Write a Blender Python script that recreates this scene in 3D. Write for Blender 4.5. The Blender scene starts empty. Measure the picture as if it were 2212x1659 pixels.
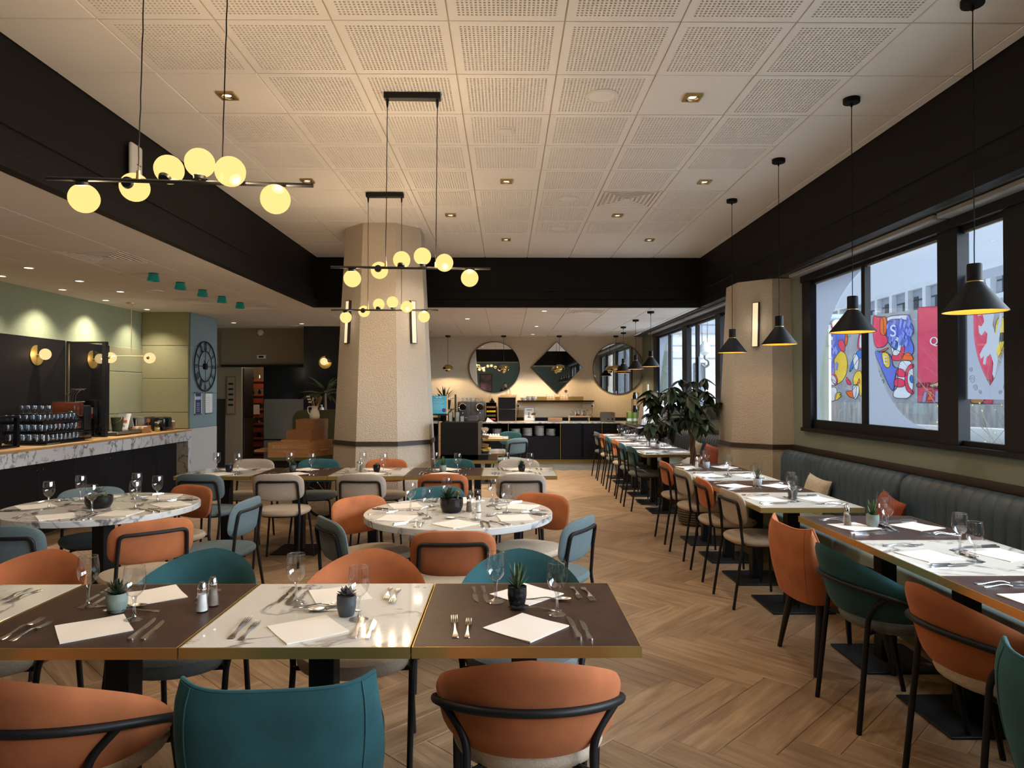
import bpy, bmesh, math, random
from math import pi, sin, cos, radians, sqrt, atan2
from mathutils import Vector, Matrix
random.seed(11)
SC = bpy.context.scene
COL = SC.collection

# ------------------------------------------------------------------ camera, world, light, exposure
cam_d = bpy.data.cameras.new('camera')
cam = bpy.data.objects.new('camera', cam_d)
COL.objects.link(cam)
cam_d.sensor_width = 36.0
cam_d.lens = 1495.0 / 2212.0 * 36.0
cam_d.clip_start = 0.05
cam_d.clip_end = 400
cam.location = (0, 0, 1.52)
cam.rotation_euler = (radians(90) + math.atan(16.5 / 1495), 0, -math.atan(14 / 1495))
SC.camera = cam

world = bpy.data.worlds.new('World')
SC.world = world
world.use_nodes = True
bg = world.node_tree.nodes['Background']
bg.inputs['Color'].default_value = (0.62, 0.76, 1.0, 1)
bg.inputs['Strength'].default_value = 1.10

DAY_SUN = 23.0          # soft overcast daylight falling in through the windows
sun_d = bpy.data.lights.new('overcast_sun', 'SUN')
sun_d.energy = DAY_SUN
sun_d.angle = radians(75)
sun_d.color = (0.78, 0.88, 1.0)
sun = bpy.data.objects.new('overcast_sun', sun_d)
COL.objects.link(sun)
sun.rotation_euler = Vector((-0.86, 0.22, -0.46)).to_track_quat('-Z', 'Y').to_euler()

SPOT_W = 39.0          # each recessed ceiling spot
GLOBE_W = 24.0          # each opal globe
SC.view_settings.view_transform = 'Standard'
SC.view_settings.look = 'None'
SC.view_settings.gamma = 1.0
SC.view_settings.exposure = 0.0
SC.view_settings.use_curve_mapping = False
cy = SC.cycles
cy.use_denoising = True
cy.max_bounces = 7
cy.diffuse_bounces = 3
cy.glossy_bounces = 3
cy.transmission_bounces = 7
cy.transparent_max_bounces = 16
cy.caustics_reflective = False
cy.caustics_refractive = False
cy.sample_clamp_indirect = 4.0
cy.sample_clamp_direct = 0.0
cy.use_light_tree = True

# ------------------------------------------------------------------ materials
MATS = {}


def mat(name, color, rough=0.5, metal=0.0, var=0.0, vscale=8.0, bump=0.0, bscale=60.0, sheen=0.0, spec=None,
        emit=None, estr=0.0, coat=0.0, vcol=None, stretch=None):
    m = bpy.data.materials.new(name)
    m.use_nodes = True
    nt = m.node_tree
    b = nt.nodes['Principled BSDF']
    c4 = (*color, 1)
    b.inputs['Base Color'].default_value = c4
    b.inputs['Roughness'].default_value = rough
    b.inputs['Metallic'].default_value = metal
    if spec is not None:
        b.inputs['Specular IOR Level'].default_value = spec
    if sheen:
        b.inputs['Sheen Weight'].default_value = sheen
        b.inputs['Sheen Roughness'].default_value = 0.4
        b.inputs['Sheen Tint'].default_value = (*[min(1, x * 2 + .15) for x in color], 1)
    if coat:
        b.inputs['Coat Weight'].default_value = coat
    if emit:
        b.inputs['Emission Color'].default_value = (*emit, 1)
        b.inputs['Emission Strength'].default_value = estr
    tc = None
    if var or bump:
        tc = nt.nodes.new('ShaderNodeTexCoord')
        src = tc.outputs['Object']
        if stretch:
            mp = nt.nodes.new('ShaderNodeMapping')
            mp.inputs['Scale'].default_value = stretch
            nt.links.new(src, mp.inputs['Vector'])
            src = mp.outputs['Vector']
    if var:
        n = nt.nodes.new('ShaderNodeTexNoise')
        n.inputs['Scale'].default_value = vscale
        n.inputs['Detail'].default_value = 4
        nt.links.new(src, n.inputs['Vector'])
        r = nt.nodes.new('ShaderNodeValToRGB')
        lo = vcol if vcol else tuple(x * (1 - var) for x in color)
        hi = tuple(min(1, x * (1 + var * .6)) for x in color)
        r.color_ramp.elements[0].position = 0.32
        r.color_ramp.elements[1].position = 0.68
        r.color_ramp.elements[0].color = (*lo, 1)
        r.color_ramp.elements[1].color = (*hi, 1)
        nt.links.new(n.outputs['Fac'], r.inputs['Fac'])
        nt.links.new(r.outputs['Color'], b.inputs['Base Color'])
    if bump:
        n2 = nt.nodes.new('ShaderNodeTexNoise')
        n2.inputs['Scale'].default_value = bscale
        n2.inputs['Detail'].default_value = 2
        nt.links.new(src, n2.inputs['Vector'])
        bp = nt.nodes.new('ShaderNodeBump')
        bp.inputs['Strength'].default_value = bump
        bp.inputs['Distance'].default_value = 0.01
        nt.links.new(n2.outputs['Fac'], bp.inputs['Height'])
        nt.links.new(bp.outputs['Normal'], b.inputs['Normal'])
    MATS[name] = m
    return m


def marble_mat(name, base, vein, scale, rough, thr=0.035, sc2=1.0):
    m = bpy.data.materials.new(name)
    m.use_nodes = True
    nt = m.node_tree
    b = nt.nodes['Principled BSDF']
    b.inputs['Roughness'].default_value = rough
    tc = nt.nodes.new('ShaderNodeTexCoord')
    oi = nt.nodes.new('ShaderNodeObjectInfo')
    sc_ = nt.nodes.new('ShaderNodeVectorMath'); sc_.operation = 'MULTIPLY_ADD'
    cx = nt.nodes.new('ShaderNodeCombineXYZ')
    for i in range(3):
        nt.links.new(oi.outputs['Random'], cx.inputs[i])
    sc_.inputs[1].default_value = (17, 17, 17)
    nt.links.new(cx.outputs[0], sc_.inputs[0])
    nt.links.new(tc.outputs['Object'], sc_.inputs[2])
    ns = nt.nodes.new('ShaderNodeTexNoise')
    ns.inputs['Scale'].default_value = scale
    ns.inputs['Detail'].default_value = 6
    ns.inputs['Roughness'].default_value = 0.55
    ns.inputs['Distortion'].default_value = 0.6
    nt.links.new(sc_.outputs[0], ns.inputs['Vector'])
    sub = nt.nodes.new('ShaderNodeMath'); sub.operation = 'SUBTRACT'; sub.inputs[1].default_value = 0.5
    nt.links.new(ns.outputs['Fac'], sub.inputs[0])
    ab = nt.nodes.new('ShaderNodeMath'); ab.operation = 'ABSOLUTE'
    nt.links.new(sub.outputs[0], ab.inputs[0])
    r = nt.nodes.new('ShaderNodeValToRGB')
    r.color_ramp.elements[0].position = 0.0
    r.color_ramp.elements[0].color = (*vein, 1)
    r.color_ramp.elements[1].position = thr
    r.color_ramp.elements[1].color = (*base, 1)
    nt.links.new(ab.outputs[0], r.inputs['Fac'])
    # vein strength varies
    n2 = nt.nodes.new('ShaderNodeTexNoise'); n2.inputs['Scale'].default_value = scale * 1.3 * sc2
    nt.links.new(sc_.outputs[0], n2.inputs['Vector'])
    r2 = nt.nodes.new('ShaderNodeValToRGB')
    r2.color_ramp.elements[0].position = 0.34
    r2.color_ramp.elements[1].position = 0.56
    nt.links.new(n2.outputs['Fac'], r2.inputs['Fac'])
    mx = nt.nodes.new('ShaderNodeMix'); mx.data_type = 'RGBA'
    mx.inputs['A'].default_value = (*base, 1)
    nt.links.new(r2.outputs['Color'], mx.inputs['Factor'])
    nt.links.new(r.outputs['Color'], mx.inputs['B'])
    nt.links.new(mx.outputs['Result'], b.inputs['Base Color'])
    MATS[name] = m


def wood_mat(name, c1, c2, rough=0.42, scale=1.0, rnd=0.25, spec=0.5):
    """Oak: long grain along UV u."""
    m = bpy.data.materials.new(name)
    m.use_nodes = True
    nt = m.node_tree
    b = nt.nodes['Principled BSDF']
    b.inputs['Roughness'].default_value = rough
    b.inputs['Specular IOR Level'].default_value = spec
    uv = nt.nodes.new('ShaderNodeUVMap')
    oi = nt.nodes.new('ShaderNodeObjectInfo')
    cx = nt.nodes.new('ShaderNodeCombineXYZ')
    nt.links.new(oi.outputs['Random'], cx.inputs[0])
    nt.links.new(oi.outputs['Random'], cx.inputs[1])
    ma = nt.nodes.new('ShaderNodeVectorMath'); ma.operation = 'MULTIPLY_ADD'
    ma.inputs[1].default_value = (91, 53, 0)
    nt.links.new(cx.outputs[0], ma.inputs[0])
    nt.links.new(uv.outputs[0], ma.inputs[2])
    mp = nt.nodes.new('ShaderNodeMapping')
    mp.inputs['Scale'].default_value = (1.6 * scale, 15 * scale, 1)
    nt.links.new(ma.outputs[0], mp.inputs['Vector'])
    n1 = nt.nodes.new('ShaderNodeTexNoise')
    n1.inputs['Scale'].default_value = 1.0
    n1.inputs['Detail'].default_value = 5
    n1.inputs['Distortion'].default_value = 1.3
    nt.links.new(mp.outputs[0], n1.inputs['Vector'])
    mp2 = nt.nodes.new('ShaderNodeMapping')
    mp2.inputs['Scale'].default_value = (6 * scale, 120 * scale, 1)
    nt.links.new(ma.outputs[0], mp2.inputs['Vector'])
    n2 = nt.nodes.new('ShaderNodeTexNoise')
    n2.inputs['Detail'].default_value = 2
    n2.inputs['Scale'].default_value = 1.0
    nt.links.new(mp2.outputs[0], n2.inputs['Vector'])
    ad = nt.nodes.new('ShaderNodeMath'); ad.operation = 'MULTIPLY_ADD'; ad.inputs[1].default_value = 0.35
    nt.links.new(n2.outputs['Fac'], ad.inputs[0])
    nt.links.new(n1.outputs['Fac'], ad.inputs[2])
    r = nt.nodes.new('ShaderNodeValToRGB')
    r.color_ramp.elements[0].position = 0.48
    r.color_ramp.elements[1].position = 0.88
    r.color_ramp.elements[0].color = (*c1, 1)
    r.color_ramp.elements[1].color = (*c2, 1)
    nt.links.new(ad.outputs[0], r.inputs['Fac'])
    hv = nt.nodes.new('ShaderNodeHueSaturation')
    mv = nt.nodes.new('ShaderNodeMapRange')
    mv.inputs['To Min'].default_value = 1 - rnd
    mv.inputs['To Max'].default_value = 1 + rnd
    nt.links.new(oi.outputs['Random'], mv.inputs['Value'])
    nt.links.new(mv.outputs[0], hv.inputs['Value'])
    nt.links.new(r.outputs['Color'], hv.inputs['Color'])
    nt.links.new(hv.outputs['Color'], b.inputs['Base Color'])
    MATS[name] = m


def glass_thin(name, tint=(1, 1, 1), gloss=0.04, rough=0.0):
    m = bpy.data.materials.new(name)
    m.use_nodes = True
    nt = m.node_tree
    nt.nodes.remove(nt.nodes['Principled BSDF'])
    out = nt.nodes['Material Output']
    tr = nt.nodes.new('ShaderNodeBsdfTransparent'); tr.inputs['Color'].default_value = (*tint, 1)
    gl = nt.nodes.new('ShaderNodeBsdfGlossy'); gl.inputs['Roughness'].default_value = rough
    lw = nt.nodes.new('ShaderNodeLayerWeight'); lw.inputs['Blend'].default_value = 0.5
    pw = nt.nodes.new('ShaderNodeMath'); pw.operation = 'POWER'; pw.inputs[1].default_value = 3.0
    nt.links.new(lw.outputs['Facing'], pw.inputs[0])
    mr = nt.nodes.new('ShaderNodeMapRange')
    mr.inputs['To Min'].default_value = gloss
    mr.inputs['To Max'].default_value = 0.75
    nt.links.new(pw.outputs[0], mr.inputs['Value'])
    mx = nt.nodes.new('ShaderNodeMixShader')
    nt.links.new(mr.outputs[0], mx.inputs[0])
    nt.links.new(tr.outputs[0], mx.inputs[1])
    nt.links.new(gl.outputs[0], mx.inputs[2])
    nt.links.new(mx.outputs[0], out.inputs[0])
    MATS[name] = m


def glass_solid(name, color=(1, 1, 1)):
    m = bpy.data.materials.new(name)
    m.use_nodes = True
    b = m.node_tree.nodes['Principled BSDF']
    b.inputs['Base Color'].default_value = (*color, 1)
    b.inputs['Transmission Weight'].default_value = 1.0
    b.inputs['Roughness'].default_value = 0.0
    b.inputs['IOR'].default_value = 1.48
    MATS[name] = m


def film_mat(name, color, trans):
    """Frosted vinyl: diffuse + translucent + a little clear."""
    m = bpy.data.materials.new(name)
    m.use_nodes = True
    nt = m.node_tree
    nt.nodes.remove(nt.nodes['Principled BSDF'])
    out = nt.nodes['Material Output']
    tl = nt.nodes.new('ShaderNodeBsdfTranslucent'); tl.inputs['Color'].default_value = (*color, 1)
    df = nt.nodes.new('ShaderNodeBsdfDiffuse'); df.inputs['Color'].default_value = (*color, 1)
    tp = nt.nodes.new('ShaderNodeBsdfTransparent')
    a = nt.nodes.new('ShaderNodeMixShader'); a.inputs[0].default_value = 0.22
    nt.links.new(tl.outputs[0], a.inputs[1]); nt.links.new(df.outputs[0], a.inputs[2])
    c = nt.nodes.new('ShaderNodeMixShader'); c.inputs[0].default_value = trans
    nt.links.new(a.outputs[0], c.inputs[1]); nt.links.new(tp.outputs[0], c.inputs[2])
    nt.links.new(c.outputs[0], out.inputs[0])
    MATS[name] = m


def opal_mat(name, color, strength, through):
    """Lit opal glass: gives off light and lets its bulb's light out."""
    m = bpy.data.materials.new(name)
    m.use_nodes = True
    nt = m.node_tree
    nt.nodes.remove(nt.nodes['Principled BSDF'])
    out = nt.nodes['Material Output']
    em = nt.nodes.new('ShaderNodeEmission'); em.inputs['Color'].default_value = (*color, 1)
    em.inputs['Strength'].default_value = strength
    tp = nt.nodes.new('ShaderNodeBsdfTransparent')
    c = nt.nodes.new('ShaderNodeMixShader'); c.inputs[0].default_value = through
    nt.links.new(em.outputs[0], c.inputs[1]); nt.links.new(tp.outputs[0], c.inputs[2])
    nt.links.new(c.outputs[0], out.inputs[0])
    MATS[name] = m


mat('velvet_orange', (0.40, 0.120, 0.038), 0.85, var=0.22, vscale=7, sheen=0.35, bump=0.05, bscale=300)
mat('velvet_teal', (0.012, 0.075, 0.088), 0.85, var=0.30, vscale=7, sheen=0.30, bump=0.05, bscale=300)
mat('fabric_greyblue', (0.108, 0.148, 0.156), 0.9, var=0.2, vscale=160, sheen=0.15, bump=0.25, bscale=420)
mat('fabric_cream', (0.41, 0.345, 0.28), 0.9, var=0.14, vscale=160, sheen=0.1, bump=0.25, bscale=420)
mat('fabric_beige', (0.46, 0.37, 0.275), 0.9, var=0.14, vscale=160, sheen=0.1, bump=0.25, bscale=420)
mat('fabric_grey', (0.135, 0.145, 0.135), 0.9, var=0.2, vscale=160, sheen=0.1, bump=0.25, bscale=420)
mat('fabric_slate', (0.052, 0.086, 0.126), 0.42, var=0.06, vscale=120, bump=0.15, bscale=400)
mat('fabric_slate_sheen', (0.26, 0.30, 0.26), 0.9, var=0.1, vscale=120)  # bench seat: the light's green-grey sheen is put into the colour
mat('black_metal', (0.008, 0.008, 0.009), 0.5, spec=0.3)
mat('lamp_black', (0.007, 0.007, 0.008), 0.6, spec=0.15)
mat('black_wood', (0.010, 0.010, 0.010), 0.5)
mat('black_paint', (0.0075, 0.0065, 0.0068), 0.6, spec=0.18)
mat('black_gloss', (0.008, 0.008, 0.009), 0.15)
mat('black_cabinet', (0.007, 0.007, 0.010), 0.5, spec=0.25)
mat('brown_black', (0.014, 0.010, 0.009), 0.55, spec=0.2)
mat('bronze_panel', (0.03, 0.022, 0.018), 0.35, var=0.2, vscale=3)
mat('brass', (0.50, 0.35, 0.12), 0.38, 0.8, bump=0.05, bscale=200, stretch=(1, 1, 30))
mat('brass_shiny', (0.66, 0.50, 0.22), 0.10, 1.0)
mat('gold_pale', (0.62, 0.50, 0.30), 0.35, 1.0)
mat('chrome', (0.80, 0.79, 0.77), 0.10, 1.0)
mat('cutlery_steel', (0.82, 0.81, 0.79), 0.2, 1.0)
mat('steel_brushed', (0.33, 0.32, 0.30), 0.34, 1.0, bump=0.04, bscale=200, stretch=(1, 1, 40))
mat('window_black', (0.007, 0.007, 0.009), 0.5, spec=0.25)
mat('rail_grey', (0.33, 0.33, 0.33), 0.4)
mat('pelmet_grey', (0.10, 0.095, 0.09), 0.7)
mat('tile_white', (0.87, 0.835, 0.79), 0.95, var=0.05, vscale=300, bump=0.05, bscale=300)
mat('tile_grid', (0.78, 0.73, 0.67), 0.7)
mat('tile_back', (0.13, 0.10, 0.085), 0.95)
mat('low_ceiling', (0.80, 0.765, 0.72), 0.95, var=0.03, vscale=200)
mat('wall_sage', (0.20, 0.225, 0.185), 0.8, var=0.05, vscale=40)
mat('wall_green', (0.27, 0.31, 0.20), 0.8, var=0.05, vscale=30)
mat('panel_green', (0.275, 0.265, 0.15), 0.8, var=0.06, vscale=50, bump=0.04, bscale=200)
mat('wall_blue', (0.20, 0.27, 0.28), 0.85, var=0.05, vscale=40)
mat('wall_white', (0.50, 0.47, 0.43), 0.85)
mat('wall_beige', (0.66, 0.565, 0.42), 0.9, var=0.05, vscale=20, bump=0.08, bscale=90)
mat('wall_hall', (0.30, 0.235, 0.165), 0.9)
mat('wall_teal', (0.21, 0.33, 0.34), 0.9)
mat('plaster', (0.56, 0.485, 0.395), 0.95, var=0.06, vscale=60, bump=0.9, bscale=75)
mat('brown_rail', (0.035, 0.022, 0.017), 0.45)
mat('floor_base', (0.10, 0.06, 0.035), 0.8)
wood_mat('oak', (0.215, 0.128, 0.070), (0.40, 0.265, 0.155), 0.38, 1.0, 0.14)
wood_mat('grey_plank', (0.07, 0.068, 0.065), (0.15, 0.145, 0.135), 0.5, 1.0, 0.2)
wood_mat('bar_wood', (0.36, 0.20, 0.075), (0.55, 0.34, 0.15), 0.4, 0.6, 0.0)
mat('wood_light', (0.50, 0.33, 0.18), 0.5, var=0.2, vscale=6, stretch=(1, 1, 8))
mat('wood_warm', (0.36, 0.17, 0.06), 0.5, var=0.18, vscale=5, stretch=(1, 1, 9))
mat('wood_red', (0.25, 0.105, 0.038), 0.55, var=0.15, vscale=60)
mat('stone_brown', (0.047, 0.0205, 0.0135), 0.42, var=0.35, vscale=14, bump=0.02, bscale=120, vcol=(0.029, 0.0135, 0.0095), spec=0.3)
marble_mat('marble_top', (0.66, 0.63, 0.58), (0.20, 0.185, 0.17), 2.2, 0.06, 0.026)
marble_mat('marble_edge', (0.62, 0.61, 0.60), (0.12, 0.11, 0.115), 5.0, 0.25, 0.045)
mat('marble_grey', (0.30, 0.29, 0.28), 0.25, var=0.3, vscale=12)
mat('paper', (0.77, 0.71, 0.645), 0.95, bump=0.05, bscale=200)
mat('white_card', (0.78, 0.76, 0.73), 0.7)
mat('white_plastic', (0.80, 0.78, 0.74), 0.4)
mat('ceramic', (0.78, 0.76, 0.72), 0.25)
mat('pot_black', (0.007, 0.007, 0.008), 0.25, spec=0.3)
mat('pot_darkgrey', (0.055, 0.058, 0.062), 0.45)
mat('pot_sage', (0.23, 0.28, 0.25), 0.5)
mat('pot_pale', (0.52, 0.53, 0.54), 0.5)
mat('soil', (0.03, 0.02, 0.014), 0.95, bump=0.6, bscale=120)
mat('leaf_aloe', (0.055, 0.095, 0.03), 0.45, var=0.5, vscale=140, vcol=(0.035, 0.065, 0.022))
mat('leaf_dark', (0.018, 0.036, 0.016), 0.4, var=0.4, vscale=30)
mat('leaf_pachira', (0.017, 0.035, 0.014), 0.42, var=0.4, vscale=12)
mat('leaf_palm', (0.055, 0.085, 0.032), 0.4, var=0.4, vscale=12)
mat('leaf_grey', (0.14, 0.15, 0.14), 0.55, var=0.4, vscale=60)
mat('leaf_mauve', (0.075, 0.066, 0.068), 0.5, var=0.4, vscale=60)
mat('leaf_olive', (0.17, 0.18, 0.07), 0.6, var=0.4, vscale=40)
mat('trunk', (0.16, 0.10, 0.065), 0.85, bump=0.5, bscale=60)
mat('basket', (0.13, 0.09, 0.055), 0.85, bump=0.7, bscale=90)
mat('cushion_cream', (0.60, 0.52, 0.41), 0.9, var=0.12, vscale=40, bump=0.3, bscale=60)
mat('cushion_rust', (0.33, 0.075, 0.035), 0.9, sheen=0.3, var=0.2, vscale=9)
mat('salt', (0.82, 0.81, 0.79), 0.9)
mat('pepper', (0.24, 0.20, 0.16), 0.95)
mat('teal_lamp', (0.004, 0.09, 0.07), 0.3, emit=(0.0, 0.35, 0.23), estr=0.12)
mat('lamp_inside', (0.70, 0.42, 0.08), 0.5)
mat('mirror', (0.82, 0.84, 0.84), 0.01, 1.0)
mat('juice_orange', (0.10, 0.026, 0.010), 0.12, coat=0.5)
mat('smoke_glass', (0.012, 0.012, 0.015), 0.06)
mat('navy', (0.035, 0.045, 0.13), 0.5)
mat('sign_blue', (0.05, 0.30, 0.45), 0.5)
mat('sign_purple', (0.05, 0.03, 0.14), 0.5)
mat('crate_red', (0.30, 0.055, 0.025), 0.5)
mat('yellow', (0.75, 0.45, 0.02), 0.5)
mat('red', (0.45, 0.03, 0.035), 0.5)
mat('olive', (0.07, 0.075, 0.025), 0.7)
mat('green_pack', (0.20, 0.27, 0.05), 0.5)
mat('machine_grey', (0.16, 0.165, 0.17), 0.35, 0.4)
mat('cork', (0.36, 0.21, 0.12), 0.9, var=0.3, vscale=120)
mat('oil', (0.40, 0.29, 0.05), 0.15)
mat('bread', (0.45, 0.24, 0.10), 0.9)
mat('copper', (0.60, 0.32, 0.20), 0.25, 1.0)
mat('skin', (0.42, 0.25, 0.18), 0.6)
mat('cloth_dark', (0.02, 0.017, 0.019), 0.9)
mat('hair_dark', (0.012, 0.009, 0.007), 0.7)
mat('concrete', (0.48, 0.48, 0.46), 0.9, var=0.35, vscale=1.2, stretch=(4, 4, 0.6))
mat('mural_grey', (0.40, 0.41, 0.43), 0.9, var=0.15, vscale=3)
mat('street', (0.55, 0.55, 0.54), 0.9, var=0.2, vscale=0.6)
mat('kerb_pale', (0.66, 0.66, 0.64), 0.9)
mat('facade_white', (0.90, 0.90, 0.89), 0.85, var=0.06, vscale=0.6)
mat('facade_grey', (0.45, 0.48, 0.52), 0.85)
mat('facade_blue', (0.46, 0.56, 0.70), 0.8)
mat('facade_blue2', (0.22, 0.36, 0.62), 0.8)
mat('opening_dark', (0.10, 0.105, 0.11), 0.8)
mat('window_far', (0.16, 0.18, 0.20), 0.2)
mat('blind_tan', (0.50, 0.40, 0.33), 0.8)
mat('twig', (0.20, 0.16, 0.12), 0.9)
mat('bud', (0.48, 0.46, 0.16), 0.8)
for nm, c in dict(blue=(0.15, 0.20, 0.66), blue2=(0.03, 0.22, 0.62), white=(0.80, 0.82, 0.86), red=(0.85, 0.06, 0.13),
                  orange=(0.92, 0.16, 0.03), yellow=(0.92, 0.62, 0.05), crimson=(0.78, 0.085, 0.145), lilac=(0.44, 0.36, 0.56),
                  skin=(0.78, 0.55, 0.34), skin2=(0.50, 0.22, 0.07), pale=(0.50, 0.56, 0.50), black=(0.04, 0.04, 0.045)).items():
    mat('mural_' + nm, c, 0.85, var=0.10, vscale=2.5)
mat('mural_camo', (0.26, 0.33, 0.80), 0.85)
glass_thin('pane_glass', (0.97, 0.985, 0.98), 0.03)
glass_thin('bowl_glass', (0.985, 0.985, 0.985), 0.11)
glass_thin('tumbler_glass', (0.90, 0.92, 0.93), 0.10)
glass_thin('smoked_pane', (0.75, 0.75, 0.76), 0.06)
glass_thin('stem_glass', (0.95, 0.95, 0.95), 0.26, 0.04)
film_mat('frost_film', (0.265, 0.28, 0.315), 0.10)
film_mat('frost_etch', (0.36, 0.375, 0.40), 0.03)
opal_mat('opal_globe', (1.0, 0.69, 0.235), 1.32, 0.22)
opal_mat('opal_soft', (1.0, 0.72, 0.33), 1.15, 0.20)
mat('lamp_disc', (1, 1, 1), 0.5, emit=(1.0, 0.84, 0.60), estr=6.0)
mat('strip_light', (.2, .2, .2), 0.5, emit=(1.0, 0.72, 0.42), estr=1.0)
mat('print_pink', (0.42, 0.20, 0.26), 0.5, var=0.5, vscale=3, vcol=(0.05, 0.12, 0.14))
mat('print_grey', (0.30, 0.25, 0.22), 0.5, var=0.6, vscale=5)


# ------------------------------------------------------------------ mesh builder
class MB:
    def __init__(s):
        s.v = []
        s.f = []
        s.uv = None

    def add(s, vs, fs):
        o = len(s.v)
        s.v.extend([tuple(p) for p in vs])
        s.f.extend([tuple(i + o for i in f) for f in fs])
        return s

    def box(s, x0, x1, y0, y1, z0, z1):
        return s.add([(x0, y0, z0), (x1, y0, z0), (x1, y1, z0), (x0, y1, z0), (x0, y0, z1), (x1, y0, z1), (x1, y1, z1), (x0, y1, z1)],
                     [(0, 3, 2, 1), (4, 5, 6, 7), (0, 1, 5, 4), (1, 2, 6, 5), (2, 3, 7, 6), (3, 0, 4, 7)])

    def cbox(s, x, y, z, sx, sy, sz):
        return s.box(x - sx / 2, x + sx / 2, y - sy / 2, y + sy / 2, z, z + sz)

    def rbox(s, x0, x1, y0, y1, z0, z1, r=0.005, seg=2):
        bm = bmesh.new()
        bmesh.ops.create_cube(bm, size=1)
        for v in bm.verts:
            v.co = Vector(((x0 + x1) / 2 + v.co.x * (x1 - x0), (y0 + y1) / 2 + v.co.y * (y1 - y0), (z0 + z1) / 2 + v.co.z * (z1 - z0)))
        bmesh.ops.bevel(bm, geom=bm.edges[:], offset=r, segments=seg, affect='EDGES', profile=0.5)
        bm.verts.index_update()
        s.add([v.co for v in bm.verts], [[v.index for v in f.verts] for f in bm.faces])
        bm.free()
        return s

    def prism(s, poly, z0, z1, tf=None):
        """poly in xy extruded z0..z1; tf maps (x,y,z)."""
        n = len(poly)
        vs = [(x, y, z0) for x, y in poly] + [(x, y, z1) for x, y in poly]
        if tf:
            vs = [tf(*p) for p in vs]
        fs = [tuple(range(n - 1, -1, -1)), tuple(range(n, 2 * n))]
        fs += [(i, (i + 1) % n, n + (i + 1) % n, n + i) for i in range(n)]
        return s.add(vs, fs)

    def tube(s, path, r, n=8, closed=False, cap=True):
        P = [Vector(p) for p in path]
        m = len(P)
        R = r if isinstance(r, (list, tuple)) else [r] * m
        T = []
        for i in range(m):
            a = P[i - 1] if (i > 0 or closed) else P[i]
            b = P[(i + 1) % m] if (i < m - 1 or closed) else P[i]
            t = (b - a)
            T.append(t.normalized() if t.length > 1e-9 else Vector((0, 0, 1)))
        up = Vector((0, 0, 1)) if abs(T[0].z) < 0.9 else Vector((1, 0, 0))
        N = (up - T[0] * up.dot(T[0])).normalized()
        vs = []
        for i in range(m):
            N = (N - T[i] * N.dot(T[i]))
            N = N.normalized() if N.length > 1e-6 else T[i].orthogonal().normalized()
            B = T[i].cross(N)
            for k in range(n):
                a = 2 * pi * k / n
                vs.append(P[i] + (N * cos(a) + B * sin(a)) * R[i])
        fs = []
        for i in range(m if closed else m - 1):
            j = (i + 1) % m
            for k in range(n):
                fs.append((i * n + k, i * n + (k + 1) % n, j * n + (k + 1) % n, j * n + k))
        if cap and not closed:
            fs.append(tuple(range(n - 1, -1, -1)))
            fs.append(tuple((m - 1) * n + k for k in range(n)))
        return s.add(vs, fs)

    def lathe(s, prof, n=24, c=(0, 0, 0), tf=None):
        vs, fs, rings = [], [], []
        for r, z in prof:
            if r < 1e-6:
                rings.append([len(vs)])
                vs.append((c[0], c[1], c[2] + z))
            else:
                st = len(vs)
                rings.append(list(range(st, st + n)))
                vs += [(c[0] + r * cos(2 * pi * k / n), c[1] + r * sin(2 * pi * k / n), c[2] + z) for k in range(n)]
        for a, b in zip(rings, rings[1:]):
            if len(a) == 1 and len(b) == 1:
                continue
            for k in range(n):
                k2 = (k + 1) % n
                if len(a) == 1:
                    fs.append((a[0], b[k2], b[k]))
                elif len(b) == 1:
                    fs.append((a[k], a[k2], b[0]))
                else:
                    fs.append((a[k], a[k2], b[k2], b[k]))
        if tf:
            vs = [tf(*p) for p in vs]
        return s.add(vs, fs)

    def grid(s, fn, nu, nv, wrap_u=False):
        vs = [fn(i / (nu if wrap_u else nu - 1), j / (nv - 1)) for j in range(nv) for i in range(nu)]
        fs = []
        for j in range(nv - 1):
            for i in range(nu if wrap_u else nu - 1):
                a, b = j * nu + i, j * nu + (i + 1) % nu
                fs.append((a, b, b + nu, a + nu))
        return s.add(vs, fs)

    def sphere(s, c, r, n=16, m=10):
        rx, ry, rz = r if isinstance(r, (tuple, list)) else (r, r, r)
        prof = [(sin(pi * i / m), -cos(pi * i / m)) for i in range(m + 1)]
        prof[0] = (0, -1); prof[-1] = (0, 1)
        return s.lathe(prof, n, tf=lambda x, y, z: (c[0] + x * rx, c[1] + y * ry, c[2] + z * rz))

    def xf(s, M):
        s.v = [tuple(M @ Vector(p)) for p in s.v]
        return s

    def mesh(s, name, m, smooth=True, ang=38):
        me = bpy.data.meshes.new(name)
        me.from_pydata(s.v, [], s.f)
        if m:
            me.materials.append(MATS[m] if isinstance(m, str) else m)
        if smooth:
            me.polygons.foreach_set('use_smooth', [True] * len(me.polygons))
            me.set_sharp_from_angle(angle=radians(ang))
        me.update()
        return me

    def build(s, name, m, parent=None, smooth=True, ang=38, label=None):
        return link(name, s.mesh(name, m, smooth, ang), parent, label)


def link(name, me, parent=None, label=None, loc=None, rz=None):
    o = bpy.data.objects.new(name, me)
    COL.objects.link(o)
    if parent:
        o.parent = parent
    if label:
        o['label'] = label
    if loc:
        o.location = loc
    if rz is not None:
        o.rotation_euler = (0, 0, rz)
    return o


SEEN = {}


def tag(o, label, cat, group=None, kind=None):
    n = len(label.replace('-', ' ').split())
    if not (4 <= len(label.split()) <= 16):
        print('LABEL LENGTH', len(label.split()), label)
    SEEN[label] = SEEN.get(label, 0) + 1
    o['label'] = label
    o['category'] = cat
    if group:
        o['group'] = group
    if kind:
        o['kind'] = kind
    return o


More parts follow.
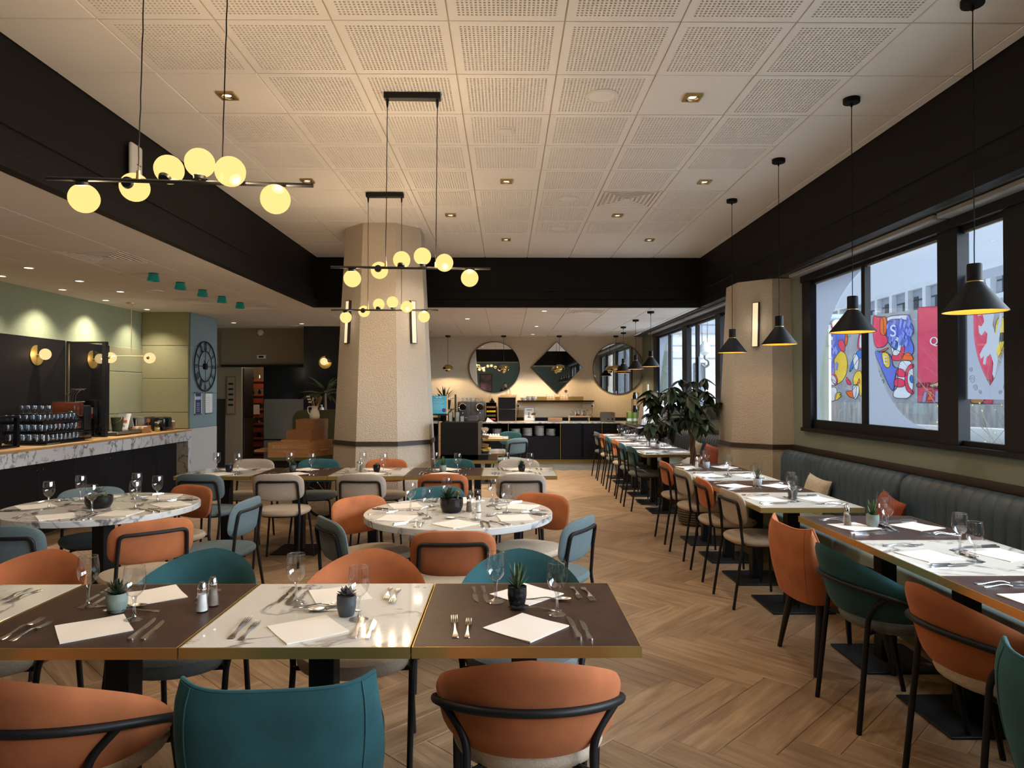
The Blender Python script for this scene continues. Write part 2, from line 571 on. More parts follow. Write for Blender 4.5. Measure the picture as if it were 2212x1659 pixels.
def thing(name, label, cat, loc=(0, 0, 0), rz=0.0, group=None):
    o = bpy.data.objects.new(name, None)
    o.empty_display_size = 0.1
    COL.objects.link(o)
    o.location = loc
    o.rotation_euler = (0, 0, rz)
    tag(o, label, cat, group)
    return o


def struct(o, label=None):
    o['kind'] = 'structure'
    if label:
        o['label'] = label
    return o


def dup(root, loc, rz, label, group=None, rot=None):
    r = root.copy()
    COL.objects.link(r)
    r.location = loc
    r.rotation_euler = rot if rot else (0, 0, rz)
    tag(r, label, root['category'], group or root.get('group'))
    for ch in root.children:
        c = ch.copy()
        COL.objects.link(c)
        c.parent = r
        for g in ch.children:
            d = g.copy()
            COL.objects.link(d)
            d.parent = c
    return r


class Kind:
    """Builds the first of a kind in place, then copies it."""
    def __init__(s, maker):
        s.maker, s.proto = maker, None

    def put(s, loc, rz, label, group=None, rot=None):
        if s.proto is None:
            s.proto = s.maker(label)
            if group:
                s.proto['group'] = group
            s.proto.location = loc
            s.proto.rotation_euler = rot if rot else (0, 0, rz)
            return s.proto
        return dup(s.proto, loc, rz, label, group, rot)


def bez(pts, n=8, r=0.04):
    """Polyline with rounded corners of radius r."""
    P = [Vector(p) for p in pts]
    out = [P[0]]
    for i in range(1, len(P) - 1):
        a, b, c = P[i - 1], P[i], P[i + 1]
        da, dc = (a - b), (c - b)
        k = min(r, da.length * .45, dc.length * .45)
        p0, p2 = b + da.normalized() * k, b + dc.normalized() * k
        for j in range(n + 1):
            t = j / n
            out.append(p0 * (1 - t) ** 2 + b * 2 * t * (1 - t) + p2 * t * t)
    out.append(P[-1])
    return out


def superell(a, b, n, k):
    out = []
    for i in range(k):
        t = 2 * pi * i / k
        c, s_ = cos(t), sin(t)
        out.append((a * math.copysign(abs(c) ** (2 / n), c), b * math.copysign(abs(s_) ** (2 / n), s_)))
    return out


def point_light(name, loc, w, color, r=0.0, parent=None):
    d = bpy.data.lights.new(name, 'POINT')
    d.energy = w
    d.color = color
    d.shadow_soft_size = r
    o = bpy.data.objects.new(name, d)
    COL.objects.link(o)
    o.location = loc
    if parent:
        o.parent = parent
    return o


def spot_light(name, loc, w, color, size=110, blend=0.6, r=0.03, rot=(0, 0, 0), parent=None):
    d = bpy.data.lights.new(name, 'SPOT')
    d.energy = w
    d.color = color
    d.spot_size = radians(size)
    d.spot_blend = blend
    d.shadow_soft_size = r
    o = bpy.data.objects.new(name, d)
    COL.objects.link(o)
    o.location = loc
    o.rotation_euler = rot
    if parent:
        o.parent = parent
    return o


def text(name, body, size, m, parent, loc, rot, ext=0.001, align='CENTER'):
    c = bpy.data.curves.new(name, 'FONT')
    c.body = body
    c.size = size
    c.align_x = align
    c.extrude = ext
    c.materials.append(MATS[m])
    o = bpy.data.objects.new(name, c)
    COL.objects.link(o)
    dg = bpy.context.evaluated_depsgraph_get()
    me = bpy.data.meshes.new_from_object(o.evaluated_get(dg))
    bpy.data.objects.remove(o)
    o = link(name, me, parent)
    o.location = loc
    o.rotation_euler = rot
    return o


WARM = (1.0, 0.86, 0.68)
WARM2 = (1.0, 0.72, 0.43)

# ================================================================== SETTING
ZC, ZL = 3.43, 2.725               # coffer ceiling, low ceiling
XL, XR, YB = -2.69, 2.79, 9.85     # coffer edges
WX = 3.03                          # window wall
GX, GY = -0.293, 3.547             # ceiling grid origin
T = 0.6

# ---- floor: herringbone oak planks
PW, PL = 0.19, 0.92
floor = MB().box(-6, 3.1, -3.2, 15.6, -0.05, -0.009).build('floor', 'floor_base', smooth=False)
struct(floor)


def plank_mesh():
    L, W, c = PL - 0.0012, PW - 0.0012, 0.0018
    vs = [(-L / 2, -W / 2, -.012), (L / 2, -W / 2, -.012), (L / 2, W / 2, -.012), (-L / 2, W / 2, -.012),
          (-L / 2, -W / 2, -c), (L / 2, -W / 2, -c), (L / 2, W / 2, -c), (-L / 2, W / 2, -c),
          (-L / 2 + c, -W / 2 + c, 0), (L / 2 - c, -W / 2 + c, 0), (L / 2 - c, W / 2 - c, 0), (-L / 2 + c, W / 2 - c, 0)]
    fs = [(8, 9, 10, 11)] + [(a, (a + 1) % 4, (a + 1) % 4 + 4, a + 4) for a in range(4)] + \
         [(a + 4, (a + 1) % 4 + 4, (a + 1) % 4 + 8, a + 8) for a in range(4)]
    return vs, fs


PV, PF = plank_mesh()


def plank_me(name, m):
    me = bpy.data.meshes.new(name)
    me.from_pydata(PV, [], PF)
    me.materials.append(MATS[m])
    uv = me.uv_layers.new(name='UVMap')
    for lp in me.loops:
        v = PV[lp.vertex_index]
        uv.data[lp.index].uv = (v[0], v[1])
    return me


planks = []
s2 = sqrt(.5)
for n in range(-14, 16):
    for k in range(-60, 90):
        for kind in (0, 1):
            if kind == 0:
                u, v, ang = k * PW + n * PL + PL / 2, k * PW - n * PL + PW / 2, radians(-45)
            else:
                u, v, ang = k * PW + n * PL + PL + PW / 2, (k + 1) * PW - n * PL - PL / 2, radians(45)
            x, y = (u + v) * s2 + 0.06, (-u + v) * s2 + 0.30
            if -5.4 < x < 2.8 and -2.6 < y < 15.0:
                planks.append((x, y, ang))


def plank_key(p):
    x, y, a = p
    if y < 1.6:
        return 99
    px = 1092 + x / y * 1495
    hid = 0 if x > -0.2 else 2.2
    return (y if -60 < px < 2270 else 60) + hid


planks.sort(key=plank_key)
pm_oak, pm_grey = plank_me('plank', 'oak'), plank_me('plank_grey', 'grey_plank')


def is_grey(x, y):
    return y > 13.25 and x > -1.5


near = [p for p in planks[:300]]
for x, y, a in near:
    o = link('plank', pm_grey if is_grey(x, y) else pm_oak, floor, loc=(x, y, 0), rz=a)


def plank_rest(name, rest, m):
    vs, fs, uvs = [], [], []
    for x, y, a in rest:
        o = len(vs)
        ca, sa = cos(a), sin(a)
        ru, rv = random.uniform(0, 50), random.uniform(0, 50)
        vs += [(x + px * ca - py * sa, y + px * sa + py * ca, pz) for px, py, pz in PV]
        for f in PF:
            fs.append([i + o for i in f])
            uvs += [(PV[i][0] + ru, PV[i][1] + rv) for i in f]
    me = bpy.data.meshes.new(name)
    me.from_pydata(vs, [], fs)
    me.materials.append(MATS[m])
    uv = me.uv_layers.new(name='UVMap')
    uv.data.foreach_set('uv', [c for p in uvs for c in p])
    o = link(name, me, floor)
    o['kind'] = 'stuff'


plank_rest('far_planks', [p for p in planks[300:] if not is_grey(p[0], p[1])], 'oak')
plank_rest('grey_planks', [p for p in planks[300:] if is_grey(p[0], p[1])], 'grey_plank')

# ---- coffer ceiling: perforated and plain tiles
TS = 0.591


def perf_tile():
    n, marg, hole = 23, 0.042, 0.0118
    pitch = (TS - 2 * marg) / n
    xs = [-TS / 2]
    for i in range(n):
        c = -TS / 2 + marg + pitch * (i + .5)
        xs += [c - hole / 2, c + hole / 2]
    xs.append(TS / 2)
    m = len(xs)
    vs = [(x, y, 0) for y in xs for x in xs]
    fs, mi = [], []
    for j in range(m - 1):
        for i in range(m - 1):
            q = (j * m + i, (j + 1) * m + i, (j + 1) * m + i + 1, j * m + i + 1)
            if i % 2 == 1 and j % 2 == 1:
                o = len(vs)
                vs += [(vs[k][0], vs[k][1], 0.009) for k in q]
                fs.append((o, o + 1, o + 2, o + 3)); mi.append(1)
                for a in range(4):
                    b = (a + 1) % 4
                    fs.append((q[a], q[b], o + b, o + a)); mi.append(0)
            else:
                fs.append(q); mi.append(0)
    o = len(vs)
    e = TS / 2
    vs += [(-e, -e, 0), (e, -e, 0), (e, e, 0), (-e, e, 0), (-e, -e, .014), (e, -e, .014), (e, e, .014), (-e, e, .014)]
    for a in range(4):
        b = (a + 1) % 4
        fs.append((o + a, o + 4 + a, o + 4 + b, o + b)); mi.append(0)
    me = bpy.data.meshes.new('ceiling_tile_perforated')
    me.from_pydata(vs, [], fs)
    me.materials.append(MATS['tile_white'])
    me.materials.append(MATS['tile_back'])
    me.polygons.foreach_set('material_index', mi)
    me.update()
    return me


def plain_tile(name, sx, sy, m, c=0.004):
    x, y = sx / 2, sy / 2
    vs = [(-x + c, -y + c, 0), (x - c, -y + c, 0), (x - c, y - c, 0), (-x + c, y - c, 0),
          (-x, -y, c), (x, -y, c), (x, y, c), (-x, y, c), (-x, -y, .014), (x, -y, .014), (x, y, .014), (-x, y, .014)]
    fs = [(0, 3, 2, 1)] + [(a, (a + 1) % 4, (a + 1) % 4 + 4, a + 4) for a in range(4)] + \
         [(a + 4, (a + 1) % 4 + 4, (a + 1) % 4 + 8, a + 8) for a in range(4)]
    me = bpy.data.meshes.new(name)
    me.from_pydata(vs, [], fs)
    me.materials.append(MATS[m])
    return me


PERF = perf_tile()
PLAIN = {}


def lay_tiles(parent, x0, x1, y0, y1, z, m, perf=None, skip=()):
    i0, i1 = math.floor((x0 - GX) / T), math.ceil((x1 - GX) / T)
    j0, j1 = math.floor((y0 - GY) / T), math.ceil((y1 - GY) / T)
    for i in range(i0, i1):
        for j in range(j0, j1):
            if (i, j) in skip:
                continue
            a0, a1 = max(GX + i * T, x0), min(GX + (i + 1) * T, x1)
            b0, b1 = max(GY + j * T, y0), min(GY + (j + 1) * T, y1)
            if a1 - a0 < .03 or b1 - b0 < .03:
                continue
            c = ((a0 + a1) / 2, (b0 + b1) / 2, z)
            if perf and perf(i, j) and a1 - a0 > .59 and b1 - b0 > .59:
                link('ceiling_tile', PERF, parent, loc=c)
            else:
                k = (round(a1 - a0, 3), round(b1 - b0, 3), m)
                if k not in PLAIN:
                    PLAIN[k] = plain_tile('ceiling_tile', a1 - a0 - .009, b1 - b0 - .009, m)
                link('ceiling_tile', PLAIN[k], parent, loc=c)


def cell(x, y):
    return (math.floor((x - GX) / T), math.floor((y - GY) / T))


SPOTS = [(-1.79, 4.45), (1.21, 4.45), (0.007, 6.25), (1.807, 6.25), (-1.79, 6.25), (-.593, 7.45), (1.21, 7.45), (0.007, 8.65), (1.807, 8.65),
         (-1.79, 2.05), (0.007, 2.65), (1.807, 2.65), (-.593, .25), (1.21, .25)]  # this row: spots added out of view to light the room's front
spot_cells = {cell(x, y) for x, y in SPOTS}
VENTC = cell(1.2, 6.85)


def perf(i, j):
    x, y = GX + (i + .5) * T, GY + (j + .5) * T
    if (i, j) in spot_cells or (i, j) == VENTC:
        return False
    if not (-2.1 < x < 2.1) or y > 8.35:
        return False
    if x < -1.5 and y > 6.6:
        return False
    return True


ceil = MB().box(XL - .02, XR + .02, -3.2, YB + .02, ZC + .012, ZC + .05).build('ceiling', 'tile_grid', smooth=False)
struct(ceil)
lay_tiles(ceil, XL, XR, -1.2, YB, ZC, 'tile_white', perf, skip={VENTC})
cl2 = MB().box(-5.75, XL - .03, -3.2, 13.5, ZL + .012, ZL + .05).build('ceiling', 'tile_grid', smooth=False)
struct(cl2)
LV = [cell(-3.57, 6.46), cell(-3.5, 9.69), cell(-4.35, 9.3), cell(-3.6, 12.6)]
lay_tiles(cl2, -5.55, XL - .07, -3.1, 13.2, ZL, 'low_ceiling', skip=set(LV))
cl3 = MB().box(XL - .03, 2.80, YB + .03, 15.45, ZL + .012, ZL + .05).build('ceiling', 'tile_grid', smooth=False)
struct(cl3)
BV = [cell(1.19, 10.35), cell(1.19, 13.9)]
lay_tiles(cl3, XL - .07, 2.77, YB + .07, 15.3, ZL, 'low_ceiling', skip=set(BV))


# ---- black fascia round the coffer (stepped moulding)
def fascia(name, p0, p1, inward):
    prof = [(0, ZC), (0, 2.985), (.016, 2.98), (.016, 2.95), (.004, 2.945), (.004, 2.835), (.02, 2.825), (.02, ZL - .004), (-.06, ZL - .004), (-.06, ZC + .08), (0, ZC + .08)]
    d = Vector(inward)
    vs = []
    for p in (p0, p1):
        for a, z in prof:
            vs.append((p[0] + d.x * a, p[1] + d.y * a, z))
    n = len(prof)
    fs = [(i, (i + 1) % n, n + (i + 1) % n, n + i) for i in range(n)] + [tuple(range(n)), tuple(range(2 * n - 1, n - 1, -1))]
    o = MB().add(vs, fs).build(name, 'black_paint', smooth=False)
    bm = bmesh.new(); bm.from_mesh(o.data)
    bmesh.ops.recalc_face_normals(bm, faces=bm.faces[:]); bm.to_mesh(o.data); bm.free()
    struct(o)
    return o


fascia('trim_1', (XL, -3.2, 0), (XL, YB + .06, 0), (1, 0, 0))
fascia('trim_2', (XR, -3.2, 0), (XR, YB + .06, 0), (-1, 0, 0))
fascia('trim_7', (XL - .06, -1.2, 0), (XR + .06, -1.2, 0), (0, 1, 0))
lay = MB().box(XL - .03, 2.80, -3.2, -1.23, ZL + .012, ZL + .05).build('ceiling', 'tile_grid', smooth=False)
struct(lay)
lay_tiles(lay, XL - .07, 2.77, -3.1, -1.27, ZL, 'low_ceiling')
fascia('trim_3', (XL - .06, YB, 0), (XR + .06, YB, 0), (0, -1, 0))

struct(MB().box(-6, 3.35, -3.4, 15.6, 3.52, 3.7).build('roof', 'facade_grey', smooth=False))  # unseen slab added to stop sky and sun leaking through the gaps


# ---- walls
def wall(name, m, *boxes):
    b = MB()
    for q in boxes:
        b.box(*q)
    o = b.build(name, m, smooth=False)
    return struct(o)


W1 = (-1.5, 6.99)     # window band 1 in Y
W2 = (8.45, 14.05)    # window band 2
wall('wall_right', 'wall_sage', (WX, WX + .25, -3.2, 15.4, 0, 1.125), (WX, WX + .25, -3.2, 15.4, 2.68, 3.5),
     (WX, WX + .25, -3.2, W1[0], 1.125, 2.68), (WX, WX + .25, W1[1], W2[0], 1.125, 2.68), (WX, WX + .25, W2[1], 15.4, 1.125, 2.68))
wall('trim_4', 'pelmet_grey', (XR + .06, WX, -3.1, 15.29, ZL + .005, ZL + .03))
wall('wall_back', 'wall_beige', (-2.3, 3.25, 15.3, 15.5, 0, 2.76))
wall('wall_left', 'wall_green', (-5.75, -5.52, -3.2, 13.3, 0, 2.76))
wall('wall_front', 'wall_teal', (-5.75, 3.3, -3.3, -3.1, 0, 3.5))
wall('wall_hall_side', 'brown_black', (-2.3, -2.2, 12.75, 15.3, 0, ZL))
hw = wall('wall_hall', 'wall_hall', (-5.52, -3.7, 13.2, 13.35, 2.03, ZL), (-5.52, -5.02, 13.2, 13.35, 0, 2.03))
MB().box(-5.40, -3.74, 13.18, 13.199, 2.05, 2.62).build('panel', 'wall_hall', hw)
wall('wall_hall_black', 'black_gloss', (-4.60, -3.7, 13.2, 13.35, 0, 2.03), (-3.72, -2.2, 12.78, 12.92, 0, ZL))
wall('trim_5', 'black_metal', (-5.38, -3.72, 13.12, 13.2, 1.985, 2.03))
wall('wall_pantry', 'wall_hall', (-5.5, -3.7, 15.2, 15.3, 0, 2.7), (-5.52, -5.45, 13.35, 15.2, 0, 2.7), (-3.75, -3.7, 13.35, 15.2, 0, 2.7), (-5.52, -3.7, 13.35, 15.3, 2.5, 2.6))
# return beside the bar: green panels facing the room, blue wall with the clock
ret = wall('wall_return', 'wall_blue', (-5.52, -4.80, 10.56, 11.52, 0, ZL))
for a, b in ((2.22, 2.722), (1.72, 2.215), (1.21, 1.715), (0.96, 1.205)):
    MB().rbox(-5.515, -4.815, 10.535, 10.56, a, b, .004, 1).build('panel', 'panel_green', ret, smooth=False)
for a, b in ((2.22, 2.722), (1.50, 2.215), (0.96, 1.495)):
    MB().rbox(-4.80, -4.785, 10.56, 11.52, a, b, .004, 1).build('panel', 'wall_blue', ret, smooth=False)
MB().rbox(-4.80, -4.782, 10.56, 11.52, 0.02, .955, .004, 1).build('panel', 'wall_white', ret, smooth=False)
lw = [o for o in COL.objects if o.name == 'wall_left'][0]
for a, b in ((1.81, 2.16), (1.21, 1.80), (0.96, 1.20)):
    MB().rbox(-5.52, -5.505, 8.75, 10.53, a, b, .004, 1).build('panel', 'panel_green', lw, smooth=False)
# brown dado rail along the window wall
wall('trim_6', 'brown_rail', (WX - .03, WX, -3.0, 7.24, .915, .965), (WX - .03, WX, 8.3, 15.29, .915, .965))
# dark upstand under the pelmet plus blind rails
for i, (a, b) in enumerate(((-1.4, 4.62), (4.66, 7.05), (8.5, 11.2), (11.24, 14.1))):
    o = MB().rbox(WX - .13, WX - .03, a, b, 2.685, 2.722, .006, 1).build('blind_rail', 'rail_grey', smooth=False)
    tag(o, ['grey roller blind rail over the near windows', 'grey roller blind rail over the window by the column',
            'grey blind rail over the far windows, nearer length', 'grey blind rail over the far windows, by the back wall'][i], 'blind rail')


# ---- columns: tapered octagons with a brown rail
def octagon(ap, cx, cy):
    R = ap / cos(pi / 8)
    return [(cx + R * cos(pi / 8 + i * pi / 4), cy + R * sin(pi / 8 + i * pi / 4)) for i in range(8)]


def column(name, cx, cy, ztop):
    def ap(z):
        return .60 - z * (.60 - .437) / 3.43
    b = MB()
    p0, p1 = octagon(ap(0), cx, cy), octagon(ap(ztop), cx, cy)
    b.add([(x, y, 0) for x, y in p0] + [(x, y, ztop) for x, y in p1],
          [tuple(range(7, -1, -1)), tuple(range(8, 16))] + [(i, (i + 1) % 8, 8 + (i + 1) % 8, 8 + i) for i in range(8)])
    o = b.build(name, 'plaster', smooth=False)
    struct(o)
    r = MB()
    p0, p1 = octagon(ap(.915) + .014, cx, cy), octagon(ap(.965) + .012, cx, cy)
    r.add([(x, y, .915) for x, y in p0] + [(x, y, .965) for x, y in p1],
          [tuple(range(7, -1, -1)), tuple(range(8, 16))] + [(i, (i + 1) % 8, 8 + (i + 1) % 8, 8 + i) for i in range(8)])
    r.build('rail', 'brown_rail', o, smooth=False)
    return ap


COLA = (-1.43, 8.26)
COLB = (3.03, 7.79)
apf = column('column', *COLA, ZC + .01)
column('column', *COLB, ZL - .002)


def column_light(c, facet, z0, z1, off, label, group=None):
    """Framed vertical light strip lying on a leaning column facet."""
    t = thing('column_light', label, 'wall light', group=group)
    a = radians(facet)
    n, tv = Vector((cos(a), sin(a), 0)), Vector((-sin(a), cos(a), 0))
    base = Vector((c[0], c[1], 0))

    def P(u, z, d):
        return base + n * (apf(z) + d) + tv * (u + off) + Vector((0, 0, z))

    def bar(b, u0, u1, za, zb, d0, d1):
        b.add([P(u0, za, d0), P(u1, za, d0), P(u1, zb, d0), P(u0, zb, d0), P(u0, za, d1), P(u1, za, d1), P(u1, zb, d1), P(u0, zb, d1)],
              [(0, 3, 2, 1), (4, 5, 6, 7), (0, 1, 5, 4), (1, 2, 6, 5), (2, 3, 7, 6), (3, 0, 4, 7)])
    w = .036
    f = MB()
    bar(f, -w, -w + .006, z0, z1, -.005, .035); bar(f, w - .006, w, z0, z1, -.005, .035)
    bar(f, -w, w, z0, z0 + .006, -.005, .035); bar(f, -w, w, z1 - .006, z1, -.005, .035)
    f.build('frame', 'bronze_panel', t, smooth=False)
    g = MB()
    bar(g, -w + .006, w - .006, z0 + .006, z1 - .006, .0, .034)
    g.build('diffuser', 'strip_light', t, smooth=False)
    q = P(0, (z0 + z1) / 2, .12)
    point_light('strip_glow', q, .5, WARM, 0.05, t)


column_light(COLA, 225, 2.07, 2.56, -.02, 'gold framed light strip on the round column, bar side facet')
column_light(COLA, 315, 2.07, 2.56, .02, 'gold framed light strip on the round column, window side facet')
column_light(COLB, 225, 2.00, 2.48, .03, 'gold framed light strip on the column between the windows')


# ---- windows
def window(name, y0, y1, panes, films):
    """panes: (ya, yb, z0, z1) in wall coordinates; everything else of the band is black frame."""
    X0, X1 = WX - .02, WX + .06
    panes = sorted(panes)
    b = MB()
    b.box(X0 - .02, X1, y0, y1, 1.125, min(p[2] for p in panes) - .035)
    b.box(X0 - .02, X1, y0, y1, max(p[3] for p in panes) + .03, 2.685)
    edges = [y0] + [q for p in panes for q in (p[0], p[1])] + [y1]
    lo, hi = min(p[2] for p in panes) - .035, max(p[3] for p in panes) + .03
    for a, c in zip(edges[0::2], edges[1::2]):
        b.box(X0 if c - a > .1 else X0 + .03, X1, a, c, lo, hi)
    fr = b.build(name, 'window_black', smooth=False)
    struct(fr)
    for ya, yb, z0, z1 in panes:
        s = MB()
        w = .0
        s.box(X0 + .03, X1 - .002, ya, yb, lo, z0).box(X0 + .03, X1 - .002, ya, yb, z1, hi)
        s.build('sash_rail', 'window_black', fr, smooth=False)
        g = MB().box(WX + .045, WX + .051, ya - .004, yb + .004, z0 - .004, z1 + .004)
        g.build('pane', 'pane_glass', fr, smooth=False)
    # silver glazing beads
    for ya, yb, z0, z1 in panes:
        g = MB()
        g.box(WX + .03, WX + .044, ya, ya + .012, z0, z1).box(WX + .03, WX + .044, ya + .012, yb, z1 - .010, z1)
        g.build('glazing_bead', 'rail_grey', fr, smooth=False)
    for poly in films:
        f = MB().prism(poly, WX + .0405, WX + .0415, tf=lambda y, z, x: (x, y, z))
        f.build('frosted_film', 'frost_film', fr, smooth=False)
    return fr


def arc(cy_, cz, R, a0, a1, n=20):
    return [(cy_ + R * cos(radians(a0 + (a1 - a0) * i / n)), cz + R * sin(radians(a0 + (a1 - a0) * i / n))) for i in range(n + 1)]


def clip_rect(poly, y0, y1, z0, z1):
    return [(min(max(y, y0), y1), min(max(z, z0), z1)) for y, z in poly]


ZA, ZB = 1.245, 2.59
def corner_film(ya, yb, z0, z1, cy_, cz, R, side):
    """film covering the part of a pane outside a big clear circle, on one corner side (+1 far upper, -1 far lower)."""
    pts = []
    N = 26
    for i in range(N + 1):
        z = z0 + (z1 - z0) * i / N
        dz = z - cz
        h = sqrt(max(0, R * R - dz * dz))
        pts.append((min(max(cy_ + h, ya), yb), z))
    return [(yb + .0, z0), (yb, z1)] + pts[::-1]


p1 = (5.88, 6.80, ZA, ZB); p2 = (4.79, 5.82, ZA, ZB); p3 = (4.15, 4.575, 1.195, 2.585)
far1 = corner_film(*p1, 5.66, 1.50, 1.10, 1)
def lower_film(ya, yb, z0, z1, cy_, cz, R):
    pts = []
    N = 26
    zt = min(z1, cz)
    for i in range(N + 1):
        z = z0 + (zt - z0) * i / N
        h = sqrt(max(0, R * R - (z - cz) ** 2))
        pts.append((min(max(cy_ + h, ya), yb), z))
    return [(yb, z0), (yb, zt)] + pts[::-1]


film2 = lower_film(*p2, 4.92, 2.08, .84)
# shield film on the narrow pane: frosted sheet with a clear shield cut out of it
ys0, ys1, zs0, zs1 = 4.16, 4.57, 1.47, 2.30
cyS = 4.355


def shield(hw, zt, zb, n=10):
    R = [(cyS + hw, zt), ]
    for i in range(n + 1):
        t = i / n
        R.append((cyS + hw * (1 - t ** 2.2), zt - .28 - (zt - .28 - zb) * t))
    return R


sh = shield(.155, 2.24, 1.555)
half_far = [(ys1, zs1), (ys1, zs0), (cyS, zs0)] + sh[::-1] + [(cyS, 2.24), (cyS, zs1)]
half_near = [(ys0, zs1), (ys0, zs0), (cyS, zs0)] + [(2 * cyS - y, z) for y, z in sh[::-1]] + [(cyS, 2.24), (cyS, zs1)]
w1 = window('window_1', W1[0], W1[1], [p1, p2, p3, (3.0, 3.93, ZA, ZB), (1.95, 2.94, ZA, ZB), (1.3, 1.74, ZA, ZB), (.1, 1.1, ZA, ZB), (-1.2, .04, ZA, ZB)],
            [far1, film2, half_far, half_near])
# rampant beast silhouette of frosted film inside the shield, and scrolls beside it
beast = [(4.315, 1.60), (4.335, 1.63), (4.325, 1.70), (4.35, 1.76), (4.385, 1.74), (4.40, 1.69), (4.42, 1.70), (4.41, 1.75), (4.44, 1.73), (4.45, 1.76),
         (4.42, 1.80), (4.385, 1.83), (4.375, 1.89), (4.40, 1.91), (4.43, 1.88), (4.455, 1.90), (4.46, 1.95), (4.43, 1.94), (4.405, 1.97), (4.42, 2.02),
         (4.46, 2.01), (4.475, 2.04), (4.455, 2.08), (4.47, 2.12), (4.44, 2.14), (4.42, 2.19), (4.385, 2.21), (4.355, 2.17), (4.335, 2.08), (4.315, 2.00),
         (4.33, 1.94), (4.305, 1.88), (4.285, 1.93), (4.26, 2.02), (4.245, 1.98), (4.262, 1.90), (4.275, 1.83), (4.30, 1.78), (4.285, 1.72), (4.30, 1.66)]
MB().prism(beast, WX + .0395, WX + .0405, tf=lambda y, z, x: (x, y, z)).build('etched_beast', 'frost_etch', w1, smooth=False)
for sgn in (-1, 1):
    for (dy, z, r) in ((.165, 1.60, .030), (.135, 1.545, .024), (.09, 1.515, .016), (.178, 1.665, .018)):
        pts = [(WX + .039, cyS + sgn * (dy + (r * (1 - i / 26)) * cos(i * .5)), z + r * (1 - i / 26) * sin(i * .5)) for i in range(24)]
        MB().tube(pts, .0011, 5).build('etched_scroll', 'frost_etch', w1)
q1 = (12.90, 13.75, ZA, ZB); q2 = (11.76, 12.86, ZA, ZB); q3 = (11.05, 11.46, ZA, ZB); q4 = (9.90, 10.97, ZA, ZB); q5 = (8.70, 9.68, ZA, ZB)
window('window_2', W2[0], W2[1], [q1, q2, q3, q4, q5], [corner_film(*q1, 12.62, 1.50, 1.10, 1), lower_film(*q4, 10.05, 2.08, .84)])
for nm, a, b in (('portal', *W1), ('portal', *W2)):
    d = bpy.data.lights.new(nm, 'AREA')
    d.shape = 'RECTANGLE'
    d.size = 1.5
    d.size_y = b - a
    d.cycles.is_portal = True
    o = bpy.data.objects.new(nm, d)
    COL.objects.link(o)
    o.location = (WX + .3, (a + b) / 2, 1.9)
    o.rotation_euler = (0, radians(90), 0)
# door to the pantry, standing ajar
dr = MB().rbox(0, .46, -.02, .02, 0.01, 1.97, .003, 1).build('door_1', 'brown_black', smooth=False)
struct(dr)
dr.location = (-5.02, 13.28, 0); dr.rotation_euler = (0, 0, radians(88))
MB().rbox(.01, .45, -.026, -.02, .05, 1.0, .002, 1).build('kick_panel', 'bronze_panel', dr, smooth=False)
MB().tube(bez([(.42, -.02, 1.0), (.42, -.06, 1.0), (.34, -.06, 1.0)]), .008).build('door_handle', 'steel_brushed', dr)

# ================================================================== CEILING FIXTURES
def mk_spot_square(label):
    t = thing('downlight', label, 'ceiling light')
    b = MB()
    for x0, x1, y0, y1 in ((-.055, .055, -.055, -.036), (-.055, .055, .036, .055), (-.055, -.036, -.036, .036), (.036, .055, -.036, .036)):
        b.box(x0, x1, y0, y1, -.014, .002)
    b.build('frame', 'brass', t, smooth=False)
    MB().lathe([(.037, -.013), (.033, -.006), (.026, -.0015), (.0, -.0012)], 20).build('reflector', 'gold_pale', t)
    MB().lathe([(.0, -.006), (.022, -.005), (.025, -.002)], 20).build('lamp', 'lamp_disc', t)
    return t


def mk_spot_round(label):
    t = thing('downlight', label, 'ceiling light')
    MB().lathe([(.05, .002), (.05, -.005), (.040, -.007), (.038, .004)], 24).build('frame', 'white_plastic', t)
    MB().lathe([(.0, -.001), (.038, -.001)], 24).build('lamp', 'lamp_disc', t)
    return t


SQ, RD = Kind(mk_spot_square), Kind(mk_spot_round)
sq_lab = ['by the near globe chandelier', 'in the plain tile between speaker and window pendants', 'behind the motion sensor', 'by the third window pendant',
          'beyond the near globe chandelier', 'just before the round column', 'behind the square air vent', 'in the last rows, mid ceiling', 'in the last rows, window side']
for i, (x, y) in enumerate(SPOTS):
    lab = 'square brass ceiling spot ' + (sq_lab[i] if i < 9 else 'added over the front of the room, outside the picture')
    o = SQ.put((x, y, ZC), 0, lab, 'added square brass ceiling spots' if i >= 9 else None)
    spot_light('spot', (x, y, ZC - .02), SPOT_W * (1 if y > 3 else .7), WARM, 105, .5, .03)
RSP = [(-5.24, 7.23, 125, 'first of the bar wall spots, counted from the glass racks'), (-5.22, 8.19, 125, 'second of the bar wall spots'), (-5.26, 9.14, 125, 'third of the bar wall spots'),
       (-5.24, 10.15, 80, 'last of the bar wall spots, in the corner'), (-4.74, 12.1, 22, 'near the pantry door'), (-3.6, 12.25, 22, 'before the dark wall lamp'),
       (-.63, 11.4, 270, 'left of the back room'), (.58, 10.3, 270, 'in the back room next to the black fascia'), (.57, 12.7, 270, 'mid back room'), (.57, 14.5, 170, 'over the back shelf'),
       (-4.63, 6.75, 14, 'over the bar front, nearest'), (-4.63, 7.55, 14, 'over the bar front, second'), (-4.63, 8.35, 14, 'over the bar front, third'),
       (-4.2, 4.2, 55, ''), (-4.2, 2.0, 55, ''), (-1.5, -2.2, 60, ''), (1.0, -2.2, 60, '')]  # added unseen spots; the last pair brightens the wall behind the camera
for x, y, w, l in RSP:
    RD.put((x, y, ZL), 0, ('round white ceiling spot ' + l) if l else 'round white ceiling spot added outside the picture, behind or beside the camera', None if l else 'added ceiling spots outside the picture')
    spot_light('spot', (x, y, ZL - .02), w, WARM, 95 if x > -5 else 112, .6 if x > -5 else 1.0, .03)


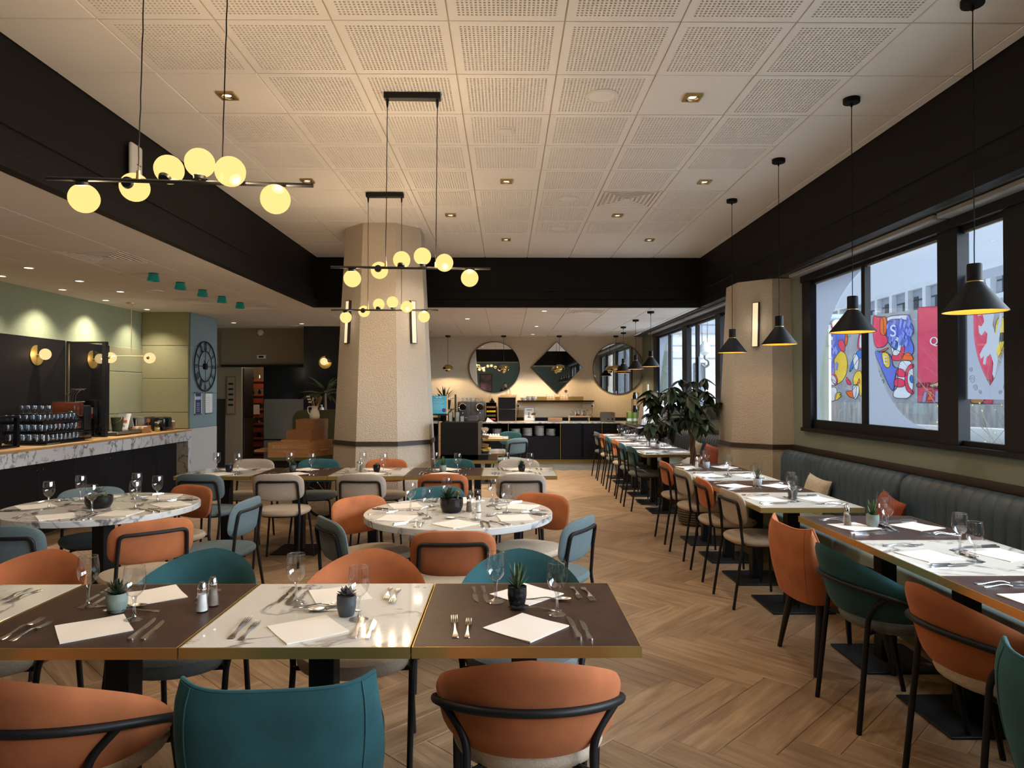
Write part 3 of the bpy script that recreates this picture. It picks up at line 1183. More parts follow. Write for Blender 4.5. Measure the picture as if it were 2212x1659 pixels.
def mk_speaker(label):
    t = thing('ceiling_speaker', label, 'speaker')
    MB().lathe([(.105, .001), (.105, -.006), (.088, -.011), (.085, -.006)], 32).build('rim', 'white_plastic', t)
    MB().lathe([(.0, -.010), (.06, -.009), (.086, -.007)], 32).build('grille', 'tile_white', t)
    return t


SPK = Kind(mk_speaker)
SPK.put((.62, 4.44, ZC), 0, 'large round white ceiling speaker near the motion sensor')
SPK.put((.62, 6.83, ZC), 0, 'round white ceiling speaker beside the square air vent')
SPK.put((.62, 8.07, ZC), 0, 'round cream ceiling speaker in the plain far tiles')
SPK.put((-4.2, 8.3, ZL), 0, 'round white speaker in the low ceiling over the bar')
ps = thing('motion_sensor', 'square white motion sensor in a perforated ceiling tile', 'sensor', (0.0, 5.03, ZC))
MB().rbox(-.062, .062, -.062, .062, -.008, .002, .003).build('frame', 'white_plastic', ps)
MB().rbox(-.045, .045, -.045, .045, -.016, -.008, .006).build('lens', 'white_card', ps)


def mk_vent(m):
    def f(label):
        t = thing('air_vent', label, 'vent')
        MB().add([(-.295, -.295, .022), (.295, -.295, .022), (.295, .295, .022), (-.295, .295, .022)], [(0, 1, 2, 3)]).build('duct', 'black_paint', t, smooth=False)
        for k in range(6):
            a, c = .295 - k * .047, .295 - k * .047 - (.030 if k == 0 else .020)
            b = MB()
            o_ = [(-a, -a), (a, -a), (a, a), (-a, a)]
            i_ = [(-c, -c), (c, -c), (c, c), (-c, c)]
            vs = [(x, y, 0.0) for x, y in o_] + [(x, y, .003) for x, y in i_] + [(x, y, .005) for x, y in o_] + [(x, y, .007) for x, y in i_]
            fs = []
            for q in range(4):
                n = (q + 1) % 4
                fs += [(q, q + 4, n + 4, n), (q + 8, n + 8, n + 12, q + 12), (q, n, n + 8, q + 8), (q + 4, q + 12, n + 12, n + 4)]
            b.add(vs, fs).build('louvre', m, t, smooth=False)
        MB().add([(-.03, -.03, .0), (.03, -.03, .0), (.03, .03, .0), (-.03, .03, .0), (0, 0, .012)], [(0, 3, 2, 1), (0, 1, 4), (1, 2, 4), (2, 3, 4), (3, 0, 4)]).build('centre', m, t, smooth=False)
        return t
    return f


VT = Kind(mk_vent('tile_white'))


def ccent(c):
    return GX + (c[0] + .5) * T, GY + (c[1] + .5) * T


for c, z, l in [(VENTC, ZC, 'square white air vent in the coffer ceiling'), (LV[0], ZL, 'square air vent in the low bar ceiling, nearest'),
                (LV[1], ZL, 'square air vent behind the teal ceiling lights'), (LV[2], ZL, 'square air vent by the green wall corner'),
                (LV[3], ZL, 'square air vent before the hall wall'), (BV[0], ZL, 'square air vent in the back room, nearer'), (BV[1], ZL, 'square air vent over the diamond mirror')]:
    x, y = ccent(c)
    VT.put((x, y, z), 0, l)
# teal lampshades close under the low ceiling
def mk_teal(label):
    t = thing('teal_ceiling_light', label, 'ceiling light')
    MB().lathe([(.0, .0), (.042, .0), (.045, -.008), (.062, -.078), (.060, -.078), (.043, -.010), (.0, -.006)], 28).build('shade', 'teal_lamp', t)
    MB().lathe([(.046, .001), (.046, -.008), (.0, -.008)], 28).build('cap', 'black_metal', t)
    MB().sphere((0, 0, -.045), .022, 12, 8).build('bulb', 'opal_soft', t)
    return t


TL = Kind(mk_teal)
for i, y in enumerate((7.08, 7.66, 8.22, 8.78, 9.38)):
    TL.put((-3.59, y, ZL), 0, 'teal glass cone ceiling light, %s of five from the camera' % ('first', 'second', 'third', 'fourth', 'fifth')[i])


# ---- opal globe chandeliers
GLOBES = [(-.376, .02, -.068, 180), (-.213, .076, -.004, 90), (-.065, .045, .060, 0), (.074, .0, .075, 0), (.222, -.075, .022, -75), (.379, -.035, -.066, 180)]


def mk_chand(label):
    t = thing('globe_chandelier', label, 'chandelier')
    MB().tube([(-.51, 0, 0), (.51, 0, 0)], .0085, 12).build('rod', 'black_metal', t)
    MB().rbox(-.18, .18, -.03, .03, 1.08, 1.12, .004, 1).build('canopy', 'black_metal', t)
    for s in (-1, 1):
        pts = [(s * .16 + random.uniform(-.0012, .0012), random.uniform(-.0012, .0012), 1.08 - i * .05) for i in range(22)] + [(s * .16, 0, .0)]
        c = MB().tube(pts, .0026, 6).build('cord', 'black_metal', t)
        MB().lathe([(.0, .035), (.006, .035), (.008, .0), (.0, .0)], 10, (s * .16, 0, .004)).build('clamp', 'brass', c)
        MB().lathe([(.0, 0), (.010, 0), (.007, -.04), (.003, -.055)], 10, (s * .16, 0, 1.08)).build('gland', 'black_metal', c)
    for x, y, z, a in GLOBES:
        d = Vector((0, y, z))
        ln = max(d.length, .02)
        d.normalize()
        g = MB().sphere((x, y, z), .0555, 24, 16).build('globe', 'opal_globe', t)
        c0 = Vector((x, 0, 0)) + d * (ln - .056)
        k = MB().tube([Vector((x, 0, 0)) + d * .004, c0 + d * .002], .006, 8)
        k.tube([c0 - d * .006, c0 + d * .006, c0 + d * .010], [.021, .024, .012], 16)
        k.build('socket', 'black_metal', g)
        point_light('globe_light', (x, y, z), GLOBE_W, WARM2, 0.01, t)
    return t


CH = Kind(mk_chand)
CH.put((-1.25, 2.66, 2.325), 0, 'globe chandelier hanging nearest, over the bar side', rot=(0, radians(1.4), 0))
CH.put((-.606, 4.42, 2.31), 0, 'globe chandelier hanging over the round table in mid room', rot=(0, radians(.5), 0))
CH.put((-1.155, 6.62, 2.30), 0, 'globe chandelier hanging farthest, before the round column')


# ---- black cone pendants
def mk_cone(H):
    def f(label):
        t = thing('cone_pendant', label, 'pendant lamp')
        MB().lathe([(.0, .235), (.030, .235), (.033, .230), (.033, .150), (.030, .147), (.0, .147)], 28).build('socket', 'lamp_black', t)
        MB().lathe([(.034, .151), (.036, .149), (.036, .146), (.0, .146)], 28).build('collar', 'brass', t)
        MB().lathe([(.034, .146), (.139, .006), (.140, .0), (.138, .002), (.033, .143)], 40).build('shade', 'lamp_black', t, ang=60)
        MB().lathe([(.1372, .0025), (.031, .139), (.0, .139)], 40).build('shade_lining', 'lamp_inside', t, ang=60, label='golden lining of the shade')
        MB().sphere((0, 0, .085), .024, 14, 10).build('bulb', 'opal_soft', t)
        pts = [(random.uniform(-.0012, .0012), random.uniform(-.0012, .0012), .235 + (H - .235) * i / 16) for i in range(17)]
        MB().tube(pts, .0028, 6).build('cord', 'lamp_black', t)
        MB().lathe([(.0, H - .055), (.006, H - .055), (.008, H - .03), (.05, H - .03), (.052, H - .026), (.052, H), (.0, H)], 28).build('canopy', 'lamp_black', t)
        point_light('bulb_light', (0, 0, .05), 3.0, (1.0, .62, .26), .01, t)
        return t
    return f


CP = Kind(mk_cone(ZC - 1.905))
for i, (x, y) in enumerate(((2.275, 3.33), (2.255, 4.47), (2.245, 5.65), (2.25, 6.84))):
    CP.put((x, y, 1.905), 0, 'black cone pendant by the near windows, %s from the camera' % ('first', 'second', 'third', 'fourth')[i])
CP.put((2.26, 2.13, 1.905), 0, 'black cone pendant beside the camera, outside the picture')
CP2 = Kind(mk_cone(ZL - 1.895))
for i, (x, y) in enumerate(((2.18, 10.36), (2.18, 11.56), (2.185, 12.8), (2.40, 14.05))):
    CP2.put((x, y, 1.895), 0, 'black cone pendant over the far window row, %s from the camera' % ('first', 'second', 'third', 'fourth')[i])


# ---- brass mushroom pendants in front of the back wall
def mk_brass(label):
    H = ZL - 1.925
    t = thing('brass_pendant', label, 'pendant lamp')
    up = [(.118 * cos(radians(a)), .075 + .105 * sin(radians(a))) for a in range(0, 88, 8)]
    MB().lathe(up + [(.012, .18), (.0, .18)], 32).build('dome', 'brass_shiny', t, ang=60)
    low = [(.058 * cos(radians(a)), .068 + .06 * sin(radians(a))) for a in range(0, -91, -10)]
    MB().lathe([(.05, .095)] + low[:-1] + [(.0, .008)], 28).build('lower_bowl', 'brass_shiny', t, ang=60)
    MB().lathe([(.0, .085), (.10, .085), (.10, .08), (.06, .078)], 28).build('lamp', 'opal_soft', t)
    MB().tube([(0, 0, .18), (0, 0, H - .03)], .0035, 6).build('cord', 'black_metal', t)
    MB().lathe([(.0, H - .045), (.05, H - .035), (.055, H - .03), (.055, H), (.0, H)], 24).build('canopy', 'black_metal', t)
    spot_light('brass_lamp_light', (0, 0, .002), 26, WARM2, 165, .3, .03, parent=t)
    return t


BP = Kind(mk_brass)
for i, x in enumerate((-1.236, -.04, 1.156, 2.372)):
    BP.put((x, 14.85, 1.925), 0, 'brass mushroom pendant ' + ('over the coffee machine', 'before the round mirror above the drinks corner', 'before the diamond mirror', 'before the round mirror by the windows')[i])


# ---- half-moon brass sconces
def mk_sconce(label):
    """plate lies in the xz plane, faces -y"""
    t = thing('half_moon_sconce', label, 'wall lamp')
    pts = [(.118 * cos(radians(a)), .118 * sin(radians(a))) for a in range(90, 361, 10)]
    MB().prism([(0, 0)] + pts, 0, .008, tf=lambda x, z, y: (x, -y, z)).build('plate', 'brass', t, smooth=False)
    MB().tube([(0, 0, 0), (0, -.05, 0)], .012, 10).build('arm', 'brass', t)
    MB().sphere((0, -.10, .012), (.066, .060, .066), 24, 14).build('globe', 'opal_soft', t)
    point_light('sconce_light', (0, -.10, .012), 3.0, WARM2, .01, t)
    return t


SN = Kind(mk_sconce)
SN.put((-3.32, 12.775, 2.06), 0, 'brass half-moon wall lamp on the dark wall beside the column')
SN.put((-5.475, 8.13, 1.945), radians(90), 'brass half-moon wall lamp on the black bar wall, nearer the room')
SN.put((-5.475, 9.22, 1.945), radians(90), 'brass half-moon wall lamp behind the glass bar partition')

# two-globe brass fixture over the far end of the bar
t = thing('two_globe_fixture', 'pale brass two-globe hanging lamp over the far end of the bar', 'pendant lamp', (-5.06, 9.4, 1.98))
MB().tube([(0, 0, .02), (0, 0, ZL - 1.98 - .02)], .006, 8).build('stem', 'gold_pale', t)
MB().tube([(-.235, 0, .02), (.235, 0, .02)], .006, 8).build('arm', 'gold_pale', t)
MB().lathe([(.0, .725), (.06, .725), (.06, .745), (.0, .745)], 24).build('canopy', 'gold_pale', t)
for s in (-1, 1):
    g = MB().sphere((s * .24, -.04, -.005), .073, 24, 14).build('globe', 'opal_soft', t)
    MB().sphere((s * .24, -.112, -.005), .022, 12, 8).build('cap', 'brass_shiny', g)
    point_light('globe_light', (s * .24, -.04, -.005), 5.0, WARM, .01, t)
t.rotation_euler = (0, 0, radians(12))
# wall unit on the bar side fascia
t = thing('wireless_unit', 'white rounded box on the black fascia behind the near chandelier', 'router', (XL + .002, 4.98, 3.06))
MB().rbox(0.012, .045, -.075, .075, 0, .235, .018, 3).build('body', 'white_plastic', t)
MB().rbox(0, .02, -.03, .03, .03, .16, .004, 1).build('bracket', 'black_metal', t)
MB().box(.045, .0462, -.01, .05, .085, .094).box(.045, .0462, .0, .035, .062, .067).build('mark', 'machine_grey', t, smooth=False)


# ---- mirrors on the back wall
def mirror(label, x, z, outline, tilt=0.0, name='wall_mirror'):
    t = thing(name, label, 'mirror', (x, 15.292, z))
    t.rotation_euler = (radians(tilt), 0, 0)
    tf = lambda a, c, y: (a, -y, c)
    MB().prism(outline(1.0), .004, .022, tf).build('glass', 'mirror', t, smooth=False)
    o, i = outline(1.016), outline(1.0)
    n = len(o)
    b = MB()
    vs = [(x_, -.0, z_) for x_, z_ in o] + [(x_, -.026, z_) for x_, z_ in o] + [(x_, -.026, z_) for x_, z_ in i] + [(x_, -.0, z_) for x_, z_ in i]
    fs = []
    for k in range(n):
        j = (k + 1) % n
        fs += [(k, j, n + j, n + k), (n + k, n + j, 2 * n + j, 2 * n + k), (2 * n + k, 2 * n + j, 3 * n + j, 3 * n + k)]
    b.add(vs, fs).build('frame', 'black_metal', t, smooth=False)


def circ(r, n=72):
    return lambda s: [(r * s * cos(2 * pi * i / n), r * s * sin(2 * pi * i / n)) for i in range(n)]


mirror('round black-rimmed mirror above the drinks corner', -.245, 2.06, circ(.552), .3)
mirror('diamond-shaped mirror in the middle of the back wall', 1.13, 2.055, lambda s: [(.56 * s, 0), (0, .56 * s), (-.56 * s, 0), (0, -.56 * s)])
mirror('round black-rimmed mirror beside the far windows', 2.49, 2.03, circ(.555))
# pictures on the wall behind the camera, seen in the round mirror
for x, z, m, l in ((.95, 2.05, 'print_grey', 'framed brown city print on the wall behind the camera'), (-.95, 1.75, 'print_pink', 'framed pink sunset print on the wall behind the camera')):
    t = thing('framed_print', l, 'picture', (x, -3.098, z))
    f = MB()
    f.box(-.30, .30, 0, .02, .40, .43).box(-.30, .30, 0, .02, -.43, -.40).box(-.30, -.27, 0, .02, -.4, .4).box(.27, .30, 0, .02, -.4, .4)
    f.build('frame', 'black_wood', t, smooth=False)
    MB().box(-.27, .27, 0.002, .01, -.40, .40).build('print', m, t, smooth=False)

# ================================================================== CHAIRS
def cushion_mb(a, b, z0, z1, n=2.6, k=36, cy=0.0, squash=None):
    """pillow-like seat of superellipse plan"""
    h = z1 - z0
    prof = [(.90, 0), (.965, .12 * h), (1.0, .38 * h), (.995, .6 * h), (.95, .83 * h), (.80, .96 * h), (.5, 1.0 * h)]
    pl = superell(a, b, n, k)
    vs, fs = [], []
    for s, z in prof:
        vs += [(x * s, cy + y * s, z0 + z) for x, y in pl]
    for r in range(len(prof) - 1):
        for i in range(k):
            j = (i + 1) % k
            fs.append((r * k + i, r * k + j, (r + 1) * k + j, (r + 1) * k + i))
    o = len(vs)
    vs += [(0, cy, z0), (0, cy, z1 * 1.0)]
    for i in range(k):
        j = (i + 1) % k
        fs.append((j, i, o))
        fs.append(((len(prof) - 1) * k + i, (len(prof) - 1) * k + j, o + 1))
    return MB().add(vs, fs)


def back_y(x, z, y0, curve=.62, lean=.16, zc=.69):
    return y0 + curve * x * x - lean * (z - zc)


def bistro_back():
    """rounded-rectangle backrest, dished about the vertical, leaning back"""
    k = 44
    out = superell(.222, .121, 3.6, k)
    rings = [(.0, .018), (.55, .018), (.86, .017), (.965, .010), (1.0, 0.0), (.965, -.010), (.86, -.016), (.55, -.017), (.0, -.017)]
    vs, fs, idx = [], [], []
    for s, d in rings:
        if s == 0:
            idx.append([len(vs)])
            vs.append((0, back_y(0, .69, -.205) + d, .69))
        else:
            st = len(vs)
            idx.append(list(range(st, st + k)))
            for x, z in out:
                vs.append((x * s, back_y(x * s, .69 + z * s, -.205) + d, .69 + z * s))
    for a, b in zip(idx, idx[1:]):
        for i in range(k):
            j = (i + 1) % k
            if len(a) == 1:
                fs.append((a[0], b[i], b[j]))
            elif len(b) == 1:
                fs.append((a[i], b[0], a[j]))
            else:
                fs.append((a[i], b[i], b[j], a[j]))
    return MB().add(vs, fs)


BISTRO_ME = {}


def mk_bistro(backm, seatm):
    def f(label):
        t = thing('bistro_chair', label, 'chair')
        if not BISTRO_ME:
            B = BISTRO_ME
            B['fl'] = []
            for s in (-1, 1):
                B['fl'].append(MB().tube(bez([(s * .12, .155, .435), (s * .175, .165, .43), (s * .215, .205, 0)], r=.03), .0095, 8).mesh('leg', 'black_metal'))
            B['rl'] = [MB().tube(bez([(s * .19, -.255, 0), (s * .185, -.185, .455), (s * .183, -.190, .50)], r=.05), .0105, 8).mesh('leg', 'black_metal') for s in (-1, 1)]
            zt = .742
            u = [(-.183, -.19, .50), (-.178, back_y(.178, .62, -.205) - .026, .62), (-.172, back_y(.172, zt, -.205) - .026, zt)]
            mid = [(x, back_y(x, zt, -.205) - .026, zt) for x in (-.1, -.05, 0, .05, .1)]
            u2 = [(-p[0], p[1], p[2]) for p in u[::-1]]
            B['bf'] = MB().tube(bez(u + mid + u2, r=.045), .0105, 8).mesh('back_frame', 'black_metal')
            B['sf'] = MB().tube([(x, y, .432) for x, y in superell(.185, .185, 2.6, 32)], .008, 6, closed=True).mesh('seat_frame', 'black_metal')
            st = MB()
            for s in (-1, 1):
                st.tube([(s * .184, -.186, .447), (s * .14, -.13, .436)], .008, 6)
            B['st'] = st.mesh('stretcher', 'black_metal')
            B['seat'] = cushion_mb(.225, .225, .436, .492).mesh('seat', None)
            B['back'] = bistro_back().mesh('backrest', None)
        B = BISTRO_ME
        s_ = B['seat'].copy(); s_.materials.append(MATS[seatm])
        link('seat', s_, t)
        b_ = B['back'].copy(); b_.materials.append(MATS[backm])
        link('backrest', b_, t)
        link('back_frame', B['bf'], t)
        link('seat_frame', B['sf'], t)
        link('stretcher', B['st'], t)
        for m in B['fl'] + B['rl']:
            link('leg', m, t)
        return t
    return f


def arm_prof(q, big=108.0):
    """q in -1..1 along the wrapped shell; returns angle, zbot, ztop"""
    a = abs(q)
    zt = .805 - .250 * a ** 1.65
    zb = .500 + .02 * a ** 2
    e = (1 - a ** 9) ** .5 if a < 1 else 0
    zm = .5 * (zt + zb) - .02 * a
    hh = .5 * (zt - zb) * max(e, .02)
    return radians(q * big), zm - hh, zm + hh


def shell_mb(nu=45, nv=13, thick=.032):
    def pt(q, v, side):
        ph, zb, zt = arm_prof(q)
        z = zb + (zt - zb) * v
        tk = thick * (1 - (2 * v - 1) ** 6) * min(1, (1 - abs(q)) * 14 + .15)
        rx = .248 + .066 * (z - .5) / .3 + side * tk / 2
        ry = .255 + .085 * (z - .5) / .3 + side * tk / 2
        return (rx * sin(ph), -ry * cos(ph), z)
    vs, fs = [], []
    N = 2 * nv - 2
    for i in range(nu):
        q = -1 + 2 * i / (nu - 1)
        for j in range(nv):
            vs.append(pt(q, j / (nv - 1), 1))
        for j in range(nv - 2, 0, -1):
            vs.append(pt(q, j / (nv - 1), -1))
    for i in range(nu - 1):
        for j in range(N):
            k = (j + 1) % N
            fs.append((i * N + j, (i + 1) * N + j, (i + 1) * N + k, i * N + k))
    fs.append(tuple(range(N)))
    fs.append(tuple((nu - 1) * N + j for j in range(N - 1, -1, -1)))
    return MB().add(vs, fs)


def ring_pt(q, z, off=.026, big=100):
    ph = radians(q * big)
    rx = .248 + .066 * (z - .5) / .3 + off
    ry = .255 + .085 * (z - .5) / .3 + off
    return Vector((rx * sin(ph), -ry * cos(ph), z))


ARM_ME = {}


def mk_armchair(backm, seatm):
    def f(label):
        t = thing('ring_back_armchair', label, 'chair')
        if not ARM_ME:
            A = ARM_ME
            A['ring'] = MB().tube([ring_pt(q / 24, .655 - .115 * (abs(q) / 24) ** 2) for q in range(-24, 25)], .0125, 10).mesh('back_ring', 'black_metal')
            A['legs'] = []
            for s in (-1, 1):
                p = ring_pt(s * .56, .619, .026)
                A['legs'].append(MB().tube(bez([p, (s * .178, -.215, .535), (s * .19, -.27, 0)], r=.06), .012, 10).mesh('leg', 'black_metal'))
                p = ring_pt(s * .97, .547, .024)
                A['legs'].append(MB().tube(bez([p, (s * .232, .10, .47), (s * .235, .20, 0)], r=.06), .012, 10).mesh('leg', 'black_metal'))
            A['st'] = []
            for s in (-1, 1):
                A['st'].append(MB().tube([(s * .182, -.225, .44), (s * .12, -.15, .432)], .010, 8).tube([(s * .232, .115, .44), (s * .16, .10, .432)], .010, 8).mesh('stretcher', 'black_metal'))
            A['seat'] = cushion_mb(.235, .235, .432, .498, 2.2, 40, .01).mesh('seat', None)
            A['shell'] = shell_mb().mesh('backrest', None, ang=70)
        A = ARM_ME
        s_ = A['seat'].copy(); s_.materials.append(MATS[seatm]); link('seat', s_, t)
        b_ = A['shell'].copy(); b_.materials.append(MATS[backm]); link('backrest', b_, t)
        link('back_ring', A['ring'], t)
        for m in A['legs']:
            link('leg', m, t)
        for m in A['st']:
            link('stretcher', m, t)
        return t
    return f


def tub_path(q, grow):
    """U-shaped plan, q -1..1 from the left front round the back to the right front"""
    a, b = .235 + grow, .235 + grow
    th = radians(-90) + q * radians(128)
    c, s_ = cos(th), sin(th)
    n = 3.4
    a *= 1 - .30 * max(0, abs(q) - .36) / .64
    return Vector((a * math.copysign(abs(c) ** (2 / n), c), b * math.copysign(abs(s_) ** (2 / n), s_), 0))


def tub_top(q):
    a = abs(q)
    z = .765 + .022 * min(1, a / .36) ** 3
    if a > .38:
        z -= .275 * ((a - .38) / .62) ** .5
    return z


def tub_mb(nu=57, nv=10):
    vs, fs = [], []
    N = 2 * nv
    for i in range(nu):
        q = -1 + 2 * i / (nu - 1)
        zt = tub_top(q)
        end = min(1, (1 - abs(q)) * 12)
        for side in (1, -1):
            for jj in range(nv):
                j = jj if side > 0 else nv - 1 - jj
                v = j / (nv - 1)
                zb = .37 + .02 * abs(q)
                z = zb + (zt - zb) * v
                tk = (.027 * (1 - v ** 8 * .75)) * (0.35 + .65 * sqrt(max(0, end)))
                p = tub_path(q, .055 * ((z - .37) / .4) + .015 * sin(pi * v) + side * tk)
                vs.append((p.x, p.y, z))
    for i in range(nu - 1):
        for j in range(N):
            k = (j + 1) % N
            fs.append((i * N + j, (i + 1) * N + j, (i + 1) * N + k, i * N + k))
    fs.append(tuple(range(N)))
    fs.append(tuple((nu - 1) * N + j for j in range(N - 1, -1, -1)))
    return MB().add(vs, fs)


TUB_ME = {}


def mk_tub(backm, seatm):
    def f(label):
        t = thing('tub_armchair', label, 'chair')
        if not TUB_ME:
            U = TUB_ME
            U['shell'] = tub_mb().mesh('backrest', None, ang=60)
            pp = []
            for i in range(57):
                q = -1 + 2 * i / 56
                p = tub_path(q, .055 * ((tub_top(q) - .37) / .4))
                pp.append((p.x, p.y, tub_top(q) + .002))
            U['pipe'] = MB().tube(pp, .0065, 8).mesh('piping', None)
            U['seams'] = []
            for q in (-.27, .27):
                ps_ = []
                for v in range(11):
                    z = .385 + (tub_top(q) - .385) * v / 10
                    p = tub_path(q, .055 * ((z - .37) / .4) + .015 * sin(pi * v / 10) + .0272 * (1 - (v / 10) ** 8 * .75))
                    ps_.append((p.x, p.y, z))
                U['seams'].append(MB().tube(ps_, .0022, 5).mesh('seam', None))
            U['seat'] = cushion_mb(.20, .225, .40, .485, 3.2, 40, .02).mesh('seat', None)
            U['under'] = MB().prism(superell(.205, .215, 3.2, 36), .352, .40).mesh('seat_base', None)
            U['legs'] = []
            for sx in (-1, 1):
                for sy in (-1, 1):
                    U['legs'].append(MB().tube([(sx * .17, sy * .16, .37), (sx * .225, sy * .215, 0)], [.022, .013], 12).mesh('leg', 'black_wood'))
        U = TUB_ME

        def cp(k, nm, m):
            me = U[k].copy() if isinstance(k, str) else k.copy()
            me.materials.clear()
            me.materials.append(MATS[m])
            return link(nm, me, t)
        cp('shell', 'backrest', backm)
        cp('pipe', 'piping', backm)
        for s_ in U['seams']:
            cp(s_, 'seam', backm)
        cp('seat', 'seat', seatm)
        cp('under', 'seat_base', backm)
        for m in U['legs']:
            link('leg', m, t)
        return t
    return f


BI = dict(orange=Kind(mk_bistro('velvet_orange', 'fabric_beige')), cream=Kind(mk_bistro('fabric_cream', 'fabric_beige')),
          teal=Kind(mk_bistro('velvet_teal', 'fabric_grey')), grey=Kind(mk_bistro('fabric_greyblue', 'fabric_greyblue')))
AR = dict(orange=Kind(mk_armchair('velvet_orange', 'fabric_beige')), teal=Kind(mk_armchair('velvet_teal', 'fabric_grey')))
TB = dict(orange=Kind(mk_tub('velvet_orange', 'velvet_orange')), teal=Kind(mk_tub('velvet_teal', 'velvet_teal')))
CN = dict(orange='orange velvet', cream='cream fabric', teal='dark teal velvet', grey='grey-blue fabric')


def R(d):
    return radians(d)


# ================================================================== TABLES
def mk_sqtable(kind):
    topm = 'marble_top' if kind == 'marble' else 'stone_brown'

    def f(label):
        t = thing('square_table', label, 'table')
        h = .3475
        MB().rbox(-h + .004, h - .004, -h + .004, h - .004, .716, .75, .0012, 1).build('tabletop', topm, t, smooth=False)
        for s, sx in ((1, 1), (-1, 1), (1, 0), (-1, 0)):
            b = MB()
            if sx:
                b.box(min(s * h, s * (h - .0035)), max(s * h, s * (h - .0035)), -h, h, .715, .7495)
            else:
                b.box(-h + .0035, h - .0035, min(s * h, s * (h - .0035)), max(s * h, s * (h - .0035)), .715, .7495)
            b.build('brass_edge', 'brass', t, smooth=False)
        MB().rbox(-.044, .044, -.044, .044, .012, .716, .004, 1).build('pedestal', 'black_metal', t, smooth=False)
        MB().rbox(-.215, .215, -.215, .215, 0.0, .012, .003, 1).build('base_plate', 'black_metal', t, smooth=False)
        MB().box(-.2, .2, -.2, .2, .704, .716).build('underframe', 'black_metal', t, smooth=False)
        return t
    return f


SQT = dict(marble=Kind(mk_sqtable('marble')), brown=Kind(mk_sqtable('brown')))


def mk_round(label):
    t = thing('round_table', label, 'table')
    r = .6
    MB().lathe([(.0, .75), (r - .003, .75)], 72).build('tabletop', 'marble_top', t)
    MB().lathe([(r - .003, .75), (r, .747), (r, .713), (r - .004, .710), (.0, .710)], 72).build('edge_band', 'marble_edge', t)
    MB().rbox(-.05, .05, -.05, .05, .015, .71, .005, 1).build('pedestal', 'black_metal', t, smooth=False)
    MB().lathe([(.0, .016), (.30, .014), (.305, .008), (.305, 0), (.0, 0)], 48).build('base_plate', 'black_metal', t)
    return t


RT = Kind(mk_round)


# ================================================================== TABLEWARE
def mk_glass(label):
    t = thing('wine_glass', label, 'glass')
    MB().lathe([(.0, .0005), (.030, .0005), (.0325, .0015), (.0325, .003), (.022, .006), (.009, .011), (.0, .012)], 24).build('foot', 'stem_glass', t, ang=60)
    MB().lathe([(.0, .0108), (.0085, .012), (.0058, .022), (.0050, .045), (.0056, .066), (.0090, .078), (.0, .080)], 16).build('stem', 'stem_glass', t, ang=60)
    prof = [(.006, .0785), (.018, .085), (.028, .097), (.034, .113), (.0362, .130), (.0352, .150), (.0325, .170), (.0312, .180)]
    bw = MB().lathe(prof, 28).build('bowl', 'bowl_glass', t, ang=80)
    MB().tube([(.0312 * cos(2 * pi * i / 32), .0312 * sin(2 * pi * i / 32), .180) for i in range(32)], .0009, 6, closed=True).build('rim', 'stem_glass', bw)
    return t


GL = Kind(mk_glass)


def ribbon(stations, thick=.0022):
    """stations: (y, halfwidth, z)"""
    vs, fs = [], []
    for y, w, z in stations:
        vs += [(-w, y, z), (w, y, z), (w * .8, y, z + thick), (-w * .8, y, z + thick)]
    n = len(stations)
    for i in range(n - 1):
        for a in range(4):
            b = (a + 1) % 4
            fs.append((i * 4 + a, i * 4 + b, (i + 1) * 4 + b, (i + 1) * 4 + a))
    fs += [(0, 3, 2, 1), tuple((n - 1) * 4 + k for k in (0, 1, 2, 3))]
    return MB().add(vs, fs)


HANDLE = [(-.100, .006, .0012), (-.098, .0105, .001), (-.085, .0115, .001), (-.065, .008, .0025), (-.045, .0045, .005), (-.02, .0035, .009), (.0, .0038, .011), (.015, .0048, .010)]


def mk_fork(sc, tines, nm):
    def f(label):
        t = thing(nm, label, 'fork')
        k = Matrix.Scale(sc, 4)
        ribbon(HANDLE + [(.025, .0085, .007), (.036, .0118, .0045)], .0022).xf(k).build('handle', 'cutlery_steel', t)
        b = MB()
        w = .0235 / (tines + (tines - 1) * .62)
        for i in range(tines):
            x = -.01175 + w / 2 + i * w * 1.62
            st = [(.035, w / 2, .0045), (.060, w / 2 * .95, .003), (.085, w / 2 * .8, .0045), (.098, w / 2 * .35, .0075)]
            r = ribbon(st, .0020)
            r.v = [(p[0] + x, p[1], p[2]) for p in r.v]
            b.add(r.v, r.f)
        b.xf(k).build('tines', 'cutlery_steel', t)
        return t
    return f


def mk_knife(sc, wide, nm):
    def f(label):
        t = thing(nm, label, 'knife')
        k = Matrix.Scale(sc, 4)
        ribbon([(-.108, .005, .0005), (-.105, .0095, .0005), (-.09, .0105, .0005), (-.06, .0075, .0005), (-.03, .0058, .0005), (-.012, .0062, .0005)], .0065).xf(k).build('handle', 'cutlery_steel', t)
        vs, fs = [], []
        for y, a, c in [(-.012, -.005, .006), (.0, -.008, .009 * wide), (.04, -.008, .010 * wide), (.075, -.0078, .009 * wide), (.098, -.007, .004), (.110, -.0055, -.004)]:
            vs += [(a, y, .0008), (c, y, .0012), (c, y, .0022), (a, y, .0026)]
        for i in range(5):
            for q in range(4):
                w = (q + 1) % 4
                fs.append((i * 4 + q, i * 4 + w, (i + 1) * 4 + w, (i + 1) * 4 + q))
        fs += [(0, 3, 2, 1), (20, 21, 22, 23)]
        MB().add(vs, fs).xf(k).build('blade', 'cutlery_steel', t)
        return t
    return f


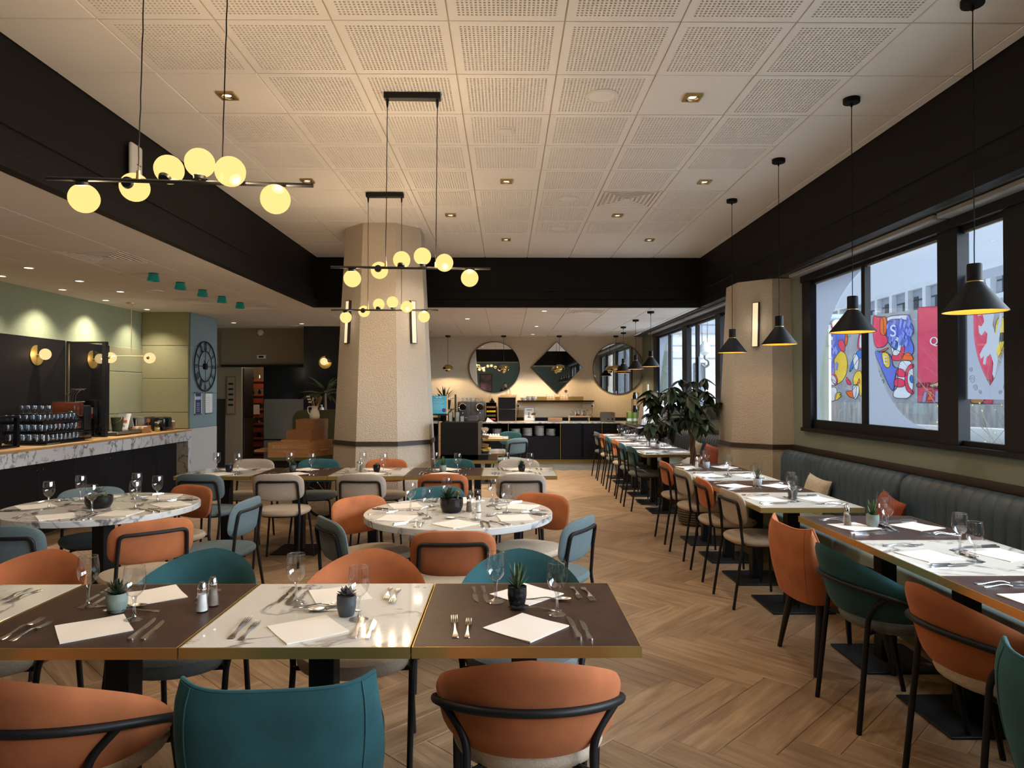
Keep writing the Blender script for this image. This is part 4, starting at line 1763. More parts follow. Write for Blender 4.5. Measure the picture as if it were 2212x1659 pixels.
def mk_spoon(label):
    t = thing('spoon', label, 'spoon')
    ribbon([(y * .95, w * .85, z) for y, w, z in HANDLE] + [(.03, .006, .006)], .0022).build('handle', 'cutlery_steel', t)

    def fn(u, v):
        a = 2 * pi * u
        r = v
        x, y = .0185 * r * cos(a), .060 + .034 * r * sin(a)
        return (x, y, .0012 + .009 * r * r)
    MB().grid(fn, 24, 7, wrap_u=True).build('bowl', 'cutlery_steel', t)
    return t


FK, FS = Kind(mk_fork(1.0, 4, 'table_fork')), Kind(mk_fork(.86, 4, 'small_fork'))
KN, KS = Kind(mk_knife(1.0, 1.0, 'table_knife')), Kind(mk_knife(.88, 1.25, 'butter_knife'))
SP = Kind(mk_spoon)


def mk_napkin(label):
    h = .1
    vs, fs = [], []
    n = 9
    for j in range(n):
        for i in range(n):
            x, y = -h + 2 * h * i / (n - 1), -h + 2 * h * j / (n - 1)
            z = .0030 + .0012 * sin(x * 31 + 1) * cos(y * 23) + .004 * max(0, (-x - y) / .2 - .55) + .003 * max(0, (x - y) / .2 - .6)
            vs.append((x, y, z))
    for j in range(n - 1):
        for i in range(n - 1):
            a = j * n + i
            fs.append((a, a + 1, a + n + 1, a + n))
    o = len(vs)
    vs += [(x, y, .0006) for x, y, z in vs]
    fs += [tuple(q + o for q in f[::-1]) for f in fs[:]]
    per = [i for i in range(n)] + [j * n + n - 1 for j in range(1, n)] + [(n - 1) * n + i for i in range(n - 2, -1, -1)] + [j * n for j in range(n - 2, 0, -1)]
    for a, b in zip(per, per[1:] + per[:1]):
        fs.append((a, a + o, b + o, b))
    ob = MB().add(vs, fs).build('napkin', 'paper')
    tag(ob, label, 'napkin')
    return ob


NP = Kind(mk_napkin)


def mk_shaker(fill):
    def f(label):
        t = thing('salt_shaker' if fill == 'salt' else 'pepper_shaker', label, 'shaker')
        g = MB()
        oct_ = lambda r, z: [(r * cos(pi / 8 + i * pi / 4), r * sin(pi / 8 + i * pi / 4), z) for i in range(8)]
        rs = [(.021, 0), (.0225, .004), (.020, .02), (.0145, .078)]
        vs = [p for r, z in rs for p in oct_(r, z)]
        fs = [(k * 8 + i, k * 8 + (i + 1) % 8, k * 8 + 8 + (i + 1) % 8, k * 8 + 8 + i) for k in range(3) for i in range(8)] + [tuple(range(7, -1, -1))]
        g.add(vs, fs).build('body', 'bowl_glass', t, smooth=False)
        MB().lathe([(.0, .004), (.0185, .005), (.016, .03), (.0135, .062), (.0, .062)], 16).build('filling', fill, t)
        MB().lathe([(.0150, .077), (.0155, .080), (.0155, .088), (.0135, .092), (.0130, .098), (.009, .105), (.0, .107)], 20).build('cap', 'chrome', t)
        return t
    return f


SA, PE = Kind(mk_shaker('salt')), Kind(mk_shaker('pepper'))


# ---- potted plants
def leaf_mesh(L, W, m, fold=.25, bend=.15, thick=True, seg=6):
    vs, fs = [], []
    for i in range(seg + 1):
        t = i / seg
        w = W * (sin(pi * min(1, t * .80 + .20)) ** .8) if i < seg else 0.0004
        y = L * t
        z = bend * L * t * t
        vs += [(-w, y, z + fold * w), (0, y, z - fold * w * .4), (w, y, z + fold * w)]
    for i in range(seg):
        a = i * 3
        fs += [(a, a + 1, a + 4, a + 3), (a + 1, a + 2, a + 5, a + 4)]
    return MB().add(vs, fs).mesh('leaf', m)


def pot_mb(r, h, ridge=True):
    p = [(.0, .0), (r * .70, .0), (r * .80, .004), (r * .95, h * .35), (r, h * .55)]
    if ridge:
        p += [(r * 1.015, h * .60), (r * 1.0, h * .63), (r * 1.015, h * .70), (r * 1.0, h * .73)]
    p += [(r, h), (r * .92, h), (r * .90, h * .86), (.0, h * .86)]
    return MB().lathe(p, 28)


def mk_plant(style, potm, r=.033, h=.062, big=False):
    def f(label):
        t = thing('potted_succulent', label, 'potted plant')
        pot_mb(r, h, not big).build('pot', potm, t)
        MB().lathe([(.0, h * .9), (r * .91, h * .88)], 20).build('soil', 'soil', t)
        rnd = random.Random(sum(map(ord, style)) + int(r * 1000))

        def spray(c, leafm, L, W, rings, upr, sc=1.0):
            me = leaf_mesh(L, W, leafm, .35, upr)
            for n, tilt, s in rings:
                for i in range(n):
                    o = link('leaf', me, t)
                    o.rotation_euler = (R(tilt + rnd.uniform(-7, 7)), 0, 2 * pi * i / n + rnd.uniform(-.25, .25) + tilt)
                    k = s * sc * rnd.uniform(.85, 1.12)
                    o.scale = (k, k, k)
                    o.location = c
        z = h * .88
        if style == 'aloe':
            spray((0, 0, z), 'leaf_aloe', .095, .0085, [(5, 80, .95), (6, 62, 1.0), (6, 42, .72), (5, 22, .5)], .10)
        elif style == 'rosette':
            spray((0, 0, z), 'leaf_grey', .036, .0095, [(5, 62, .75), (7, 38, 1.0), (8, 12, 1.0)], .25)
        elif style == 'mauve':
            spray((0, 0, z + .006), 'leaf_mauve', .040, .0100, [(5, 65, .7), (7, 40, 1.0), (8, 10, 1.05)], .25)
        elif style == 'agave':
            spray((0, 0, z), 'leaf_dark', .062, .0085, [(5, 70, .85), (7, 48, 1.0), (7, 22, .9)], .12)
        elif style == 'bowl_dark':
            spray((-.026, .0, z), 'leaf_dark', .090, .0105, [(6, 68, .9), (8, 45, 1.0), (8, 20, .9)], .06)
            spray((.038, .01, z + .03), 'leaf_olive', .055, .012, [(5, 65, .8), (6, 35, .9), (6, 5, .8)], .1, .8)
            MB().tube([(.038, .01, z - .01), (.038, .01, z + .05)], .006, 8).build('stem', 'leaf_olive', t)
        elif style == 'bowl_pale':
            spray((0, .0, z + .03), 'leaf_grey', .050, .012, [(5, 65, .8), (7, 40, 1.0), (7, 12, 1.0)], .15)
            spray((-.035, -.02, z), 'leaf_olive', .042, .014, [(6, 40, .9), (8, 10, 1.0)], .1)
            spray((.035, .0, z), 'leaf_olive', .042, .014, [(6, 40, .9), (8, 8, 1.0)], .1)
            MB().tube([(0, 0, z - .01), (0, 0, z + .04)], .006, 8).build('stem', 'leaf_olive', t)
        return t
    return f


PLK = {}


def plant(style, potm, loc, label, r=.033, h=.062, big=False, rz=0):
    k = (style, potm, r, h)
    if k not in PLK:
        PLK[k] = Kind(mk_plant(style, potm, r, h, big))
    return PLK[k].put(loc, rz, label)


rj = random.Random(5)


def setting(cx, cy, ang, name, side, z=.75, lite=False, nap=45, glass=(.115, .30), mirrorg=1, spoon=(.03, .345)):
    """one place laid; (cx, cy) is the middle of the table edge, ang turns +Y (towards table centre)."""
    ca, sa = cos(ang), sin(ang)
    where = '%s of %s' % (side, name)
    G = None

    def W(x, y):
        return (cx + x * ca - y * sa, cy + x * sa + y * ca, z)
    j = lambda s: rj.uniform(-s, s)
    NP.put(W(.0 + j(.008), .165 + j(.008)), ang + R(nap + j(6)), 'white paper napkin at the ' + where)
    GL.put(W(glass[0] + j(.006), glass[1] + j(.012)), 0, 'empty wine glass at the ' + where)
    a = j(.06)
    FK.put(W(-.225 + j(.006), .175 + j(.012)), ang + a + j(.05), 'larger fork at the ' + where)
    FS.put(W(-.188 + j(.004), .15 + j(.012)), ang + a + j(.05), 'smaller fork at the ' + where)
    a = j(.06)
    KN.put(W(.160 + j(.005), .17 + j(.01)), ang + .08 + a + j(.04), 'larger knife at the ' + where)
    KS.put(W(.198 + j(.005), .15 + j(.01)), ang + .08 + a + j(.04), 'smaller knife at the ' + where)
    SP.put(W(spoon[0] + j(.01), spoon[1] + j(.006)), ang + R(90) + j(.12), 'spoon laid at the ' + where)

# ================================================================== LAYOUT: front row
N1 = {0: "front row's window-end brown table", 1: "front row's inner marble table", 2: "front row's inner brown table", 3: "front row's bar-end marble table"}
X1 = [.065, -.635, -1.335, -2.035]
Y1 = 2.445
G1 = [((.108, .295), (.125, .262)), ((.139, .262), (.12, .27)), ((.085, .262), (.165, .285)), ((.12, .28), (.12, .28))]
for i, x in enumerate(X1):
    SQT['brown' if i % 2 == 0 else 'marble'].put((x, Y1, 0), 0, ('brown stone-topped' if i % 2 == 0 else 'white marble-topped') + ' brass-edged table, ' + N1[i].replace(' table', '').replace("front row's ", 'front row ').replace(' brown', '').replace(' marble', ''))
    setting(x + (.0 if i else .0), Y1 - .3475, 0, N1[i], 'near side', nap=(45, 38, 36, 42)[i], glass=G1[i][0])
    setting(x + (.02 if i == 0 else 0), Y1 + .3475, pi, N1[i], 'far side', nap=(45, 28, 33, 42)[i], glass=G1[i][1], spoon=(-.06, .235) if i == 0 else (.03, .30))
plant('aloe', 'pot_black', (.042, 2.492, .75), 'spiky aloe in a black pot on the front brown table', .034, .072)
plant('mauve', 'pot_darkgrey', (-.547, 2.395, .75), 'mauve rosette succulent in a dark grey pot on the front marble table', .033, .070)
plant('agave', 'pot_sage', (-1.361, 2.445, .75), 'dark green succulent in a sage pot on the front row', .035, .066)
SA.put((-1.062, 2.44, .75), 0, 'salt shaker on the front row\'s inner brown table')
PE.put((-1.052, 2.505, .75), 0, 'pepper shaker on the front row\'s inner brown table')
AR['orange'].put((.07, 2.19, 0), R(0), 'orange velvet ring-back armchair at the near side of the front window-end table')
TB['teal'].put((-.605, 2.04, 0), R(5), 'teal velvet tub armchair with welted rim, near side of the front row')
AR['orange'].put((-1.27, 2.09, 0), R(-6), 'orange velvet ring-back armchair cut by the lower picture corner, bar side')
AR['teal'].put((.065, 2.83, 0), R(180), 'teal velvet armchair facing the camera across the front window-end table')
AR['orange'].put((-.60, 2.84, 0), R(180), 'orange velvet armchair facing the camera across the front inner marble table')
AR['teal'].put((-1.33, 2.85, 0), R(180), 'teal velvet armchair facing the camera behind the shakers')
AR['orange'].put((-2.06, 2.84, 0), R(180), 'orange velvet armchair facing the camera across the bar-end marble table')

# ================================================================== round tables
CM, CLT = (-.30, 4.46), (-2.72, 4.72)
RT.put((*CM, 0), R(20), 'round white marble table in mid room before the column')
RT.put((*CLT, 0), R(75), 'round white marble table next to the bar counter')
NM, NL = 'the mid-room round table', 'the bar-side round table'
sides = ['front', 'front right', 'back right', 'back', 'back left', 'front left']
for (c, nm, angs) in ((CM, NM, (-90, -33, 24, 88, 150, -147)), (CLT, NL, (-95, -48, 4, 58, 125, 185))):
    for sname, a in zip(sides, angs):
        th = R(a)
        setting(c[0] + .595 * cos(th), c[1] + .595 * sin(th), th + R(90), nm, sname + ' place', nap=45, glass=(.12, .305), spoon=(.02, .335))
plant('bowl_dark', 'pot_black', (-.345, 4.44, .75), 'two dark succulents in a round black bowl, mid-room round table', .074, .088, True)
plant('bowl_pale', 'pot_black', (-2.70, 4.63, .75), 'pale succulents in a round black bowl, bar-side round table', .084, .078, True)
SA.put((-.175, 4.43, .75), 0, 'salt shaker on the mid-room round table')
PE.put((-.235, 4.47, .75), 0, 'pepper shaker on the mid-room round table')


def face(x, y, tx, ty):
    return atan2(ty - y, tx - x) - pi / 2


def seat_at(kind, c, ang, r, label, turn=0):
    x, y = c[0] + r * cos(R(ang)), c[1] + r * sin(R(ang))
    BI[kind].put((x, y, 0), face(x, y, *c) + R(turn), label)


seat_at('orange', CM, -88, .70, 'orange velvet bistro chair at the front of the mid-room round table')
seat_at('grey', CM, -38, .70, 'grey-blue bistro chair at the mid-room round table, front window side', 8)
seat_at('orange', CM, 24, .49, 'orange velvet bistro chair at the mid-room round table, far window side', 32)
seat_at('teal', CM, 107, .56, 'teal velvet bistro chair at the far side of the mid-room round table')
seat_at('orange', CM, 170, .56, 'orange velvet bistro chair at the mid-room round table, far bar side', -34)
seat_at('grey', CM, -141, .68, 'grey-blue bistro chair at the mid-room round table, front bar side', -6)
seat_at('orange', CLT, -48, .94, 'orange velvet bistro chair pulled out from the bar-side round table')
seat_at('grey', CLT, -4, .80, 'grey-blue bistro chair side-on at the bar-side round table')
seat_at('orange', CLT, 55, .46, 'orange velvet bistro chair at the far side of the bar-side round table', 10)
seat_at('grey', CLT, 128, .36, 'grey-blue bistro chair tucked in between the bar and its round table')
seat_at('grey', CLT, -88, .80, 'grey-blue bistro chair at the front of the bar-side round table', 0)

# ================================================================== second row
N2 = ["second row's window-end marble table", "second row's window-side brown table", "second row's middle marble table", "second row's bar-side brown table", "second row's bar-end marble table"]
X2 = [.126, -.574, -1.274, -1.974, -2.674]
Y2 = 6.68
nearc = ['cream', 'orange', 'cream', 'cream', 'grey']
farc = ['cream', 'teal', 'orange', 'teal', 'cream']
pl2 = [('agave', 'pot_black', .03), ('aloe', 'pot_sage', -.03), ('rosette', 'pot_black', .035), ('agave', 'pot_darkgrey', -.07), ('rosette', 'pot_black', .02)]
pls = ['spiky plant in a black pot', 'tall aloe in a sage pot', 'grey rosette in a black pot', 'spiky plant in a dark grey pot', 'small grey succulent in a black pot']
for i, x in enumerate(X2):
    k = 'marble' if i % 2 == 0 else 'brown'
    SQT[k].put((x, Y2, 0), 0, ('white marble-topped' if k == 'marble' else 'brown stone-topped') + ' brass-edged table, ' + N2[i].replace(' table', '').replace("second row's", 'second row').replace(' brown', '').replace(' marble', ''))
    setting(x, Y2 - .3475, 0, N2[i], 'near side')
    setting(x, Y2 + .3475, pi, N2[i], 'far side')
    BI[nearc[i]].put((x + (.0, .03, .03, -.005, .04)[i], 6.22, 0), R((3, 0, -4, 2, -6)[i]), '%s bistro chair at the near side of the %s' % (CN[nearc[i]], N2[i].replace("second row's", 'second row') .replace(' marble', '').replace(' brown', '')))
    BI[farc[i]].put((x + .02, 7.13, 0), R(180 + (2, -3, 0, 4, -2)[i]), '%s bistro chair at the far side of the %s' % (CN[farc[i]], N2[i].replace("second row's", 'second row').replace(' marble', '').replace(' brown', '')))
    plant(pl2[i][0], pl2[i][1], (x + pl2[i][2], Y2 + .0, .75), '%s on the %s' % (pls[i], N2[i]), .034 if pl2[i][0] != 'mauve' else .033, .064)
SA.put((-1.42, 6.72, .75), 0, 'salt shaker on the second row\'s middle marble table')
PE.put((-1.385, 6.66, .75), 0, 'pepper shaker on the second row\'s middle marble table')

# ================================================================== window rows
XC = 2.16
YC = [3.93, 3.233, 2.536, 1.839]
NC = ["near window row's far brown table", "near window row's marble table", "near window row's next brown table", "near window row's closest marble table"]
for i, y in enumerate(YC):
    k = 'brown' if i % 2 == 0 else 'marble'
    SQT[k].put((XC, y, 0), 0, ('brown stone-topped' if k == 'brown' else 'white marble-topped') + ' table in the near window row, %s from its far end' % ('first', 'second', 'third', 'fourth')[i])
    setting(XC - .3475, y, R(-90), NC[i], 'chair side', nap=(20, 18, 16, 20)[i])
    setting(XC + .3475, y, R(90), NC[i], 'bench side', nap=(20, 20, 20, 20)[i])
plant('aloe', 'pot_sage', (2.09, 3.93, .75), 'aloe in a sage pot at the far end of the near window row', .034, .072)
plant('agave', 'pot_black', (2.16, 2.50, .75), 'dark succulent in a black pot on the near window row', .034, .064)
SA.put((1.99, 4.03, .75), 0, 'salt shaker at the far end of the near window row')
PE.put((1.965, 3.965, .75), 0, 'pepper shaker at the far end of the near window row')
TB['orange'].put((1.86, 3.92, 0), R(-88), 'orange velvet tub armchair at the far end of the near window row')
AR['teal'].put((1.83, 3.27, 0), R(-88), 'teal velvet ring-back armchair between two orange ones, near window row')
AR['orange'].put((1.88, 2.60, 0), R(-84), 'orange velvet ring-back armchair between two teal ones, near window row')
TB['teal'].put((1.76, 1.86, 0), R(-80), 'teal velvet tub armchair in the lower window-side picture corner')

XB = 2.04
YBt = [4.93, 5.63, 6.33, 7.03]
NB = ["middle window row's closest marble table", "middle window row's closer brown table", "middle window row's farther marble table", "middle window row's farthest brown table"]
cb = ['cream', 'orange', 'cream', 'orange']
for i, y in enumerate(YBt):
    k = 'marble' if i % 2 == 0 else 'brown'
    SQT[k].put((XB, y, 0), 0, ('white marble-topped' if k == 'marble' else 'brown stone-topped') + ' table in the middle window row, %s from the camera' % ('first', 'second', 'third', 'fourth')[i])
    setting(XB - .3475, y, R(-90), NB[i], 'chair side', nap=20)
    setting(XB + .3475, y, R(90), NB[i], 'bench side', nap=20)
    BI[cb[i]].put((1.83, y + (.10, .08, .08, .05)[i], 0), R(-88 + (2, -3, 3, 0)[i]), '%s bistro chair in the middle window row, %s from the camera' % (CN[cb[i]], ('first', 'second', 'third', 'fourth')[i]))
plant('mauve', 'pot_darkgrey', (2.07, 4.98, .75), 'mauve succulent in a dark pot on the middle window row', .033, .070)
plant('aloe', 'pot_pale', (2.05, 5.62, .75), 'aloe in a pale pot on the middle window row', .034, .066)
plant('rosette', 'pot_pale', (2.02, 6.95, .75), 'grey rosette in a pale pot on the middle window row', .034, .066)
SA.put((1.93, 6.98, .75), 0, 'salt shaker on the middle window row')
PE.put((1.95, 7.06, .75), 0, 'pepper shaker on the middle window row')

XA = 2.035
ca = ['teal', 'teal', 'orange', 'teal', 'orange', 'grey']
o6 = ('first', 'second', 'third', 'fourth', 'fifth', 'sixth')
for i in range(6):
    y = 8.81 + .697 * i
    k = 'marble' if i % 2 == 0 else 'brown'
    SQT[k].put((XA, y, 0), 0, ('white marble-topped' if k == 'marble' else 'brown stone-topped') + ' table in the far window row, %s beyond the tree' % o6[i])
    nm = "far window row's %s table beyond the tree" % o6[i]
    setting(XA - .3475, y, R(-90), nm, 'chair side', nap=20)
    setting(XA + .3475, y, R(90), nm, 'bench side', nap=20)
    BI[ca[i]].put((1.83 - .01 * (i % 2), (8.98, 9.62, 10.3, 10.95, 11.65, 12.3)[i], 0), R(-88 + (3, -2, 2, -3, 0, 2)[i]), '%s bistro chair in the far window row, %s beyond the tree' % (CN[ca[i]], o6[i]))
plant('agave', 'pot_pale', (2.06, 9.35, .75), 'dark succulent in a white pot, far window row, nearer', .034, .066)
plant('rosette', 'pot_pale', (2.05, 10.85, .75), 'grey rosette in a white pot, mid far window row', .034, .066)
plant('agave', 'pot_sage', (2.05, 12.1, .75), 'dark succulent in a sage pot at the end of the far window row', .034, .066)
SA.put((2.0, 9.75, .75), 0, 'salt shaker on the far window row')
PE.put((2.04, 9.80, .75), 0, 'pepper shaker on the far window row')


# ================================================================== channelled benches
def bench(y0, y1, label):
    t = thing('wall_bench', label, 'bench', (0, y0, 0))
    L = y1 - y0
    nch = max(1, round(L / .108))
    cw = L / nch
    prof = []
    for i in range(9):
        prof.append((2.845 + .01 * (i / 8), .44 + .40 * i / 8))
    for i in range(1, 9):
        a = pi * i / 8
        prof.append((2.855 + .068 * (1 - cos(a)), .84 + .072 * sin(a)))
    prof.append((2.995, .44))
    per = 10
    nu = nch * per + 1

    def fn(u, v):
        k = v * (len(prof) - 1)
        x, z = prof[int(round(k))]
        yy = u * L
        ph = (yy / cw) % 1.0
        e = .015 * (1 - abs(2 * ph - 1) ** 4) if 0 < u < 1 else 0
        edge = min(1, min(yy, L - yy) / .05)
        rnd = (1 - sqrt(max(0, 1 - (1 - edge) ** 2))) * .05
        i = int(round(k))
        if i <= 8:
            x -= e
            x += rnd
        elif i <= 16:
            z += e * .8
            z -= rnd
        return (x, yy, z)
    b = MB().grid(fn, nu, len(prof))
    npf = len(prof)
    for u in (0, nu - 1):
        ids = [j * nu + u for j in range(npf)]
        b.f.append(tuple(ids if u else ids[::-1]))
    b.build('backrest', 'fabric_slate', t, ang=50)
    MB().rbox(2.36, 2.86, .004, L - .004, .30, .455, .03, 3).build('seat', 'fabric_slate_sheen', t)
    MB().box(2.44, 2.99, .01, L - .01, 0.0, .30).build('plinth', 'olive', t, smooth=False)
    return t


bench(5.02, 7.16, 'slate channelled wall bench under the window, with the cream cushion')
bench(2.62, 5.0, 'slate channelled wall bench along the near window row')
bench(.4, 2.6, 'slate channelled wall bench beside the camera')
bench(8.46, 10.06, 'slate channelled wall bench behind the tree')
bench(10.08, 12.2, 'slate channelled wall bench at the end of the far window row')


def mk_cushion(m):
    def f(label):
        n = 17

        def fn(u, v):
            a, b = 2 * u - 1, 2 * v - 1
            p = (1 - .10 * (1 - b * b)) * a * .2
            q = (1 - .10 * (1 - a * a)) * b * .2
            return (p * .86, 0, q * .86), .055 * ((1 - a ** 4) * (1 - b ** 4)) ** .55
        vs, fs = [], []
        for side in (-1, 1):
            st = len(vs)
            for j in range(n):
                for i in range(n):
                    (x, _, z), h = fn(i / (n - 1), j / (n - 1))
                    vs.append((x, side * h + .006 * sin(9 * x + 5 * z), z))
            for j in range(n - 1):
                for i in range(n - 1):
                    a = st + j * n + i
                    q = (a, a + 1, a + n + 1, a + n)
                    fs.append(q if side < 0 else q[::-1])
        o = MB().add(vs, fs).build('cushion', m, ang=80)
        tag(o, label, 'cushion')
        return o
    return f


CU = dict(cream=Kind(mk_cushion('cushion_cream')), rust=Kind(mk_cushion('cushion_rust')))
CU['cream'].put((2.745, 6.12, .60), 0, 'cream cushion on the bench under the near window', rot=(R(-14), R(6), R(-84)))
CU['rust'].put((2.73, 4.95, .61), 0, 'rust cushion on the bench beside the near window row', rot=(R(-16), R(9), R(-96)))
CU['cream'].put((2.72, 9.95, .65), 0, 'cream cushion on the bench behind the tree', rot=(R(-15), R(8), R(-85)))
CU['rust'].put((2.66, 8.95, .66), 0, 'rust cushion on the bench just beyond the second column', rot=(R(-16), R(6), R(-70)))
CU['cream'].put((2.58, 9.55, .54), 0, 'cream cushion lying forward on the bench behind the tree', rot=(R(-62), R(10), R(-88)))

# ================================================================== braided money tree in a basket
t = thing('potted_tree', 'leafy braided-trunk tree in a woven basket between the window rows', 'tree', (2.17, 7.93, 0))
MB().lathe([(.0, .0), (.15, .0), (.175, .06), (.185, .17), (.172, .27), (.160, .27), (.158, .22), (.0, .22)], 32).build('basket', 'basket', t)
for k in range(9):
    z = .03 + k * .027
    r = .155 + .033 * sin(pi * min(1, (z + .03) / .34)) + .001
    MB().tube([(r * cos(2 * pi * i / 40), r * sin(2 * pi * i / 40), z + .004 * (i % 2)) for i in range(40)], .0085, 6, closed=True).build('weave', 'basket', t)
MB().lathe([(.0, .225), (.157, .223)], 24).build('soil', 'soil', t)
for k in range(3):
    pts, rr = [], []
    for i in range(34):
        u = i / 33
        a = 2 * pi * k / 3 + u * 9.5
        rad = .026 - .008 * u + (.03 * max(0, u - .85) / .15)
        pts.append((rad * cos(a) - .03 * u, rad * sin(a), .21 + u * .92))
        rr.append(.024 - .010 * u)
    MB().tube(pts, rr, 8).build('trunk', 'trunk', t)
rt = random.Random(4)
lm = leaf_mesh(.185, .042, 'leaf_pachira', .22, -.22, seg=7)
nleaf = 0
for k in range(47):
    # stalks ending in palmate whorls
    az = k * 2.399 + rt.uniform(-.3, .3)
    el = rt.uniform(-.62, 1.30)
    rad = rt.uniform(.12, .41)
    tip = Vector((-.15 + rad * 1.12 * cos(az) * cos(el * .8), rad * 1.12 * sin(az) * cos(el * .8), 1.35 + .42 * sin(el) * (rad / .40) - .06))
    basep = Vector((-.05 + .02 * cos(az), .02 * sin(az), 1.10 + .22 * rt.random()))
    midp = (basep + tip) / 2 + Vector((0, 0, .06))
    MB().tube(bez([basep, midp, tip], r=.2), .0035, 5).build('stalk', 'leaf_pachira', t)
    out = (tip - basep).normalized()
    nl = rt.choice((5, 6, 6, 7))
    for q in range(nl):
        o = link('leaf', lm, t)
        nleaf += 1
        a = az + (q - (nl - 1) / 2) * (2 * pi / nl) * .92
        sc_ = rt.uniform(.78, 1.15) * (1 - .07 * abs(q - (nl - 1) / 2))
        o.scale = (sc_, sc_, sc_)
        o.location = tip
        o.rotation_euler = (R(rt.uniform(-72, -8)), R(rt.uniform(-25, 25)), a - pi / 2)

# ================================================================== BAR
t = thing('bar_counter', 'long white marble-fronted bar with a wooden top', 'counter')
BX = -4.77
b = MB().rbox(-5.51, BX + .02, 1.2, 10.53, .925, .953, .003, 1).build('worktop', 'bar_wood', t, smooth=False)
uvl = b.data.uv_layers.new(name='UVMap')
for lp in b.data.loops:
    c = b.data.vertices[lp.vertex_index].co
    uvl.data[lp.index].uv = (c.y, c.x)
MB().box(BX - .02, BX + .012, 1.2, 10.53, .785, .925).build('apron', 'marble_edge', t, smooth=False)
MB().box(BX - .40, BX + .012, 10.43, 10.53, .0, .785).build('end_panel', 'marble_edge', t, smooth=False)
MB().box(BX - .19, BX - .17, 1.2, 10.43, .0, .785).build('carcass', 'black_wood', t, smooth=False)
yy = 3.0
k = 0
while yy < 10.2:
    w = min(.62, 10.41 - yy)
    d = MB().rbox(BX - .17, BX - .148, yy + .004, yy + w - .006, .06, .775, .002, 1).build('door', 'black_cabinet', t, smooth=False)
    side = yy + w - .05 if k % 2 == 0 else yy + .05
    MB().lathe([(.0, .022), (.009, .020), (.010, .012), (.004, .006), (.004, 0)], 14, tf=lambda x, y, z, s_=side: (BX - .148 + z, s_ + x, .70 + y)).build('knob', 'brass_shiny', d)
    yy += w
    k += 1
# black panel wall behind the bar and the glass partition
t = thing('bar_back_panel', 'tall black panelling on the wall behind the bar', 'wall panel')
for a, c in ((1.5, 4.2), (4.2, 6.6), (6.6, 8.66), (8.74, 9.62)):
    MB().rbox(-5.518, -5.475, a + .002, c - .002, .955, 2.155, .002, 1).build('panel', 'black_paint', t, smooth=False)
t = thing('glass_partition', 'black-framed glass partition standing across the bar', 'partition', (0, 8.70, 0))
MB().box(-5.03, -4.985, -.03, .03, .955, 2.145).box(-5.47, -5.03, -.02, .02, 2.125, 2.145).box(-5.47, -5.03, -.02, .02, .955, .965).build('frame', 'black_metal', t, smooth=False)
MB().box(-5.47, -5.455, -.012, .012, .965, 2.125).build('wall_strip', 'gold_pale', t, smooth=False)
MB().box(-5.47, -5.03, -.003, .003, .965, 2.125).build('pane', 'smoked_pane', t, smooth=False)


def mk_tumbler(label):
    t = thing('tumbler', label, 'glass')
    MB().lathe([(.0, .0), (.030, .0), (.031, .004), (.034, .082)], 14).build('wall', 'tumbler_glass', t)
    MB().lathe([(.0, .0015), (.029, .0015), (.029, .008), (.0, .009)], 14).build('base', 'stem_glass', t)
    return t


TU = Kind(mk_tumbler)
for k in range(3):
    z = .957 + k * .107
    t = thing('glass_tray', 'black tray of tumblers on the bar, %s of the three tiers' % ('lowest', 'middle', 'top')[k], 'tray', (-5.125 - .02 * k, 7.78, z))
    MB().rbox(-.225, .225, -.34, .34, .0, .012, .005, 2).build('base', 'black_gloss', t)
    f = MB()
    for x0, x1, y0, y1 in ((-.225, .225, -.34, -.334), (-.225, .225, .334, .34), (-.225, -.219, -.334, .334), (.219, .225, -.334, .334)):
        f.box(x0, x1, y0, y1, .012, .032)
    f.build('rim', 'black_gloss', t, smooth=False)
    for sx in (-1, 1):
        for sy in (-1, 1):
            MB().tube([(sx * .215, sy * .328, .012), (sx * .215, sy * .328, .107 if k < 2 else .03)], .004, 6).build('post', 'black_metal', t)
    spots_ = [(-.182 + .073 * i, -.298) for i in range(6)] + [(.183, -.225 + .073 * i) for i in range(8)] + [(-.182 + .073 * i, -.225) for i in range(5)]
    for x, y in spots_:
        TU.put((-5.125 - .02 * k + x, 7.78 + y, z + .0125), 0, 'clear tumbler in the %s tier of the black bar trays' % ('lowest', 'middle', 'top')[k], 'tumblers in the %s black bar tray' % ('lowest', 'middle', 'top')[k])
for i in range(9):
    TU.put((-5.26 + .075 * (i % 5), 7.60 + .08 * (i // 5), .957 + .214 + .0125 + .10), 0, 'clear tumbler on the top tray lid of the bar rack', 'tumblers on the rack lid')
t = thing('tray_lid', 'flat black lid carrying tumblers on the bar rack', 'tray', (-5.165, 7.78, .957 + .214 + .1))
MB().rbox(-.2, .2, -.3, .3, 0, .010, .004, 1).build('lid', 'black_gloss', t)
t = thing('serving_mat', 'black service mat under the glass trays', 'mat', (-5.0, 7.55, .953))
MB().rbox(-.27, .17, -.25, .62, 0, .004, .0015, 1).build('mat', 'black_paint', t)
MB().rbox(.04, .10, -.1, .12, .004, .008, .0015, 1).build('cloth_edge', 'white_card', t)
t = thing('black_dispenser_box', 'black open-sided box at the near end of the visible bar', 'box', (-5.18, 6.95, .953))
MB().box(-.2, .2, -.2, .2, .30, .32).box(-.2, .2, -.2, .2, 0, .012).box(.16, .2, -.2, -.16, 0, .3).box(.16, .2, .16, .2, 0, .3).box(-.2, -.18, -.2, .2, 0, .3).build('case', 'black_gloss', t, smooth=False)
MB().rbox(-.1, .1, -.1, .1, .012, .2, .02, 2).build('drum', 'black_cabinet', t)
